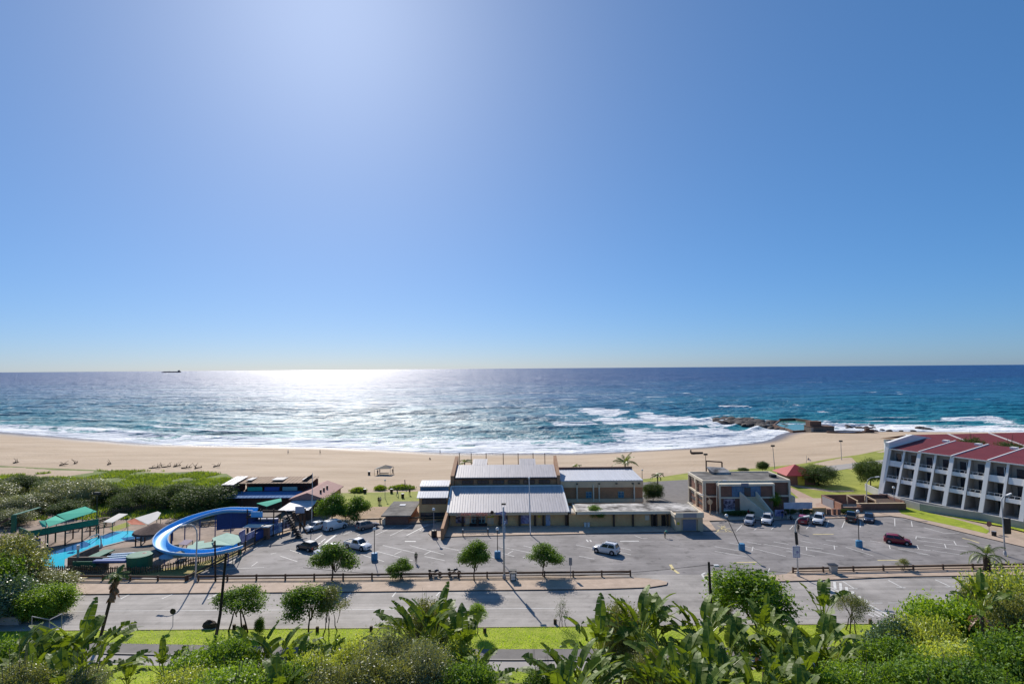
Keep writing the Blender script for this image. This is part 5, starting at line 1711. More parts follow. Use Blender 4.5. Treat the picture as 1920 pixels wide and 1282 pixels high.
SG = 'small round trees along the road median'
place_px('street', 'street_tree', 'broad round street tree before the pickup, widest of the median trees', 'tree', 626.5, 1088, 66, 1029, .3, SG)
place_px('street2', 'street_tree', 'low bushy street tree behind the guard rail near the motorbikes', 'tree', 752, 1086, 38, 1055, .12, SG)
place_px('street', 'street_tree', 'street tree with a tall upright crown just left of the tall lamp post', 'tree', 891, 1089, 51, 1025, .36, SG)
place_px('street2', 'street_tree', 'street tree with a wide flat crown right of the tall lamp post', 'tree', 1022, 1079, 52, 1029, .36, SG)
place_px('verge_olive', 'street_tree', 'tiny sparse shrub on the right-hand median by the rail', 'shrub', 1694, 1069, 22, 1051, .1)
VG = 'trees on the grass verge'
place_px('verge', 'verge_tree', 'umbrella-shaped verge tree with many bare stems beside the leaning pole', 'tree', 447, 1184, 74, 1108, .42, VG)
place_px('verge_dark', 'verge_tree', 'taller dark verge tree of an overlapping pair', 'tree', 583, 1189, 78, 1104, .42, VG)
place_px('verge_olive', 'verge_tree', 'olive coloured multi-stemmed verge tree overlapping the taller dark one', 'tree', 620, 1190, 60, 1114, .35, VG)
place_px('bush_mid', 'verge_shrub', 'small upright leafy shrub on the verge near the umbrella-shaped tree', 'shrub', 486, 1190, 19, 1158, .1)
place_px('ball', 'verge_tree', 'young lollipop-shaped verge tree between two stumps', 'tree', 896, 1188, 30, 1135, .42, VG)
place_px('bare', 'verge_tree', 'nearly bare twiggy young tree on the verge', 'tree', 1055, 1175, 28, 1131, .2, VG)
place_px('verge_olive', 'verge_tree', 'vase-shaped dense verge tree beside the painted hatching', 'tree', 1599, 1188, 66, 1124, .42, VG)
place_px('big', 'verge_tree', 'large bright crowned tree behind the wild bananas below the painted island', 'tree', 1409, 1198, 132, 1079, .3, VG)
place_px('bush_grey', 'verge_shrub', 'thin grey-green shrub behind the large bright crowned tree', 'shrub', 1352, 1180, 40, 1112, .2)
# plants between the buildings
place_px('ball', 'round_bush', 'clipped ball-shaped bright bush at the office stairs', 'bush', 1445, 958, 34, 920, .25)
place_px('dome', 'dome_tree', 'dark dome-shaped tree on the lawn beside the red kiosk', 'tree', 1537, 909, 70, 870, .05)
place_px('bush_dark', 'shore_tree', 'dark ragged tree at the near corner of the apartments', 'tree', 1632, 910, 52, 861, .1)
place_px('bush_dark', 'shore_tree', 'small dark tree seen above the office roof', 'tree', 1430, 886, 22, 864, .2)
place_px('bush_dark', 'shore_tree', 'low dark bush behind the office roof', 'bush', 1394, 886, 20, 876, .1)
place_px('bush_dark', 'shore_tree', 'dense dark bush beside the service road right of the side hall', 'bush', 1224, 938, 40, 905, .05)
place_px('street', 'forecourt_tree', 'leafy blue-green tree by the restaurant wall behind the white van', 'tree', 626, 978, 52, 935, .05)
place_px('street2', 'forecourt_tree', 'smaller leafy tree next to the one behind the white van', 'tree', 668, 979, 44, 941, .05)
place_px('street2', 'forecourt_tree', 'small leafy tree growing against the low brick row', 'tree', 1116, 985, 30, 953, .38)
for u, w, lab in ((1383, 64, 'low clipped hedge below the office poster'), (1482, 26, 'short hedge under the pale banner board'), (1510, 30, 'rounded hedge right of the pale banner board'), (1584, 30, 'thin hedge in front of the brick yard')):
    c = P(u, 967 if u < 1400 else 964, 0.15)
    plant('bush_dark', 'hedge', lab, 'hedge', tuple(c), w*c.y/F, 1.15, .05, rz=0, depth=1.3)
for u, v, h, w, lab in ((1820, 836, 3, 40, 'bushy tree top rising from the courtyard behind the red roofs'), (1899, 846, 3, 60, 'wider bushy tree top in the courtyard at the photo edge')):
    c = D(u, v-4, 120.5+8)
    plant('bush_dark', 'courtyard_tree', lab, 'tree', (c.x, c.y, 0), w*c.y/F*1.15, c.z+1.6, 8.5)

# dune thicket at the left
DG = 'dune bushes behind the pool'
dl = [('dome', 385, 962, 100, 902, 'largest dark tree of the dune thicket, right above the blue slide'), ('dome', 318, 952, 74, 905, 'dark spreading tree left of the largest dune tree'),
      ('bush_dark', 262, 946, 60, 905, 'dark dune bush above the white and orange canopy'), ('bush_dark', 207, 944, 40, 908, 'very dark conical bush behind the lamp by the palisade'),
      ('bush_grey', 160, 948, 80, 893, 'grey-green wide bush behind the green canopy'), ('bush_grey', 110, 945, 76, 896, 'grey bush left of the widest grey-green one'),
      ('bush_dark', 30, 925, 60, 888, 'dark bush at the far left below the beach'), ('bush_dark', 72, 918, 50, 892, 'dark rounded bush near the far left'),
      ('bush_grey', 60, 962, 80, 922, 'grey bush above the chute stair'), ('bush_grey', 10, 968, 70, 926, 'grey bush at the left photo edge'),
      ('bush_grey', 25, 985, 60, 950, 'pale scrub at the left edge beside the benches'), ('bush_mid', 425, 962, 36, 938, 'light green bush at the corner of the pavilion'),
      ('bush_dark', 130, 968, 60, 935, 'dark bush just behind the green canopy'), ('bush_dark', 228, 962, 40, 934, 'dark low bush behind the palisade'),
      ('dome', 345, 948, 70, 898, 'dark round tree between the two largest dune trees'), ('dome', 240, 955, 60, 915, 'dark round dune tree above the pale awning'), ('dome', 150, 925, 56, 894, 'dark round tree on the dune above the green canopy'), ('bush_dark', 410, 945, 50, 908, 'dark bush between the largest dune tree and the pavilion'), ('bush_dark', 95, 925, 56, 893, 'dark bush on the dune at the left'), ('bush_dark', 185, 935, 50, 900, 'dark bush beside the very dark conical one'),
      ('bush_grey', -30, 945, 90, 895, 'grey scrub running out of the photo at the left')]
for kd, u, vb, w, vt, lab in dl:
    place_px(kd, 'dune_bush', lab, 'bush', u, vb, w*1.08, vt+3, 0.0, DG)
# left clump by the road
for kd, u, vb, w, vt, lab in (('near_olive', 12, 1120, 120, 1005, 'tall pale olive bush at the left edge beside the pool'), ('near_olive', 60, 1128, 130, 1075, 'wide olive bush overhanging the road at the left'),
                              ('near_bright', 88, 1156, 84, 1098, 'bright yellow-green bush in front of the olive ones at the left'), ('near_blue', 15, 1160, 90, 1085, 'shaded blue-green bush at the left edge near the steps'),
                              ('near_mid', -60, 1160, 140, 1040, 'dark green bush just outside the left photo edge')):
    place_px(kd, 'roadside_bush', lab, 'bush', u, vb, w, vt, 0.0, 'bushes at the left end of the road')

# --- wild bananas
def banana_leaf(mb, base, az, tilt, pet, blade, wid, r, m=0, droop=0.6, tat=0.4):
    """petiole and torn paddle blade, leaning out along az"""
    h = Vector((math.cos(az), math.sin(az), 0))
    pts, p, t = [Vector(base)], Vector(base), tilt
    n = 9
    for i in range(4):
        p = p+(h*math.sin(t)+Vector((0, 0, 1))*math.cos(t))*pet/4
        t += droop*.08
        pts.append(p.copy())
    mb.tube(pts, [.05, .045, .04, .035, .03], 5, 1)
    side = Vector((-h.y, h.x, 0))
    tw = r.uniform(-.5, .5)
    mid, ds = [p.copy()], []
    for i in range(n):
        d = h*math.sin(t)+Vector((0, 0, 1))*math.cos(t)
        ds.append(d)
        p = p+d*blade/n
        t += droop*(.06+.14*i/n)
        mid.append(p.copy())
    ds.append(ds[-1])
    mb.tube(mid, [.03-.0027*i for i in range(n+1)], 4, 1, cap=False)
    prof = [.45, .85, 1, 1.02, 1, .95, .86, .72, .5, .12]
    for sg in (-1, 1):
        lift = r.uniform(.15, .75)
        prev = None
        for i in range(n):
            if r.random() < tat:
                lift = r.uniform(-.5, .75)
                gap = r.uniform(.04, .14)
            else:
                gap = 0.0
            def edge(j, lf, shift):
                d = ds[min(j, n)]
                nn = side.cross(d).normalized()
                a = mid[j]+d*shift*blade/n
                w = wid*prof[j]*.5
                return a+(side*math.cos(lf+tw*.3)*sg+nn*(-math.sin(lf)))*w+d*.1*w
            a0, a1 = mid[i], mid[i+1]
            e0, e1 = edge(i, lift, gap), edge(i+1, lift+r.uniform(-.05, .05), -gap*.6)
            mb.face([a0, a1, e1, e0] if sg > 0 else [a0, e0, e1, a1], m)


def banana_mesh(seed, nl=13, fan=1.1, pet=1.6, blade=1.95, wid=.68):
    r = random.Random(seed)
    mb = MB()
    for i in range(nl):
        k = (i+.5)/nl*2-1
        tilt = abs(k)*fan*r.uniform(.75, 1.15)+r.uniform(0, .1)
        az = (0 if k > 0 else math.pi)+r.uniform(-.75, .75)
        banana_leaf(mb, (k*.12, r.uniform(-.08, .08), r.uniform(-.2, .1)), az, tilt, pet*r.uniform(.75, 1.1), blade*r.uniform(.75, 1.12), wid*r.uniform(.8, 1.15), r, 0, r.uniform(.35, 1.15), .55)
    lv = mb.mesh('leaves', [M_BANANA, M_LF_PALE], False)
    mb = MB()
    for i in range(5):
        banana_leaf(mb, (r.uniform(-.1, .1), r.uniform(-.1, .1), -.3), r.uniform(0, 6.28), r.uniform(1.6, 2.3), .6, 1.2*r.uniform(.7, 1), .35, r, 0, .9, .6)
    dl_ = mb.mesh('dead_leaves', [M_DEADLF, M_DEADLF], False)
    mb = MB()
    pts, rr = [], []
    for i in range(8):
        z = -6+6.1*i/7
        pts.append((.12*math.sin(i*1.3+seed), .1*math.cos(i+seed), z)); rr.append(.15+.03*(i % 2))
    mb.tube(pts, rr, 8)
    return lv, dl_, mb.mesh('stem', M_BARK, True)


BM = [banana_mesh(100+i, nl, fan) for i, (nl, fan) in enumerate(((18, 1.2), (15, .95), (20, 1.4), (16, 1.1), (11, .7)))]


def banana(k, u, vtop, y, sc, label, rz=None, group='wild banana plants on the bank'):
    """vtop: the photograph row of the leaf tips"""
    t = D(u, vtop, y)
    lv, dd, stm = BM[k]
    ht = 3.05*sc
    z0 = tz(t.x, t.y)
    o = thing('wild_banana', label, 'plant', (t.x, t.y, z0), 0, group)
    zc = t.z-ht-z0
    rz = random.uniform(0, 6.28) if rz is None else rz
    for nm, me in (('leaves', lv), ('dead_leaves', dd), ('stem', stm)):
        c = link(nm, me, o)
        c.location = (0, 0, zc)
        c.rotation_euler = (0, 0, rz)
        c.scale = (sc,)*3 if nm != 'stem' else (sc*.9, sc*.9, max(zc, .3)/6.0)
    return o


for a in [
    (0, 20, 1180, 30, .95, 'wild banana in the lower left corner'), (2, 95, 1172, 31, 1.0, 'wild banana below the grey hand rail at the left', .2), (1, 150, 1146, 33, 1.0, 'tallest wild banana of the left clump', 1.2), (3, 175, 1192, 30, .85, 'wild banana right of the left clump beside the lane', .5), (3, 60, 1215, 26, .8, 'low wild banana at the bottom left'), (0, 120, 1225, 25, .8, 'low wild banana with torn leaves in front of the left clump'),
    (4, 240, 1235, 36, .55, 'small wild banana alone on the lower grass'), (1, 305, 1206, 35, .62, 'small wild banana above the lower grass, left of the leafy shrub'),
    (1, 480, 1180, 33, .8, 'wild banana with erect leaves left of the middle clump', .1), (0, 520, 1176, 33, .9, 'wild banana in the middle of the clump under the umbrella tree', .3), (3, 556, 1196, 32, .8, 'wild banana at the right of the clump under the umbrella tree'), (2, 520, 1232, 26, .75, 'low glossy wild banana at the bottom, left of centre'), (3, 618, 1196, 33, .7, 'wild banana beneath the overlapping verge trees'),
    (0, 785, 1122, 33, 1.0, 'wild banana with drooping leaf to the left, rising over the silver shrub', .05), (1, 815, 1112, 34, .95, 'tallest wild banana left of centre', .6), (4, 868, 1143, 32, .95, 'slender wild banana with upright leaves at the lollipop tree', 1.4), (3, 880, 1212, 29, .8, 'wild banana with a drooping torn leaf beside the lane', .1),
    (0, 1075, 1200, 28, .95, 'wild banana leaning over the lower grass at centre', .1), (1, 1125, 1138, 31, .95, 'wild banana with a pale folded leaf near the twiggy tree', .9), (0, 1195, 1102, 33, 1.0, 'tallest wild banana of the central clump', .4), (3, 1228, 1120, 34, .9, 'wild banana right of the tallest central one'), (2, 1262, 1178, 28, 1.0, 'broad glossy wild banana at the front of the central clump', .1), (1, 1330, 1190, 27, .9, 'wild banana with big erect leaves below the wooden pole', .8), (0, 1300, 1235, 24, .8, 'low wild banana at the bottom right of centre'),
    (0, 1312, 1118, 33, .95, 'wild banana left of the wooden pole', .3), (2, 1360, 1150, 31, .95, 'wild banana in front of the wooden pole'), (3, 1430, 1120, 34, .85, 'wild banana growing into the large bright crowned tree', 1.0), (0, 1462, 1168, 31, .9, 'wild banana right of the large bright crowned tree', .1), (1, 1500, 1200, 28, .9, 'wild banana with shiny erect leaves left of the tall bare-stemmed one'), (2, 1530, 1142, 31, 1.05, 'big wild banana with a brown stem below the shaggy one', .2), (3, 1420, 1232, 25, .8, 'low wild banana beneath the large tree'), (2, 1490, 1245, 24, .75, 'low wild banana at the bottom beside the bright shrubs'), (3, 1560, 1190, 29, .75, 'wild banana hanging over the right bank'),
    (1, 1050, 1232, 23, .85, 'low wild banana at the bottom beside the lower grass at centre'), (0, 1100, 1222, 27, .72, 'front wild banana with wide leaves left of the central clump', .2), (3, 1225, 1215, 26, .72, 'front wild banana in the middle of the central clump', .3), (1, 1270, 1225, 25, .68, 'front wild banana at the bottom edge near the wooden pole', 1.1), (2, 1340, 1215, 26, .72, 'front wild banana below the wooden pole', .5), (3, 1450, 1212, 26, .72, 'front wild banana under the large bright crowned tree', .8), 
    (4, 1542, 1088, 36, .8, 'shaggy wild banana head standing over the pedestrian hatching', .5), (1, 1838, 1078, 34, .7, 'silvery wild banana at the right shrubs below the palm', .4)]:
    banana(*a)

# --- shrubs of the bank
SBG = 'shrubs on the bank'
for kd, u, vt, y, w, h, lab in [
    ('near_bright', 375, 1222, 31, 3.9, 3.4, 'bright leafy shrub at the bottom, left of centre'), ('near_mid', 430, 1200, 32, 3.4, 3.6, 'green shrub at the foot of the leaning pole'), ('near_bright', 440, 1255, 26, 3.6, 2.6, 'low bright shrub at the bottom edge under the leaning pole'), ('near_pale', 330, 1252, 27, 3.0, 2.6, 'low pale shrub at the bottom edge beside the lower grass'),
    ('near_pale', 590, 1220, 30, 2.8, 3.0, 'pale yellow-green shrub between two banana clumps'), ('near_pale', 670, 1196, 32, 3.6, 4.0, 'pale shrub left of the silver one'), ('near_olive', 615, 1250, 26, 3.0, 2.6, 'olive shrub at the bottom edge left of centre'),
    ('near_grey', 745, 1178, 31, 4.4, 5.0, 'large silver-grey shrub left of centre'), ('near_grey', 790, 1205, 28, 3.8, 4.0, 'silver-grey shrub in front of the largest silver one'), ('near_olive', 700, 1232, 27, 3.6, 3.2, 'olive shrub at the bottom before the silver shrub'), ('near_pale', 850, 1192, 31, 3.0, 4.2, 'pale shrub among the wild bananas beside the lane'), ('near_mid', 870, 1240, 27, 3.0, 3.2, 'dark green shrub at the bottom beside the lower grass'), ('near_olive', 800, 1122, 37, 3.0, 4.2, 'olive tree crown behind the tallest wild banana left of centre'),
    ('near_olive', 1165, 1128, 36, 3.4, 4.6, 'olive bush behind the central wild bananas'), ('near_grey', 1215, 1215, 29, 2.6, 3.2, 'grey shrub amid the central wild bananas'), ('near_mid', 1020, 1262, 28, 2.2, 1.6, 'low shrub at the bottom edge on the lower grass'), ('near_blue', 1672, 1164, 36, 3.2, 3.6, 'blue-green shrub with dense dark leaves left of the great bright shrub'), ('near_bright', 1640, 1212, 31, 3.6, 3.6, 'bright shrub at the front right'), ('near_mid', 1685, 1195, 31, 3.6, 4.4, 'dark green shrub under the blue-green one'), ('near_bright', 1610, 1250, 26, 3.2, 2.6, 'low bright shrub at the bottom right'), ('near_pale', 1590, 1215, 33, 2.4, 2.6, 'pale shrub beside the big wild banana'),
    ('near_bright', 1765, 1123, 37, 5.4, 5.6, 'great bright green shrub at the right'), ('near_pale', 1735, 1150, 35, 4.2, 4.8, 'yellow-green shrub in front of the great bright one'), ('near_bright', 1845, 1130, 36, 5.0, 6.0, 'bright shrub right of the great one'), ('near_pale', 1790, 1195, 30, 4.4, 4.6, 'pale bush in front of the brown trunk at the right'), ('near_pale', 1890, 1058, 39, 5.0, 7.0, 'tall pale bush at the right photo edge'), ('near_olive', 1905, 1110, 34, 4.2, 6.0, 'olive bush at the right photo edge'), ('near_mid', 1905, 1190, 28, 4.0, 4.6, 'dark green bush in the lower right corner'), ('near_mid', 1720, 1235, 26, 3.6, 3.4, 'green bush at the bottom right'), ('near_mid', 1830, 1240, 25, 3.6, 3.2, 'green bush at the bottom before the brown trunk'), ('near_olive', 1830, 1090, 40, 2.6, 3.6, 'small olive bush below the right palm'),
    ('near_olive', 30, 1245, 24, 2.6, 2.4, 'olive shrub in the lower left corner'), ('near_mid', 90, 1195, 33, 3.0, 3.6, 'green shrub inside the left banana clump'), ('near_grey', 150, 1250, 25, 2.4, 2.2, 'grey shrub at the bottom of the left clump'), ('near_mid', 10, 1195, 33, 3.4, 4.0, 'green shrub at the left photo edge'), ('near_mid', 545, 1240, 29, 2.8, 2.8, 'dark shrub under the middle banana clump')]:
    t = D(u, vt, y)
    z0 = tz(t.x, t.y)
    hh_ = t.z-z0
    gap = max(0, hh_-max(h, 1.2))
    plant(kd, 'bank_shrub', lab, 'shrub', (t.x, t.y, z0), w, hh_, gap if gap > 2.5 else .3*gap, group=SBG)


# --- palms
def frond(mb, base, az, tilt, L, r, droop=1.0, m=0, leaflet=.55, dens=16):
    h = Vector((math.cos(az), math.sin(az), 0))
    side = Vector((-h.y, h.x, 0))
    p, t = Vector(base), tilt
    pts = [p.copy()]
    for i in range(dens):
        d = h*math.sin(t)+Vector((0, 0, 1))*math.cos(t)
        q = p+d*L/dens
        t += droop*1.5/dens
        if i > 1:
            ll = leaflet*math.sin(math.pi*min(1, (i+1)/dens*.9+.1))**.6
            nn = side.cross(d)
            for sg in (-1, 1):
                e = q+side*sg*ll*.8+d*ll*.5-Vector((0, 0, 1))*ll*r.uniform(.1, .45)+nn*.1
                w = d*.085
                mb.face([q-w, q+w, e], m)
        p = q
        pts.append(p.copy())
    mb.tube(pts, [.03*(1-i/len(pts))+.006 for i in range(len(pts))], 4, m, cap=False)


def palm(name, label, base, height, L, nf, seed, tr=.14, top=None, wind=None, leaflet=.55, droop=1.0, dead=0, tcol=M_BARK):
    r = random.Random(seed)
    b = Vector(base)
    tp = Vector(top) if top else b+Vector((0, 0, height))
    o = thing(name, label, 'palm', tuple(b))
    mb = MB()
    for i in range(nf):
        az = i*2.4+r.uniform(-.2, .2)
        if wind is not None:
            az = wind+r.uniform(-1.7, 1.7)
        frond(mb, tp-b, az, r.uniform(.15, 1.35), L*r.uniform(.8, 1.1), r, droop*r.uniform(.7, 1.3), 0, leaflet)
    mb.build('crown', M_PALM, o)
    pts = [Vector((0, 0, 0)).lerp(tp-b, i/6)+Vector((0, 0, 0)) for i in range(7)]
    MB().tube(pts, [tr*1.3]+[tr*(1+.06*(i % 2)) for i in range(6)], 8).build('trunk', tcol, o, True)
    if dead:
        mb = MB()
        for i in range(dead):
            frond(mb, (tp-b)*r.uniform(.68, .98), r.uniform(0, 6.28), r.uniform(1.9, 2.7), L*r.uniform(.4, .75), r, .5, 0, leaflet*.8)
        mb.build('dead_fronds', M_DEADLF, o)
    return o


p = D(1172, 868, 132); palm('palm', 'wind-swept palm standing behind the bright pale roof', (p.x, p.y, 0), p.z, 3.3, 20, 1, leaflet=.75)
p = D(1079, 876, 133); palm('palm', 'palm top just showing behind the pale roof', (p.x, p.y, 0), p.z, 1.9, 9, 2)
p = D(871, 868, 131); palm('palm', 'palm top behind the stepped roof at its left', (p.x, p.y, 0), p.z, 2.4, 9, 3)
p = D(1233, 893, 131); palm('palm', 'small palm beside the service road', (p.x, p.y, 0), p.z, 2.0, 12, 4, droop=1.5)
p = G(1851, 1072); palm('palm', 'stocky wind-blown palm on the right median', (p.x, p.y, .19), 2.0, 3.4, 17, 5, .42, tcol=M_BARKD, leaflet=.6, droop=1.25)
b_ = D(184, 1194, 62.6); t_ = D(219, 1078, 62.8); palm('palm', 'leaning palm with a shaggy skirt of dead fronds by the verge', (b_.x, b_.y, 0), 0, 1.5, 12, 6, .16, top=tuple(t_), dead=26, leaflet=.5, tcol=M_BARKD)
# brown trunk among the right shrubs
p = D(1842, 1208, 33)
o = thing('leaning_trunk', 'thick pale brown leaning trunk among the right-hand shrubs', 'tree', (p.x, p.y, tz(p.x, p.y)))
MB().tube([(.6, 0, -.3), (.25, 0, 1.4), (0, 0, 3.2), (-.5, .1, 5)], [.26, .22, .19, .12], 8).build('trunk', M_BARK, o, True)
MB().tube([(0, 0, 3.1), (.5, .2, 4.4), (1.1, .3, 5.4)], [.14, .1, .06], 6).build('branch', M_BARK, o, True)

# --- grass blades on the verges, creepers on the dune
def blades(name, mat, pts, h, w, seed, lean=.5):
    r = np.random.default_rng(seed)
    N = len(pts)
    a = r.random(N)*6.283
    hh = h*(.5+r.random(N))
    dx, dy = np.cos(a), np.sin(a)
    ln = lean*hh*r.random(N)
    b0 = pts-np.stack([dx*w/2, dy*w/2, np.zeros(N)], 1)
    b1 = pts+np.stack([dx*w/2, dy*w/2, np.zeros(N)], 1)
    b2 = pts+np.stack([-dy*ln, dx*ln, hh], 1)
    v = np.stack([b0, b1, b2], 1).reshape(-1, 3)
    me = bpy.data.meshes.new(name)
    me.vertices.add(3*N); me.vertices.foreach_set('co', v.astype(np.float32).ravel())
    me.loops.add(3*N); me.loops.foreach_set('vertex_index', np.arange(3*N, dtype=np.int32))
    me.polygons.add(N); me.polygons.foreach_set('loop_start', np.arange(0, 3*N, 3, dtype=np.int32))
    me.update(calc_edges=True); me.materials.append(mat)
    return link(name, me)


rg = np.random.default_rng(5)
N = 90000
gx_, gy_ = rg.uniform(-60, 62, N), rg.uniform(50.6, 66.4, N)
hlx = np.maximum(0, -gx_-8)*.055
ok = ((gy_ > 61.3+hlx*.95) & (gy_ < 66.45)) | (gy_ < 57.0+hlx)
ok &= rg.random(N) < .25+1.2*fbm(gx_*.25, gy_*.4, 7, 3)**1.5
gp = np.stack([gx_, gy_, np.full(N, .02)], 1)[ok]
hgt = (.14+.3*np.maximum(0, fbm(gp[:, 0]*.12, gp[:, 1]*.5, 17, 3)-.45))
stuff(blades('grass', M_GRASSB, gp, hgt, .05, 3), 'short bright grass of the road verges', 'grass')
N = 110000
A = [G(*q_) for q_ in ((-160, 872), (425, 886), (450, 940), (-160, 955))]
gx_ = rg.uniform(-170, -62, N); gy_ = rg.uniform(115, 182, N)
ok = (gy_ < berm(gx_)+2+4*(fbm(gx_*.1, gx_*0, 3)-.5)) & (fbm(gx_*.06, gy_*.09, 27, 4) > .45) & (gx_ < -.57*gy_+11)
gp = np.stack([gx_, gy_, np.zeros(N)], 1)[ok]
stuff(blades('dune_creepers', M_DUNEB, gp, .55, .28, 4, 1.4), 'green creeping plants covering the dune top', 'dune plants')
# ---------------------------------------------------------------- vehicles
M_TYRE = pm('tyre_rubber', (0.02, 0.02, 0.02), 0.85, var=0.2)
M_RIM = pm('wheel_rim', (0.42, 0.42, 0.44), 0.35, 0.6, var=0.1)
M_CGLASS = pm('car_glass', (0.018, 0.022, 0.028), 0.06, var=0.3, spec=0.7)
M_TRIM = pm('black_trim', (0.03, 0.03, 0.033), 0.6, var=0.2)
M_HLAMP = pm('headlamp_glass', (0.62, 0.63, 0.65), 0.15, var=0.1, spec=0.7)
M_TLAMP = pm('tail_lamp', (0.42, 0.02, 0.015), 0.2, var=0.1, spec=0.6)
M_PLATE = pm('number_plate', (0.65, 0.62, 0.5), 0.5, var=0.05)


def paint(name, col):
    mt = pm(name, col, 0.28, 0.0, var=0.05, scale=0.8, spec=0.55)
    b = mt.node_tree.nodes['Principled BSDF']
    b.inputs['Coat Weight'].default_value = 0.6
    b.inputs['Coat Roughness'].default_value = 0.06
    return mt


CARS = {  # body stations (x, half width, top z), cabin (rear belt x, rear roof x, front roof x, front belt x, belt z, roof z), wheels x
    'hatch': ([(-1.95, .70, .72), (-1.9, .78, .92), (-1.5, .83, .97), (.7, .85, .95), (1.2, .83, .88), (1.7, .78, .76), (1.93, .66, .60)], (-1.86, -1.5, .15, .95, .93, 1.47), (-1.2, 1.25)),
    'suv': ([(-2.1, .76, .85), (-2.05, .85, 1.05), (-1.6, .9, 1.1), (.75, .92, 1.08), (1.3, .9, 1.02), (1.85, .84, .92), (2.1, .72, .72)], (-2.0, -1.72, .25, .98, 1.06, 1.72), (-1.3, 1.35)),
    'sedan': ([(-2.2, .72, .78), (-2.12, .8, .95), (-1.3, .85, 1.0), (.65, .86, .95), (1.3, .84, .88), (1.9, .78, .76), (2.15, .66, .6)], (-1.55, -.95, .1, .95, .94, 1.44), (-1.3, 1.32)),
    'wagon': ([(-2.1, .72, .8), (-2.05, .8, .98), (-1.5, .84, 1.0), (.7, .85, .97), (1.3, .83, .9), (1.85, .78, .8), (2.1, .68, .64)], (-2.0, -1.8, .15, .95, .96, 1.58), (-1.3, 1.3)),
    'van': ([(-2.2, .78, .9), (-2.15, .86, 1.15), (-1.6, .89, 1.2), (.9, .9, 1.15), (1.4, .88, 1.08), (1.9, .82, .92), (2.12, .7, .7)], (-2.14, -2.08, .45, 1.3, 1.13, 1.86), (-1.35, 1.4)),
    'pickup': ([(-2.5, .80, .85), (-2.45, .86, 1.02), (-1.0, .88, 1.02), (.9, .9, 1.05), (1.5, .88, 1.0), (2.1, .82, .9), (2.4, .7, .68)], (-.85, -.55, .55, 1.25, 1.0, 1.68), (-1.55, 1.55)),
}
MESHC = {}


def loft(mb, rings, m=0):
    n = len(rings[0])
    b = len(mb.v)
    for r in rings:
        mb.v.extend([tuple(p) for p in r])
    for i in range(len(rings)-1):
        for k in range(n):
            mb.f.append((b+i*n+k, b+i*n+(k+1) % n, b+(i+1)*n+(k+1) % n, b+(i+1)*n+k)); mb.m.append(m)
    mb.f.append(tuple(b+k for k in reversed(range(n)))); mb.m.append(m)
    e = b+(len(rings)-1)*n
    mb.f.append(tuple(e+k for k in range(n))); mb.m.append(m)


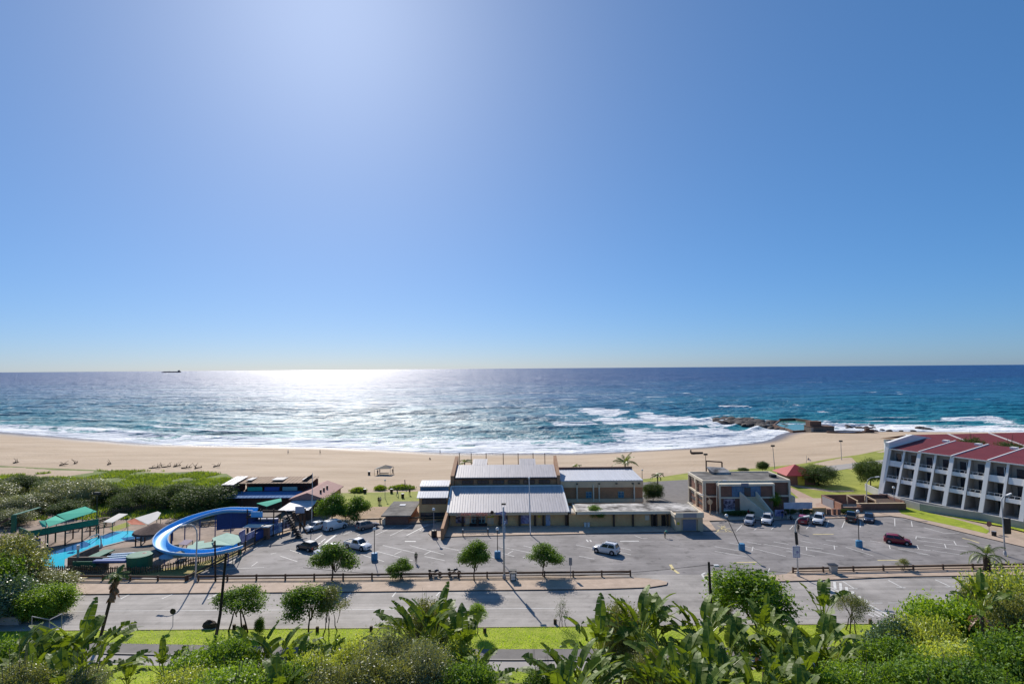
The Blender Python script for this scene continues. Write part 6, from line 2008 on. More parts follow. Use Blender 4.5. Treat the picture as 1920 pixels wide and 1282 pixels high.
def car(kind, label, u1, v1, u2, v2, pmat, two_tone=None):
    """front at (u1, v1), rear at (u2, v2) in the photograph"""
    fr, re = P(u1, v1, .06), P(u2, v2, .06)
    c = (fr+re)/2
    d = fr-re
    o = thing('parked_car' if kind not in ('pickup', 'van') else 'parked_'+kind, label, 'car' if kind not in ('pickup', 'van') else kind, (c.x, c.y, .062), math.atan2(d.y, d.x))
    st, cab, wx = CARS[kind]
    mb = MB()
    rings = []
    for x, hw, zt in st:
        half = [(hw*.9, .24), (hw*.99, .36), (hw, .24+(zt-.24)*.62), (hw*.97, zt-.06), (hw*.86, zt)]
        rings.append([(x, y, z) for y, z in half]+[(x, -y, z) for y, z in reversed(half)])
    loft(mb, rings)
    body = mb.build('body', pmat, o, True)
    md = body.modifiers.new('edge', 'EDGE_SPLIT'); md.split_angle = R(38)
    xr, xr2, xf2, xf, zb, zt = cab
    hb = max(s[1] for s in st)*.93
    ht = hb*.8
    mb = MB()
    B = [Vector((xr, -hb, zb)), Vector((xf, -hb, zb)), Vector((xf, hb, zb)), Vector((xr, hb, zb))]
    T = [Vector((xr2, -ht, zt-.05)), Vector((xf2, -ht, zt-.05)), Vector((xf2, ht, zt-.05)), Vector((xr2, ht, zt-.05))]
    U = [Vector((xr2+.12, -ht*.84, zt)), Vector((xf2-.15, -ht*.84, zt)), Vector((xf2-.15, ht*.84, zt)), Vector((xr2+.12, ht*.84, zt))]
    dn = Vector((0, 0, -.1))
    mb.raw([p+dn for p in B]+T+U, [(0, 1, 5, 4), (1, 2, 6, 5), (2, 3, 7, 6), (3, 0, 4, 7), (4, 5, 9, 8), (5, 6, 10, 9), (6, 7, 11, 10), (7, 4, 8, 11), (8, 9, 10, 11)])
    mb.build('cabin', two_tone or pmat, o)

    def pane(a, b, c_, d_, s0, s1, t0, t1, nm='window'):
        """a-b along the belt, d-c along the roof"""
        q = []
        nrm = (b-a).cross(d_-a).normalized()*.012
        for s, t in ((s0, t0), (s1, t0), (s1, t1), (s0, t1)):
            q.append(a.lerp(b, s).lerp(d_.lerp(c_, s), t)+nrm)
        m_ = MB(); m_.raw(q+[p-nrm*1.5 for p in q], [(0, 1, 2, 3), (7, 6, 5, 4), (0, 4, 5, 1), (1, 5, 6, 2), (2, 6, 7, 3), (3, 7, 4, 0)])
        m_.build(nm, M_CGLASS, o)
    pane(B[1], B[2], T[2], T[1], .07, .93, .08, .93, 'windscreen')
    if kind != 'van':
        pane(B[3], B[0], T[0], T[3], .09, .91, .18, .9, 'rear_window')
    if kind in ('van',):
        sp = ((.72, .95),)
    elif kind == 'pickup':
        sp = ((.16, .84),)
    else:
        sp = ((.1, .48), (.53, .9))
    for s0, s1 in sp:
        pane(B[0], B[1], T[1], T[0], s0, s1, .12, .9)
        pane(B[2], B[3], T[3], T[2], 1-s1, 1-s0, .12, .9)
    hw = max(s[1] for s in st)
    rad = .33 if kind in ('hatch', 'sedan', 'wagon') else .37
    for x in wx:
        for sy in (-1, 1):
            w = MB().tube([(x, sy*(hw-.17), rad), (x, sy*(hw-.13), rad), (x, sy*(hw+.01), rad), (x, sy*(hw+.03), rad)], [rad*.9, rad, rad, rad*.92], 16).build('wheel', M_TYRE, o)
            MB().tube([(x, sy*(hw+.02), rad), (x, sy*(hw+.045), rad)], [rad*.62, rad*.5], 12).build('rim', M_RIM, w)
            MB().tube([(x, sy*(hw-.22), rad+.03), (x, sy*(hw-.01), rad+.03)], [rad*1.17]*2, 16).build('wheel_arch', M_TRIM, o)
    xf_, hf, zf = st[-1]
    xb_, hb_, zb_ = st[0]
    for sy in (-1, 1):
        MB().box(xf_-.28, xf_-.02, min(sy*hf*.55, sy*hf*1.04), max(sy*hf*.55, sy*hf*1.04), zf-.02, zf+.12).build('headlight', M_HLAMP, o)
        MB().box(xb_-.02, xb_+.12, min(sy*hb_*.72, sy*hb_*1.06), max(sy*hb_*.72, sy*hb_*1.06), zb_-.18, zb_+.06).build('tail_light', M_TLAMP, o)
        MB().box(xf-.12, xf+.05, min(sy*(hw), sy*(hw+.16)), max(sy*hw, sy*(hw+.16)), zb+.02, zb+.16).build('mirror', pmat, o)
    MB().box(xf_-.1, xf_+.02, -hf*.5, hf*.5, zf-.22, zf-.05).build('grille', M_TRIM, o)
    MB().box(xf_-.1, xf_+.05, -hf*.95, hf*.95, .26, .4).build('bumper', M_TRIM if two_tone is None and kind == 'suv' else pmat, o)
    MB().box(xb_-.05, xb_+.1, -hb_*.95, hb_*.95, .28, .44).build('bumper', M_TRIM if kind == 'suv' else pmat, o)
    MB().box(xb_-.06, xb_-.03, -.26, .26, .5, .62).build('number_plate', M_PLATE, o)
    if kind == 'pickup':
        bed = MB()
        bed.box(-2.46, -.92, -.86, -.8, 1.0, 1.14); bed.box(-2.46, -.92, .8, .86, 1.0, 1.14); bed.box(-2.5, -2.44, -.86, .86, .98, 1.14)
        bed.build('load_bed', pmat, o)
        MB().box(-2.43, -.93, -.79, .79, 1.015, 1.03).build('bed_floor', M_TRIM, o)
    if kind in ('suv', 'wagon'):
        for sy in (-1, 1):
            MB().beam((xr2+.25, sy*ht*.8, zt+.05), (xf2-.25, sy*ht*.8, zt+.05), .04, .05).build('roof_rail', M_TRIM, o)
    return o


P_WHITE, P_SILVER, P_BLACK = paint('white_car_paint', (.74, .74, .74)), paint('silver_car_paint', (.36, .39, .44)), paint('black_car_paint', (.012, .014, .02))
P_RED, P_DRED, P_TAUPE, P_NAVY = paint('red_car_paint', (.36, .02, .045)), paint('dark_red_car_paint', (.27, .01, .03)), paint('taupe_car_paint', (.26, .215, .19)), paint('navy_car_paint', (.02, .028, .055))
car('hatch', 'black hatchback alone in the left of the car park', 558, 1026, 594, 1034, P_BLACK)
car('hatch', 'white hatchback half hidden behind the broad round street tree', 594, 1042, 630, 1034, P_WHITE)
car('pickup', 'white pickup truck with an open bed behind the broad street tree', 692, 1032, 651, 1024, P_WHITE)
car('hatch', 'small white hatchback parked beside the white van', 575, 997, 606, 989, P_WHITE)
car('van', 'white panel van parked by the leafy trees', 648, 987, 609, 996, P_WHITE)
car('wagon', 'taupe station wagon at the kerb beside the slanted bays', 705, 987, 672, 994, P_TAUPE)
car('suv', 'white compact off-roader alone in the middle of the car park', 1114, 1032, 1160, 1040, P_WHITE)
car('hatch', 'silver-blue hatchback leftmost in the row before the offices', 1402, 987, 1410, 975, P_SILVER)
car('suv', 'silver-white car second in the row before the offices', 1436, 986, 1442, 974, P_WHITE)
car('hatch', 'red hatchback behind the curved lamp arm in the row before the offices', 1509, 973, 1504, 985, P_RED)
car('suv', 'white car between the red hatchback and the dark pickup', 1532, 986, 1539, 974, P_WHITE)
car('pickup', 'dark pickup truck with its tailgate to the car park', 1598, 968, 1595, 982, P_BLACK)
car('sedan', 'dark blue sedan beside the dark pickup', 1629, 982, 1631, 971, P_NAVY)
car('hatch', 'dark red hatchback alone at the right of the car park', 1710, 1022, 1657, 1015, P_DRED)
# two motorbikes by the rail
for u, v, lab in ((816, 1083, 'dark motorbike parked at the rail left of the bushy tree shadow'), (852, 1081, 'second dark motorbike at the rail nearer the tall tree')):
    p = P(u, v-3, .08)
    o = thing('motorbike', lab, 'motorbike', tuple(p), .25)
    for x in (-.68, .68):
        w = MB().tube([(x, -.05, .31), (x, .05, .31)], [.31, .31], 14).build('wheel', M_TYRE, o)
        MB().tube([(x, -.06, .31), (x, .06, .31)], [.17, .17], 10).build('rim', M_RIM, w)
    MB().beam((-.68, 0, .31), (0, 0, .62), .1, .12).beam((0, 0, .62), (.45, 0, .85), .12, .14).beam((.42, 0, .95), (.68, 0, .31), .09, .09).beam((-.3, 0, .35), (.25, 0, .35), .26, .3).build('frame', M_TRIM, o)
    MB().ball((.18, 0, .82), .26, 10, 0, (1.2, .6, .7)).build('tank', P_NAVY, o, True)
    MB().box(-.75, .0, -.14, .14, .74, .86).build('seat', M_TRIM, o)
    MB().beam((.42, -.36, 1.05), (.42, .36, 1.05), .05, .05).build('handlebar', M_TRIM, o)
    MB().box(-.98, -.62, -.2, .2, .8, 1.1).build('top_box', M_TRIM, o)

# ---------------------------------------------------------------- rails, bollards
def guard_rail(label, a, b, spacing, h=.78, mat=M_DWOOD, two=True):
    r = root_at('guard_rail', label, 'guard rail', tuple(a))
    L = (b-a).length
    n = max(1, int(L/spacing))
    mb = MB().beam(a+Vector((0, -.1, h-.1)), b+Vector((0, -.1, h-.1)), .12, .26)
    part('beam', mb, mat, r)
    if two:
        part('lower_beam', MB().beam(a+Vector((0, -.09, h*.36)), b+Vector((0, -.09, h*.36)), .1, .12), mat, r)
    for i in range(n+1):
        p = a.lerp(b, i/n)
        part('post', MB().beam(p, p+Vector((0, 0, h+.08)), .2, .2), mat, r)
    return r


M_RAIL = pm('weathered_rail_wood', (0.13, 0.085, 0.06), 0.85, scale=1.5, var=0.35, stretch=(1, 6, 6))
guard_rail('wooden guard rail on the dry grass below the water park', P(40, 1086, .05), P(348, 1089.5, .05), 3.9, .75, M_RAIL)
guard_rail('wooden rail slanting up along the left edge of the car park', P(352, 1088, .05), P(449, 1039, .05), 4.2, .75, M_RAIL)
guard_rail('wooden rail below the poster fence posts', P(452, 1037, .05), P(497, 1012, .05), 4.2, .6, M_RAIL, False)
guard_rail('long wooden guard rail between the median trees and the car park', P(372, 1088.5, .08), P(1182, 1079.5, .08), 3.9, .78, M_RAIL)
guard_rail('wooden guard rail on the right-hand median', P(1487, 1074, .08), P(1990, 1064, .08), 4.1, .78, M_RAIL)
guard_rail('pale rail in front of the pump house and annex', P(672, 981, .19), P(833, 975, .19), 4, .85, M_POLES, False)
hr = root_at('kerb_railing', 'short black railing with white-capped posts at the shop kerb', 'railing', tuple(P(890, 1002, .19)))
for u in (868, 915):
    p = P(u, 1003.5-(u-868)*.03, .19)
    part('post', MB().tube([p, p+Vector((0, 0, 1.0))], .09, 8), M_BMETAL, hr)
    part('cap', MB().ball(p+Vector((0, 0, 1.05)), .13, 8), M_WMETAL, hr)
a, b = P(868, 1003.5, .19), P(915, 1002, .19)
part('bar', MB().beam(a+Vector((0, 0, .8)), b+Vector((0, 0, .8)), .06, .06).beam(a+Vector((0, 0, .45)), b+Vector((0, 0, .45)), .06, .06), M_BMETAL, hr)
for k, (u, v, lab) in enumerate(((439, 1180, 'left stump beside the umbrella-shaped tree'), (458, 1180, 'right stump beside the umbrella-shaped tree'), (595, 1184, 'stump right of the taller dark verge tree'), (696, 1183, 'mossy stump alone on the verge'), (889, 1186, 'stump left of the lollipop tree'), (909, 1187, 'stump right of the lollipop tree'), (1041, 1170, 'stump left of the twiggy tree'), (1632, 1170, 'pale stump beside the vase-shaped tree'))):
    p = G(u, v)
    o = thing('bollard', 'short wooden bollard, the '+lab, 'bollard', tuple(p), 0, 'wooden bollards on the verge')
    MB().lathe([(.2, 0), (.19, .55), (.17, .6)], 9).build('post', M_POLES if u > 1600 else M_BARKD, o)
    MB().lathe([(.165, .605), (.02, .62)], 9).build('cut_top', M_POLES, o)
p = G(394, 1176)
o = thing('boulder', 'dark boulder lying on the verge left of the leaning pole', 'rock', tuple(p))
r_ = random.Random(3)
mb = MB().ball((0, 0, .25), .75, 12, 0, (1.15, .7, .75))
mb.v = [(x*(1+r_.uniform(-.12, .12)), y*(1+r_.uniform(-.12, .12)), max(0, z*(1+r_.uniform(-.15, .15)))) for x, y, z in mb.v]
mb.build('stone', M_BARKD, o)

# ---------------------------------------------------------------- lamps, poles, signs
M_LAMP = pm('lamp_steel', (0.50, 0.50, 0.50), 0.5, var=0.1)
M_GLOBE = pm('lamp_globe', (0.78, 0.78, 0.76), 0.3, var=0.04)
M_BLUEB = pm('blue_barrel_paint', (0.07, 0.25, 0.43), 0.6, var=0.25)
M_POLE = pm('tarred_pole', (0.035, 0.028, 0.025), 0.85, scale=2, var=0.35)


def gooseneck(label, ub, vb, pts, z=.06, mat=None, rad=.1, head=True):
    """base in the photograph, then the points of pole and arm at the same distance"""
    b = P(ub, vb, z)
    pp = [b]+[D(u, v, b.y) for u, v in pts]
    o = root_at('street_lamp', label, 'street lamp', tuple(b))
    part('pole', MB().tube(pp, [rad*1.2]+[rad*(1-.5*i/len(pp)) for i in range(len(pp)-1)], 8), mat or M_LAMP, o, smooth=True)
    if head:
        e, d = pp[-1], (pp[-1]-pp[-2]).normalized()
        part('lamp_head', MB().beam(e-d*.1, e+d*.75, .3, .16), M_WMETAL, o)
    part('foot', MB().lathe([(rad*2.2, 0), (rad*2, .5), (rad*1.3, .6)], 10, 0, tuple(b)), mat or M_LAMP, o)
    return o, b


gooseneck('white curved street lamp at the corner of the water park rail', 366, 1091, [(368, 1050), (369.5, 1004), (368.5, 994), (364, 986), (357, 982.5), (348, 984)])
o, b = gooseneck('tall straight lamp post on the median with a blue side banner', 945.5, 1084, [(944.8, 1030), (943.5, 950)], .19, M_LAMP, .12, False)
part('lamp_head', MB().box(b.x-.35, b.x+.3, b.y-.25, b.y+.25, 10.55, 10.75), M_BMETAL, o)
part('banner', MB().box(b.x+.1, b.x+.2, b.y-1.1, b.y+.1, 6.1, 8.2), M_POSTB, o)
o, b = gooseneck('curved street lamp on the right median carrying a lilac sign', 1496.5, 1079, [(1494.5, 1040), (1491.5, 1000), (1490.5, 988), (1493, 976), (1499, 970), (1508, 968.5)], .19, M_LAMP, .1)
part('sleeve', MB().tube([D(1494.2, 1020, b.y), D(1492.3, 997, b.y)], .2, 10), M_BMETAL, o)
c = D(1493, 1034, b.y-.2)
sgn = part('sign', MB().box(c.x-.52, c.x+.52, c.y-.05, c.y, c.z-.8, c.z+.8), M_POSTW, o)
mb = MB()
for q in ((-.5, -.42, -.78, .78), (.42, .5, -.78, .78), (-.42, .42, .7, .78), (-.42, .42, -.78, -.7)):
    mb.box(c.x+q[0], c.x+q[1], c.y-.065, c.y-.051, c.z+q[2], c.z+q[3])
mb.tube([(c.x+.12, c.y-.07, c.z-.05), (c.x+.12, c.y-.052, c.z-.05)], .2, 12)
mb.box(c.x-.25, c.x+.15, c.y-.065, c.y-.051, c.z-.42, c.z-.34)
part('emblem', mb, M_POSTV, o, sgn)
gooseneck('white curved street lamp in front of the office porch', 1344.5, 964, [(1344, 930), (1344.5, 908), (1347, 903), (1352, 900.5), (1356, 900.5)], .19, M_CREAM, .085)
gooseneck('brownish curved lamp left of the white one at the offices', 1331.5, 964, [(1332, 945), (1330.5, 935), (1326, 929), (1318, 927.5)], .19, M_BEIGE, .08)
gooseneck('white curved street lamp in front of the brick yard', 1625, 955, [(1625, 925), (1625, 906), (1627.5, 899), (1633, 895), (1642, 894)], .19, M_LAMP, .085)
o, b = gooseneck('tall street lamp at the right photo edge with a dark sign', 1884.5, 1040, [(1882, 1000), (1878.5, 950), (1878, 936), (1881, 931), (1888, 928)], .19, M_LAMP, .1)
c = D(1883, 986, b.y)
part('sign', MB().box(c.x-.1, c.x+.95, c.y-.12, c.y-.04, c.z-1.2, c.z+1.2), M_BMETAL, o)
gooseneck('grey curved shower lamp over the pool', 190, 1026, [(189.5, 1012), (187, 1004), (182.5, 1000.5), (177, 1003)], .05, M_LAMP, .1)


def globe_lamp(label, ub, vb, ut, vt, barrel=True, z=.06, n=1):
    b = P(ub, vb, z)
    t = D(ut, vt, b.y)
    o = root_at('globe_lamp', label, 'street lamp', tuple(b), 0, 'globe lamps of the car park')
    if barrel:
        part('barrel', MB().lathe([(.5, 0), (.52, .3), (.5, 1.0), (.42, 1.08), (.1, 1.1)], 14, 0, tuple(b)), M_BLUEB if barrel is True else barrel, o, smooth=False)
    part('pole', MB().tube([b, b.lerp(t, .5), t], [.07, .06, .05], 8), M_BMETAL if barrel is True else M_GREYM, o)
    part('globe', MB().ball(t+Vector((0, 0, .15)), .28, 12), M_GLOBE, o, smooth=True)
    part('collar', MB().tube([t-Vector((0, 0, .2)), t-Vector((0, 0, .08))], .12, 8), M_BMETAL, o)


globe_lamp('globe lamp in a blue barrel right of the white pickup', 702, 1049, 702, 993)
globe_lamp('globe lamp in a blue barrel left of the tall lamp post', 933, 1045.5, 932.5, 993)
globe_lamp('leaning globe lamp in a blue barrel near the yellow cross hatching', 1391, 1031, 1362, 968)
globe_lamp('globe lamp in a blue barrel left of the dark red hatchback', 1611, 1025, 1608.5, 960)
globe_lamp('globe lamp with a dark foot at the corner of the hall pavement', 814, 1005, 813, 956, M_BMETAL, .19)
globe_lamp('small globe lamp at the apartment wall', 1677.5, 950, 1675.5, 915, False, .19)
p = P(994.5, 1001, .19)
o = root_at('flagpole', 'tall slim white pole before the shop hall', 'pole', tuple(p))
t = D(992, 897, p.y)
part('pole', MB().tube([p, p.lerp(t, .45), t], [.11, .1, .07], 8), M_WMETAL, o)
part('finial', MB().ball(t+Vector((0, 0, .1)), .2, 8), M_WMETAL, o)
p = G(584.5, 981)
o = root_at('flagpole', 'tall white flagpole with a dark flag beside the restaurant', 'flagpole', tuple(p))
t = D(586, 886, p.y)
part('pole', MB().tube([p, t], [.09, .05], 8), M_WMETAL, o)
mb = MB()
vs, fs = [], []
for i in range(7):
    x = -1.7*i/6
    for k in range(4):
        vs.append((t.x+x, t.y+.12*math.sin(i*1.3+k*.3), t.z-.2-.28*k-.18*i*(1-k*.1)))
for i in range(6):
    for k in range(3):
        fs.append((i*4+k, i*4+k+1, (i+1)*4+k+1, (i+1)*4+k))
mb.raw(vs, fs)
part('flag', mb, M_BMETAL, o)


def slim(name, label, cat, ub, vb, ut, vt, rad, mat, y=None, cap=None, group=None):
    b = G(ub, vb)
    t = D(ut, vt, b.y)
    o = root_at(name, label, cat, tuple(b), 0, group)
    part('pole', MB().tube([b, b.lerp(t, .5), t], [rad, rad*.9, rad*.7], 7), mat, o)
    if cap == 'flood':
        part('floodlight', MB().box(t.x-.5, t.x+.5, t.y-.2, t.y+.2, t.z, t.z+.45), M_BMETAL, o)
    elif cap == 'globe':
        part('globe', MB().ball(t, .25, 8), M_GLOBE, o)
    return o


slim('dark_lamp', 'dark slim lamp pole beside the green canopy', 'street lamp', 181.5, 1003, 182, 927, .09, M_BMETAL, cap='flood')
slim('beach_mast', 'beach floodlight mast behind the offices', 'light mast', 1453, 884, 1449, 837, .1, M_GREYM, cap='flood')
slim('beach_mast', 'beach floodlight mast on the grass bank near the apartments', 'light mast', 1578, 862, 1576.5, 828, .1, M_GREYM, cap='flood')
slim('beach_mast', 'dark beach loudspeaker mast left of the office roof frame', 'light mast', 1324, 890, 1323, 853, .1, M_BMETAL, cap='flood')
slim('lawn_post', 'thin lamp post on the small lawn', 'post', 722, 934, 722, 900, .06, M_GREYM, cap='globe')
slim('lawn_post', 'thick dark post at the edge of the beach path', 'post', 760, 917, 759, 899, .13, M_DWOOD)
slim('lawn_post', 'dark lamp post beside the small palm', 'post', 1204, 898, 1204, 881, .08, M_BMETAL, cap='globe')
slim('lawn_post', 'thin post on the sand right of the kiosk', 'post', 1512, 868, 1512, 853, .06, M_GREYM)
for k, u in enumerate((862, 884, 912, 944, 972, 1000, 1022)):
    b = D(u, 868, 136); t = D(u-.6, 850, 136)
    o = root_at('promenade_pole', 'slim dark promenade pole, number %s in the row behind the stepped roof' % ['one', 'two', 'three', 'four', 'five', 'six', 'seven'][k] if False else 'slim dark pole in the row behind the stepped roof', 'pole', (b.x, b.y, 0), 0, 'promenade poles behind the stepped roof')
    part('pole', MB().tube([(b.x, b.y, 0), (b.x, b.y, 4), tuple(t)], [.11, .1, .08], 6), M_DWOOD, o)
    part('tip', MB().ball(t, .13, 6), M_BMETAL, o)
# roof-top frame behind the offices
b1, b2 = D(1324, 884, 129.5), D(1354, 880, 129.5)
t1, t2 = D(1324, 864, 129.5), D(1353.5, 866, 129.5)
o = root_at('beach_gate', 'tall brown goal-shaped beach gate behind the offices', 'gate frame', (b1.x, b1.y, 0))
part('post', MB().beam((b1.x, b1.y, 0), tuple(t1), .25, .25), M_DWOOD, o)
part('post', MB().beam((b2.x, b2.y, 0), tuple(t2), .25, .25), M_DWOOD, o)
part('crossbeam', MB().beam(t1, t2, .25, .25), M_DWOOD, o)
# telephone poles and wires
o = root_at('utility_pole', 'leaning dark wooden pole rising from the bank at the left', 'utility pole', tuple(D(397, 1216, 60.6)))
a, t = D(397, 1214, 60.6), D(424, 1036, 60.6)
mid = D(413, 1150, 60.6)
part('pole', MB().tube([(a.x, a.y, 0), tuple(D(408, 1178, 60.6)), tuple(mid), tuple(t)], [.17, .16, .15, .12], 9), M_POLE, o)
part('bracket', MB().beam(D(424, 1061, 60.6), D(419, 1061, 60.6), .06, .06), M_POLE, o)
b = P(404, 1089, .08); t2_ = D(403, 1013, b.y)
o = root_at('utility_pole', 'short dark wooden pole on the median beside the curved lamp', 'utility pole', tuple(b))
part('pole', MB().tube([b, t2_], [.14, .11], 8), M_POLE, o)
part('crossbar', MB().beam(D(400, 1061, b.y), D(412, 1061, b.y), .08, .08), M_POLE, o)
a3, t3 = D(1337, 1208, 60), D(1329, 1053, 60)
o = root_at('utility_pole', 'dark wooden pole with a small lamp standing among the wild bananas', 'utility pole', (a3.x, a3.y, 0))
part('pole', MB().tube([(a3.x, a3.y, 0), tuple(a3.lerp(t3, .5)), tuple(t3)], [.17, .15, .12], 9), M_POLE, o)
q = D(1330, 1060, 60)
part('lamp_arm', MB().beam(q, q+Vector((.45, -.1, .05)), .06, .06), M_POLE, o)
part('lamp_head', MB().box(q.x+.45, q.x+.95, q.y-.25, q.y+.05, q.z-.06, q.z+.12), M_WMETAL, o)


def wire(label, a, b, sag):
    o = root_at('overhead_wire', label, 'wire', tuple(a))
    pts = []
    for i in range(25):
        t_ = i/24
        p_ = a.lerp(b, t_)
        p_.z -= sag*4*t_*(1-t_)
        pts.append(p_)
    part('cable', MB().tube(pts, .02, 4), M_BMETAL, o)


wire('sagging overhead wire left of the pole among the wild bananas', D(1329.5, 1058, 60), Vector((-22, 59.5, 9.4)), 1.2)
wire('sagging overhead wire right of the pole among the wild bananas', D(1329.5, 1058, 60), Vector((62, 58, 9.2)), 1.2)


def road_sign(label, ub, vb, vt, shape, mat, rz=0.0, size=.35):
    b = G(ub, vb)
    s = F/b.y
    h = (vb-vt)/s
    o = root_at('road_sign', label, 'road sign', tuple(b), rz)
    part('post', MB().tube([b, b+Vector((0, 0, h))], .04, 6), M_GREYM, o)
    c = b+Vector((0, 0, h-size))
    if shape == 'round':
        part('plate', MB().tube([c+Vector((0, -.06, 0)), c+Vector((0, -.04, 0))], size, 16), mat, o)
    elif shape == 'octagon':
        part('plate', MB().tube([c+Vector((0, -.06, 0)), c+Vector((0, -.04, 0))], size, 8), mat, o)
    else:
        part('plate', MB().box(c.x-size*.5, c.x+size*.5, c.y-.07, c.y-.045, c.z-size*1.4, c.z+size), mat, o)


road_sign('small round sign seen from behind on the verge at the left', 324, 1174, 1141, 'round', M_BMETAL)
road_sign('narrow grey sign post on the median right of the flat crowned tree', 1070, 1083, 1046, 'plate', M_GREYM, 0, .45)
road_sign('octagonal stop sign seen from behind on the path by the apartments', 1855, 1000, 977, 'octagon', pm('sign_back', (.25, .13, .1), .6), 0, .5)
# bins
p = P(962, 1087, .19)
o = root_at('litter_bin', 'black and white framed litter bin beside the tall lamp post', 'litter bin', tuple(p))
part('bin', MB().box(p.x-.4, p.x+.4, p.y-.3, p.y+.3, p.z, p.z+1.0), M_BMETAL, o)
mb = MB()
for x in (-.45, .45):
    for y in (-.34, .34):
        mb.beam(p+Vector((x, y, 0)), p+Vector((x, y, 1.35)), .07, .07)
part('frame', mb, M_WMETAL, o)
part('lid', MB().box(p.x-.5, p.x+.5, p.y-.4, p.y+.4, p.z+1.35, p.z+1.43), M_BMETAL, o)
part('panel', MB().box(p.x-.3, p.x+.3, p.y-.37, p.y-.31, p.z+.15, p.z+.95), M_WPLAS, o)
p = P(1562, 1074, .1)
o = root_at('litter_bin', 'grey wedge-shaped litter bin at the rail of the right median', 'litter bin', tuple(p))
mb = MB()
mb.raw([tuple(p+Vector(q)) for q in ((-.38, -.35, 0), (.42, -.35, 0), (.42, .35, 0), (-.38, .35, 0), (-.55, -.45, 1.2), (.5, -.45, 1.15), (.5, .45, 1.15), (-.55, .45, 1.2))], [(3, 2, 1, 0), (4, 5, 6, 7), (0, 1, 5, 4), (1, 2, 6, 5), (2, 3, 7, 6), (3, 0, 4, 7)])
part('bin', mb, M_GPLAS, o)
part('lid', MB().box(p.x-.6, p.x+.55, p.y-.5, p.y+.5, p.z+1.2, p.z+1.27), M_BMETAL, o)
for u, lab in ((1097.5, 'left one of two white tubs by the low brick row'), (1103.5, 'right one of two white tubs by the low brick row')):
    p = P(u, 987, .19)
    o = root_at('white_tub', lab, 'bin', tuple(p))
    part('tub', MB().lathe([(.22, 0), (.27, .7), (.22, .72)], 12, 0, tuple(p)), M_WPLAS, o)
    part('rim', MB().lathe([(.3, .7), (.3, .76)], 12, 0, tuple(p)), M_WMETAL, o)
for u, v, lab in ((684, 924, 'left bin on the far edge of the lawn'), (734, 924, 'middle bin on the far edge of the lawn'), (755, 933, 'right bin on the lawn near the pump house'), (692, 890, 'dark bin on the sand left of the beach shelter'), (1864, 1006, 'black bin beside the stop sign')):
    p = G(u, v)
    o = root_at('litter_bin', 'dark round '+lab, 'litter bin', tuple(p))
    part('drum', MB().lathe([(.34, 0), (.36, .95), (.3, .97)], 12, 0, tuple(p)), M_BMETAL, o)
    part('rim', MB().lathe([(.38, .93), (.38, 1.0)], 12, 0, tuple(p)), M_GREYM, o)
# hand rail and step wall at the left edge
o = root_at('hand_rail', 'grey tubular hand rail by the steps at the left', 'hand rail', tuple(P(92, 1173, 0)))
a_, b_, c_ = D(60, 1155, 63), D(93, 1161, 63), D(116, 1150, 66)
part('rail', MB().tube([a_, b_, c_], .05, 6), M_GREYM, o)
for q in (a_, b_, c_):
    part('post', MB().tube([(q.x, q.y, 0), tuple(q)], .05, 6), M_GREYM, o)
o = root_at('step_wall', 'low grey concrete wall at the left edge below the bushes', 'wall', tuple(P(15, 1172, 0)))
q = P(0, 1172, 0)
part('wall', MB().box(q.x-6, q.x+2.2, q.y, q.y+.4, 0, .9), M_GPLAS, o)
part('coping', MB().box(q.x-6, q.x+2.25, q.y-.05, q.y+.45, .9, .98), M_LANE, o)
o = root_at('garden_wall', 'low dark timber wall along the bottom of the lower grass', 'wall', (0, 53.6, 0))
part('wall', MB().box(-46, 6, 53.5, 53.75, 0, .55), M_BARKD, o)
part('coping', MB().box(-46, 6, 53.45, 53.8, .55, .62), M_POLES, o)

# ---------------------------------------------------------------- beach things
def beach_shelter():
    p = G(721, 889)
    o = root_at('beach_shelter', 'small dark beach gazebo on the sand beyond the lawn', 'gazebo', tuple(p))
    z = p.z
    mb = MB()
    e_ = [(p.x-2.6, p.y-1.6, z+1.75), (p.x+2.0, p.y-1.6, z+1.9), (p.x+2.3, p.y+1.6, z+2.0), (p.x-2.4, p.y+1.6, z+1.8)]
    ap_ = (p.x+.3, p.y, z+2.75)
    for i in range(4):
        mb.face([e_[i], e_[(i+1) % 4], ap_])
    mb.face(list(reversed(e_)))
    part('canopy', mb, M_BMETAL, o)
    for q in e_:
        part('leg', MB().tube([(q[0], q[1], z), q], .05, 6), M_BMETAL, o)
    part('table', MB().box(p.x-1.4, p.x+1.2, p.y-.5, p.y+.5, z+.35, z+.5), M_DWOOD, o)


beach_shelter()
for i, (u, v, w, lab) in enumerate(((672, 922, 30, 'left green sand mound at the edge of the beach path'), (713, 918, 20, 'small middle sand mound beside the beach path'), (754, 916.5, 50, 'longest sand mound beside the beach path'))):
    p = G(u, v)
    o = thing('dune_mound', 'low grass-covered '+lab, 'mound', tuple(p))
    rw_ = w/2*p.y/F
    mb = MB()
    r_ = random.Random(i)
    mb.ball((0, 0, 0), 1, 20, 0, (rw_, 1.3, 0.75))
    mb.v = [(x*(1+.06*math.sin(7*x+y)), y*(1+.1*math.sin(3*x)), max(-.02, z*(1+r_.uniform(-.12, .12)))) for x, y, z in mb.v]
    mb.build('mound', M_DUNE, o, True)
    bp_ = np.array([[x, y, z] for x, y, z in mb.v if z > .05])
    bp_ = np.repeat(bp_, 8, 0)+rg.normal(size=(len(bp_)*8, 3))*[.25, .2, .03]
    g_ = blades('grass_cover', M_DUNEB, bp_, .35, .2, 9+i, 1.2)
    g_.parent = o
    g_['kind'] = 'stuff'
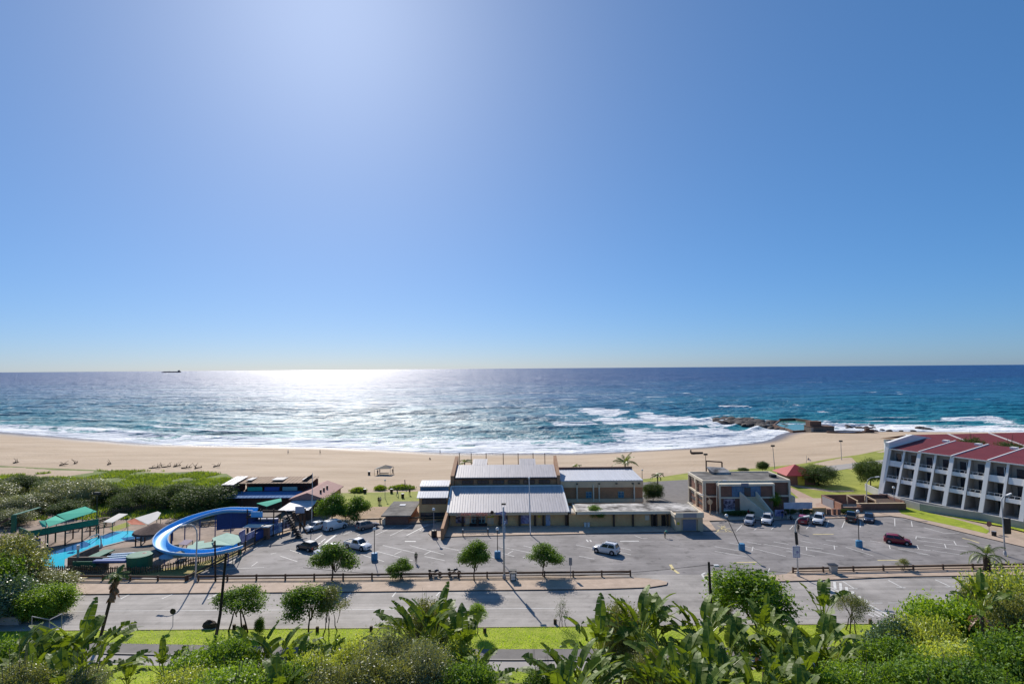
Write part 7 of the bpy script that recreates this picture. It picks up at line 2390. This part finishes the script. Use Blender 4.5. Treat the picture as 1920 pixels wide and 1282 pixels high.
# driftwood along the dune
for i, (u, v, L, rz, lab) in enumerate(((290, 878, 4, .1, 'long driftwood log'), (312, 876, 3, .4, 'driftwood stump with upright roots'), (332, 874.5, 2.6, .9, 'tallest upright driftwood'), (350, 878, 4, -.1, 'dark driftwood pile'), (372, 878, 2.4, .3, 'driftwood heap right of the dark pile'), (406, 875, 2.2, .2, 'slanting driftwood piece'), (30, 868, 3, .1, 'thin driftwood at the far left'), (120, 872, 4, .3, 'forked driftwood above the grey bushes'), (205, 871, 2, .1, 'small driftwood on the sand'), (142, 869, 1.6, .5, 'tiny driftwood stick on the sand'))):
    p = G(u, v)
    o = thing('driftwood', lab+' on the upper beach', 'driftwood', tuple(p), rz, 'driftwood along the dune edge')
    r_ = random.Random(i)
    L *= .6 if u < 250 else .85
    MB().tube([(-L/2, 0, .12), (-L*.1, r_.uniform(-.2, .2), .25), (L/2, 0, .35)], [.2, .18, .1], 7).build('log', M_BARKD, o)
    mb = MB()
    for k in range(4):
        x = r_.uniform(-L/2, L/2)
        mb.tube([(x, 0, .2), (x+r_.uniform(-.5, .5), r_.uniform(-.3, .3), .7), (x+r_.uniform(-1, 1), r_.uniform(-.5, .5), r_.uniform(.8, 1.9))], [.1, .07, .03], 5)
    mb.build('branches', M_BARKD, o)

# rocks, tidal pool and its blockhouse
M_ROCK = pm('shore_rock', (0.055, 0.045, 0.042), 0.8, scale=1.2, var=0.5, bump=0.9, bscale=3, spec=0.4)
M_WALLR = pm('tidal_wall', (0.15, 0.09, 0.065), 0.85, scale=0.8, var=0.35)


def rock_mesh(seed):
    r_ = np.random.default_rng(seed)
    bm_ = bmesh.new()
    bmesh.ops.create_icosphere(bm_, subdivisions=3, radius=1)
    for v_ in bm_.verts:
        c_ = np.array(v_.co)
        k_ = 1+.35*(vnoise(np.array([c_[0]*2+seed*7+20]), np.array([c_[1]*2+c_[2]*3+30]), seed)[0]-.5)+.5*(vnoise(np.array([c_[0]*1.1+9+c_[2]]), np.array([c_[1]*1.1+seed+12]), seed+5)[0]-.5)
        v_.co = v_.co*k_
        if v_.co.z < -.3:
            v_.co.z = -.3
    me = bpy.data.meshes.new('rock')
    bm_.to_mesh(me); bm_.free()
    me.materials.append(M_ROCK)
    return me


RK = [rock_mesh(i) for i in range(4)]
rr_ = random.Random(12)
rocks = []
for i in range(120):
    t = rr_.random()**.8
    u = 1342+ (1482-1342)*t+rr_.uniform(-4, 4)
    v = 788+(5+11*t)*t*.6+rr_.uniform(-4, 5+6*t)
    rocks.append((u, v, rr_.uniform(.8, 2.6)*(.6+.7*math.sin(math.pi*min(1, t+.15)))))
rocks += [(1610+rr_.uniform(-30, 30), 800+rr_.uniform(-2, 4), rr_.uniform(.6, 1.3)) for i in range(10)]
rocks += [(1655, 806, 1.0), (1668, 808, 1.2), (1690, 808, .8), (1726, 803, 2.0), (1733, 804, 1.4), (1742, 805, 1.3), (1712, 808, 1), (1640, 808, 1.2)]
for i, (u, v, s) in enumerate(rocks):
    p = P(u, v, SEA+.2)
    far = u > 1580
    o = link('shore_rock', RK[i % 4])
    tag(o, 'dark wave-washed rock off the beach right of the tidal pool' if far else 'dark jagged rock of the reef beside the tidal pool', 'rock', 'rocks off the far beach' if far else 'reef rocks beside the tidal pool')
    o.location = p
    o.scale = (s*1.5, s*1.2, s*.62)
    o.rotation_euler = (0, 0, rr_.uniform(0, 6.28))
tp = root_at('tidal_pool', 'walled tidal pool with green water on the reef', 'tidal pool', tuple(P(1490, 806, SEA)))
ring = [P(1450, 797, SEA+1), P(1462, 788, SEA+1), P(1490, 787, SEA+1), P(1520, 791, SEA+1), P(1518, 806, SEA+1), P(1488, 808, SEA+1), P(1470, 802, SEA+1)]
mb = MB()
for i in range(len(ring)):
    a, b = ring[i], ring[(i+1) % len(ring)]
    hh = 2.4 if i in (1, 2) else 1.5
    mb.beam((a.x, a.y, SEA-.3+hh/2), (b.x, b.y, SEA-.3+hh/2+.004*i), .9, hh)
part('wall', mb, M_WALLR, tp)
mb = MB()
mb.face([(p.x, p.y, SEA+.75) for p in reversed(ring)])
wtr = part('water', mb, pm('tidal_water', (0.06, 0.22, 0.17), 0.2, var=.15, scale=.2), tp, tri=True)
if wtr.data.polygons[0].normal.z < 0:
    wtr.data.flip_normals()
mb = MB()
for a, b in zip((P(1510, 805, SEA+.9), P(1500, 807, SEA+.9)), (P(1516, 792, SEA+.9), P(1488, 808, SEA+.9))):
    mb.beam(a, b, 1.4, .5)
part('paved_edge', mb, M_LANE, tp)
bh = root_at('blockhouse', 'grey flat-roofed blockhouse between tidal pool and sand', 'building', tuple(P(1535, 810, SEA+.8)))
a, b = P(1521, 811, SEA+.5), P(1556, 809, SEA+.5)
part('wall', MB().box(a.x, b.x, a.y, a.y+7, SEA, SEA+3.4), M_STONE, bh)
part('parapet', MB().box(a.x-.2, b.x+.2, a.y-.2, a.y+7.2, SEA+3.41, SEA+3.75), M_WALLR, bh)
part('upper_room', MB().box(a.x+.3, a.x+6.3, a.y+1.5, a.y+6, SEA+3.76, SEA+6.2), M_WALLR, bh)
part('white_panel', MB().box(a.x-.06, a.x+1.2, a.y-.08, a.y-.01, SEA+1.2, SEA+3.2), M_LANE, bh)
pl = root_at('paddling_pool', 'low round-ended walled paddling pool on the sand beside the blockhouse', 'pool', tuple(P(1590, 815, SEA+1.5)))
cpt = P(1588, 812, SEA+1.4)
mb = MB()
ring = [(cpt.x+8.5*math.cos(k*math.tau/18)*(1.15 if math.cos(k*math.tau/18) < 0 else 1), cpt.y+3.6*math.sin(k*math.tau/18)) for k in range(18)]
for i in range(18):
    a, b = ring[i], ring[(i+1) % 18]
    mb.beam((*a, cpt.z-.2), (*b, cpt.z-.2+.003*(i % 2)), .5, 2.2)
part('wall', mb, M_WALLR, pl)
mb = MB(); mb.face([(x, y, cpt.z+.35) for x, y in ring])
part('water', mb, M_BLUER, pl, tri=True)
rn = root_at('ruin', 'broken brown masonry lump at the end of the sand', 'ruin', tuple(P(1634, 815, SEA+1)))
q = P(1634, 814, SEA+1)
mb = MB().box(q.x-3, q.x+1.5, q.y, q.y+2.5, SEA, SEA+2.6).box(q.x+1.6, q.x+4, q.y+.4, q.y+2, SEA, SEA+1.8).box(q.x-2.4, q.x-.6, q.y+.3, q.y+1.8, SEA+2.61, SEA+4)
part('masonry', mb, M_WALLR, rn)
part('cap', MB().box(q.x-.3, q.x+1.4, q.y+.2, q.y+1.9, SEA+2.62, SEA+3.3), M_WALLR, rn)
# ship on the horizon
s0 = D(321, 700, 11000)
s0.z = SEA
o = root_at('cargo_ship', 'distant dark cargo ship on the horizon at the left', 'ship', tuple(s0))
L = 36*11000/F
mb = MB()
pr = [(-L/2, 8), (-L/2+10, 0), (L/2-6, 0), (L/2, 12), (L/2-14, 13), (-L/2+30, 10)]
A_ = [(s0.x+x, s0.y-16, SEA+z*1.5) for x, z in pr]; B_ = [(s0.x+x, s0.y+16, SEA+z*1.5) for x, z in pr]
mb.face(A_); mb.face(list(reversed(B_)))
for i in range(len(pr)):
    j = (i+1) % len(pr)
    mb.face([A_[j], A_[i], B_[i], B_[j]])
M_SHIP = pm('ship_paint', (0.16, 0.12, 0.12), 0.7)
part('hull', mb, M_SHIP, o)
part('bridge', MB().box(s0.x+L*.36, s0.x+L*.44, s0.y-14, s0.y+14, SEA+18, SEA+44), M_SHIP, o)
part('hatches', MB().box(s0.x-L*.38, s0.x+L*.3, s0.y-10, s0.y+10, SEA+14, SEA+22), M_SHIP, o)
part('mast', MB().box(s0.x-L*.1, s0.x-L*.09, s0.y-1, s0.y+1, SEA+22, SEA+36), M_SHIP, o)
# dark beach gear on the sand
q = G(1306, 851)
o = root_at('beach_boat', 'small dark rescue boat lying on the sand behind the palms', 'boat', tuple(q))
mb = MB()
loft(mb, [[(q.x+x, q.y+y*w, q.z+z) for y, z in ((-.9, .7), (-.6, .1), (.6, .1), (.9, .7), (.5, .55), (-.5, .55))] for x, w in ((-2, .8), (0, 1), (1.5, .8), (2.4, .15))])
part('hull', mb, M_BARKD, o)
part('engine', MB().box(q.x-2.3, q.x-1.9, q.y-.25, q.y+.25, q.z+.4, q.z+1.5), M_BMETAL, o)

# ---------------------------------------------------------------- people
M_SKIN = pm('skin', (0.16, 0.085, 0.055), 0.6, var=.08)
M_HAIR = pm('dark_hair', (0.015, 0.012, 0.01), 0.8, var=.2)


def cloth(name, c):
    return pm(name, c, .85, var=.12, spec=.1)


def person_mesh(pose, shirt, trous):
    """skeleton grown into one continuous body; clothing by region"""
    hip, neck = Vector((0, 0, .92)), Vector((0, .0, 1.45))
    J = {'hip': hip, 'belly': Vector((0, 0, 1.12)), 'chest': Vector((0, 0, 1.32)), 'neck': neck, 'chin': Vector((0, -.03, 1.55)), 'head': Vector((0, -.02, 1.68))}
    st = .0
    if pose == 'walk':
        LEG = [((.09, 0, .88), (.1, -.17, .5), (.1, -.22, .08), (.1, -.36, .04)), ((-.09, 0, .88), (-.1, .06, .48), (-.1, .3, .12), (-.1, .2, .04))]
        ARM = [((.2, 0, 1.4), (.25, .14, 1.14), (.25, .08, .88), (.25, .02, .8)), ((-.2, 0, 1.4), (-.25, -.12, 1.14), (-.24, -.26, .94), (-.23, -.31, .88))]
    elif pose == 'bend':
        for k, (y, z) in {'belly': (-.12, 1.06), 'chest': (-.3, 1.14), 'neck': (-.44, 1.17), 'chin': (-.53, 1.12), 'head': (-.62, 1.1)}.items():
            J[k] = Vector((0, y, z))
        LEG = [((.1, 0, .86), (.14, -.05, .48), (.16, .02, .08), (.16, -.13, .04)), ((-.1, 0, .86), (-.14, .05, .48), (-.18, .12, .08), (-.18, -.02, .04))]
        ARM = [((.2, -.36, 1.14), (.22, -.42, .88), (.18, -.55, .66), (.16, -.6, .58)), ((-.2, -.36, 1.14), (-.24, -.4, .88), (-.2, -.5, .64), (-.18, -.54, .56))]
    elif pose == 'sit':
        for k, z in {'hip': .2, 'belly': .38, 'chest': .58, 'neck': .7, 'chin': .8, 'head': .93}.items():
            J[k] = Vector((0, .05 if k != 'hip' else 0, z))
        LEG = [((.1, 0, .18), (.14, -.38, .42), (.13, -.68, .08), (.13, -.8, .05)), ((-.1, 0, .18), (-.16, -.36, .4), (-.15, -.64, .08), (-.15, -.76, .05))]
        ARM = [((.2, .05, .65), (.26, -.12, .44), (.18, -.34, .4), (.16, -.4, .38)), ((-.2, .05, .65), (-.28, .12, .4), (-.3, .22, .14), (-.3, .2, .06))]
    else:
        LEG = [((.09, 0, .88), (.11, -.02, .48), (.12, .02, .08), (.13, -.13, .04)), ((-.09, 0, .88), (-.11, 0, .48), (-.12, .03, .08), (-.14, -.12, .04))]
        ARM = [((.2, 0, 1.4), (.25, .03, 1.13), (.25, -.04, .87), (.25, -.06, .79)), ((-.2, 0, 1.4), (-.26, .02, 1.13), (-.2, -.15, 1.0), (-.12, -.2, 1.0))]
    vs = [J['hip'], J['belly'], J['chest'], J['neck'], J['chin'], J['head']]
    rs = [(.155, .12), (.14, .105), (.165, .11), (.062, .062), (.075, .085), (.1, .115)]
    es = [(0, 1), (1, 2), (2, 3), (3, 4), (4, 5)]
    for leg in LEG:
        b0 = len(vs)
        vs += [Vector(q_) for q_ in leg]; rs += [(.1, .1), (.068, .068), (.045, .045), (.042, .035)]
        es += [(0, b0), (b0, b0+1), (b0+1, b0+2), (b0+2, b0+3)]
    for arm in ARM:
        b0 = len(vs)
        vs += [Vector(q_) for q_ in arm]; rs += [(.06, .06), (.046, .046), (.034, .034), (.03, .04)]
        es += [(2, b0), (b0, b0+1), (b0+1, b0+2), (b0+2, b0+3)]
        h_ = Vector(arm[3]); d_ = (Vector(arm[3])-Vector(arm[2])).normalized()
        sd_ = Vector((0, 1, 0)) if abs(d_.y) < .8 else Vector((0, 0, 1))
        for k in range(5):                                    # five fingers of unequal length
            n0 = len(vs)
            off = sd_*(k-1.5)*.018 if k < 4 else sd_*-.045-d_*.02
            ln = (.05, .06, .055, .042, .04)[k]
            vs += [h_+d_*.025+off, h_+d_*(.025+ln)+off*1.1]; rs += [(.009, .009), (.007, .007)]
            es += [(b0+3, n0), (n0, n0+1)]
    me = bpy.data.meshes.new('person')
    me.from_pydata([tuple(v_) for v_ in vs], es, [])
    ob = bpy.data.objects.new('person', me)
    C.objects.link(ob)
    sk = ob.modifiers.new('skin', 'SKIN')
    for i, v_ in enumerate(me.skin_vertices[0].data):
        v_.radius = rs[i]
        v_.use_root = i == 0
    sk.use_smooth_shade = True
    sb = ob.modifiers.new('sub', 'SUBSURF'); sb.levels = 1; sb.render_levels = 1
    bpy.context.view_layer.update()
    dg = bpy.context.evaluated_depsgraph_get()
    m2 = bpy.data.meshes.new_from_object(ob.evaluated_get(dg))
    bpy.data.objects.remove(ob)
    for mt_ in (M_SKIN, shirt, trous, M_HAIR, M_TRIM):
        m2.materials.append(mt_)
    segs = []
    lab_ = [2, 1, 1, 0, 0]
    for i, (a_, b_) in enumerate(es):
        if i < 5:
            segs.append((vs[a_], vs[b_], lab_[i]))
        else:
            j = min(a_, b_) if a_ != 0 and a_ != 2 else b_
            q_ = max(a_, b_)
            in_leg = 6 <= q_ < 14
            if in_leg:
                segs.append((vs[a_], vs[b_], 4 if (q_-6) % 4 == 3 else 2))
            else:
                first = a_ == 2 or (b_-a_ == 1 and any(e_ == (2, a_) for e_ in es))
                segs.append((vs[a_], vs[b_], 1 if first else 0))
    mi = []
    hd = J['head']
    for f_ in m2.polygons:
        c_ = f_.center
        best, bl = 1e9, 0
        for a_, b_, l_ in segs:
            ab = b_-a_
            t_ = max(0, min(1, (c_-a_).dot(ab)/max(ab.length_squared, 1e-9)))
            d_ = (c_-(a_+ab*t_)).length
            if d_ < best:
                best, bl = d_, l_
        if (c_-hd).length < .2 and (c_.z > hd.z+.03 or (c_.y > hd.y+.02 and c_.z > hd.z-.09)):
            bl = 3
        mi.append(bl)
    m2.polygons.foreach_set('material_index', mi)
    m2.polygons.foreach_set('use_smooth', [True]*len(mi))
    return m2


CL = {k: cloth(k+'_cloth', c) for k, c in {'black': (.02, .02, .024), 'white': (.66, .66, .64), 'olive': (.16, .18, .08), 'green': (.10, .36, .27), 'khaki': (.27, .22, .14), 'blue': (.05, .1, .28), 'red': (.4, .04, .04), 'grey': (.2, .2, .21)}.items()}
PM = {}


def person(label, u, v, pose, shirt, trous, rz=0.0, z=None):
    k = (pose, shirt, trous)
    if k not in PM:
        PM[k] = person_mesh(pose, CL[shirt], CL[trous])
    p = G(u, v) if z is None else P(u, v, z)
    o = link('person', PM[k])
    o.location = p
    o.rotation_euler = (0, 0, rz)
    tag(o, label, 'person')
    hd = {'walk': (0, -.02, 1.68), 'stand': (0, -.02, 1.68), 'bend': (0, -.62, 1.1), 'sit': (0, .05, .93)}[pose]
    MB().ball((hd[0], hd[1]-.115, hd[2]-.015), .018, 6, 0, (1, 1.2, 1.1)).build('nose', M_SKIN, o)
    MB().ball((hd[0]-.038, hd[1]-.1, hd[2]+.02), .012, 6).ball((hd[0]+.038, hd[1]-.1, hd[2]+.02), .012, 6).build('eyes', M_HAIR, o)
    MB().box(-.028, .028, hd[1]-.11, hd[1]-.1, hd[2]-.062, hd[2]-.052).build('mouth', M_HAIR, o)
    return o


person('person in olive shirt and dark trousers walking across the car park', 780, 1055, 'walk', 'olive', 'black', .2, .06)
person('person in a green shirt bending over before the roller shutter', 1247, 1008, 'bend', 'green', 'khaki', 2.2, .06)
person('person in black standing behind the curved lamp in the car park', 1497, 999, 'walk', 'black', 'black', -.5, .06)
person('person in a white shirt standing on the small lawn', 713, 945, 'stand', 'white', 'grey', .4)
person('person in dark clothes beside the one in white on the lawn', 710, 945, 'stand', 'black', 'black', 3.0)
person('person in dark clothes walking on the lawn behind the pump house', 745, 930, 'walk', 'black', 'blue', 1.2)
person('person in dark clothes standing at the far edge of the lawn', 768, 928, 'stand', 'black', 'black', .3)
person('person in dark clothes standing left of the beach gazebo', 708, 891, 'stand', 'grey', 'black', 1.0)
person('person in blue trousers just left of the gazebo canopy', 712, 889, 'stand', 'black', 'blue', -1)
person('person in dark clothes standing right of the beach gazebo', 736, 889, 'walk', 'black', 'black', 2)
person('person walking along the wet sand left of the hall roofs', 825, 850.5, 'walk', 'black', 'black', 1.5)
person('person sitting on the sand above the kiosk', 1516, 863, 'sit', 'black', 'blue', .5)
person('person sitting on the sand behind the stepped roof', 806, 862, 'sit', 'black', 'black', .5)
person('person standing by the plants at the foot of the office stairs', 1467, 972, 'stand', 'black', 'blue', .2, .19)
person('person in grey next to the one at the office stairs', 1473, 972, 'stand', 'grey', 'black', -.7, .19)
person('person sitting on the kerb near the red hatchback', 1483, 974, 'sit', 'black', 'black', 0, .19)
person('person walking behind the silver-blue hatchback', 1404, 970, 'walk', 'red', 'black', 1.5, .19)
person('person strolling on the beach above the dune trees', 600, 851, 'walk', 'black', 'black', 1.4)
person('person in white strolling on the beach at the left', 540, 851, 'walk', 'white', 'grey', 1.4)
person('person standing on the reef side of the tidal pool', 1471, 806, 'stand', 'black', 'black', 1)
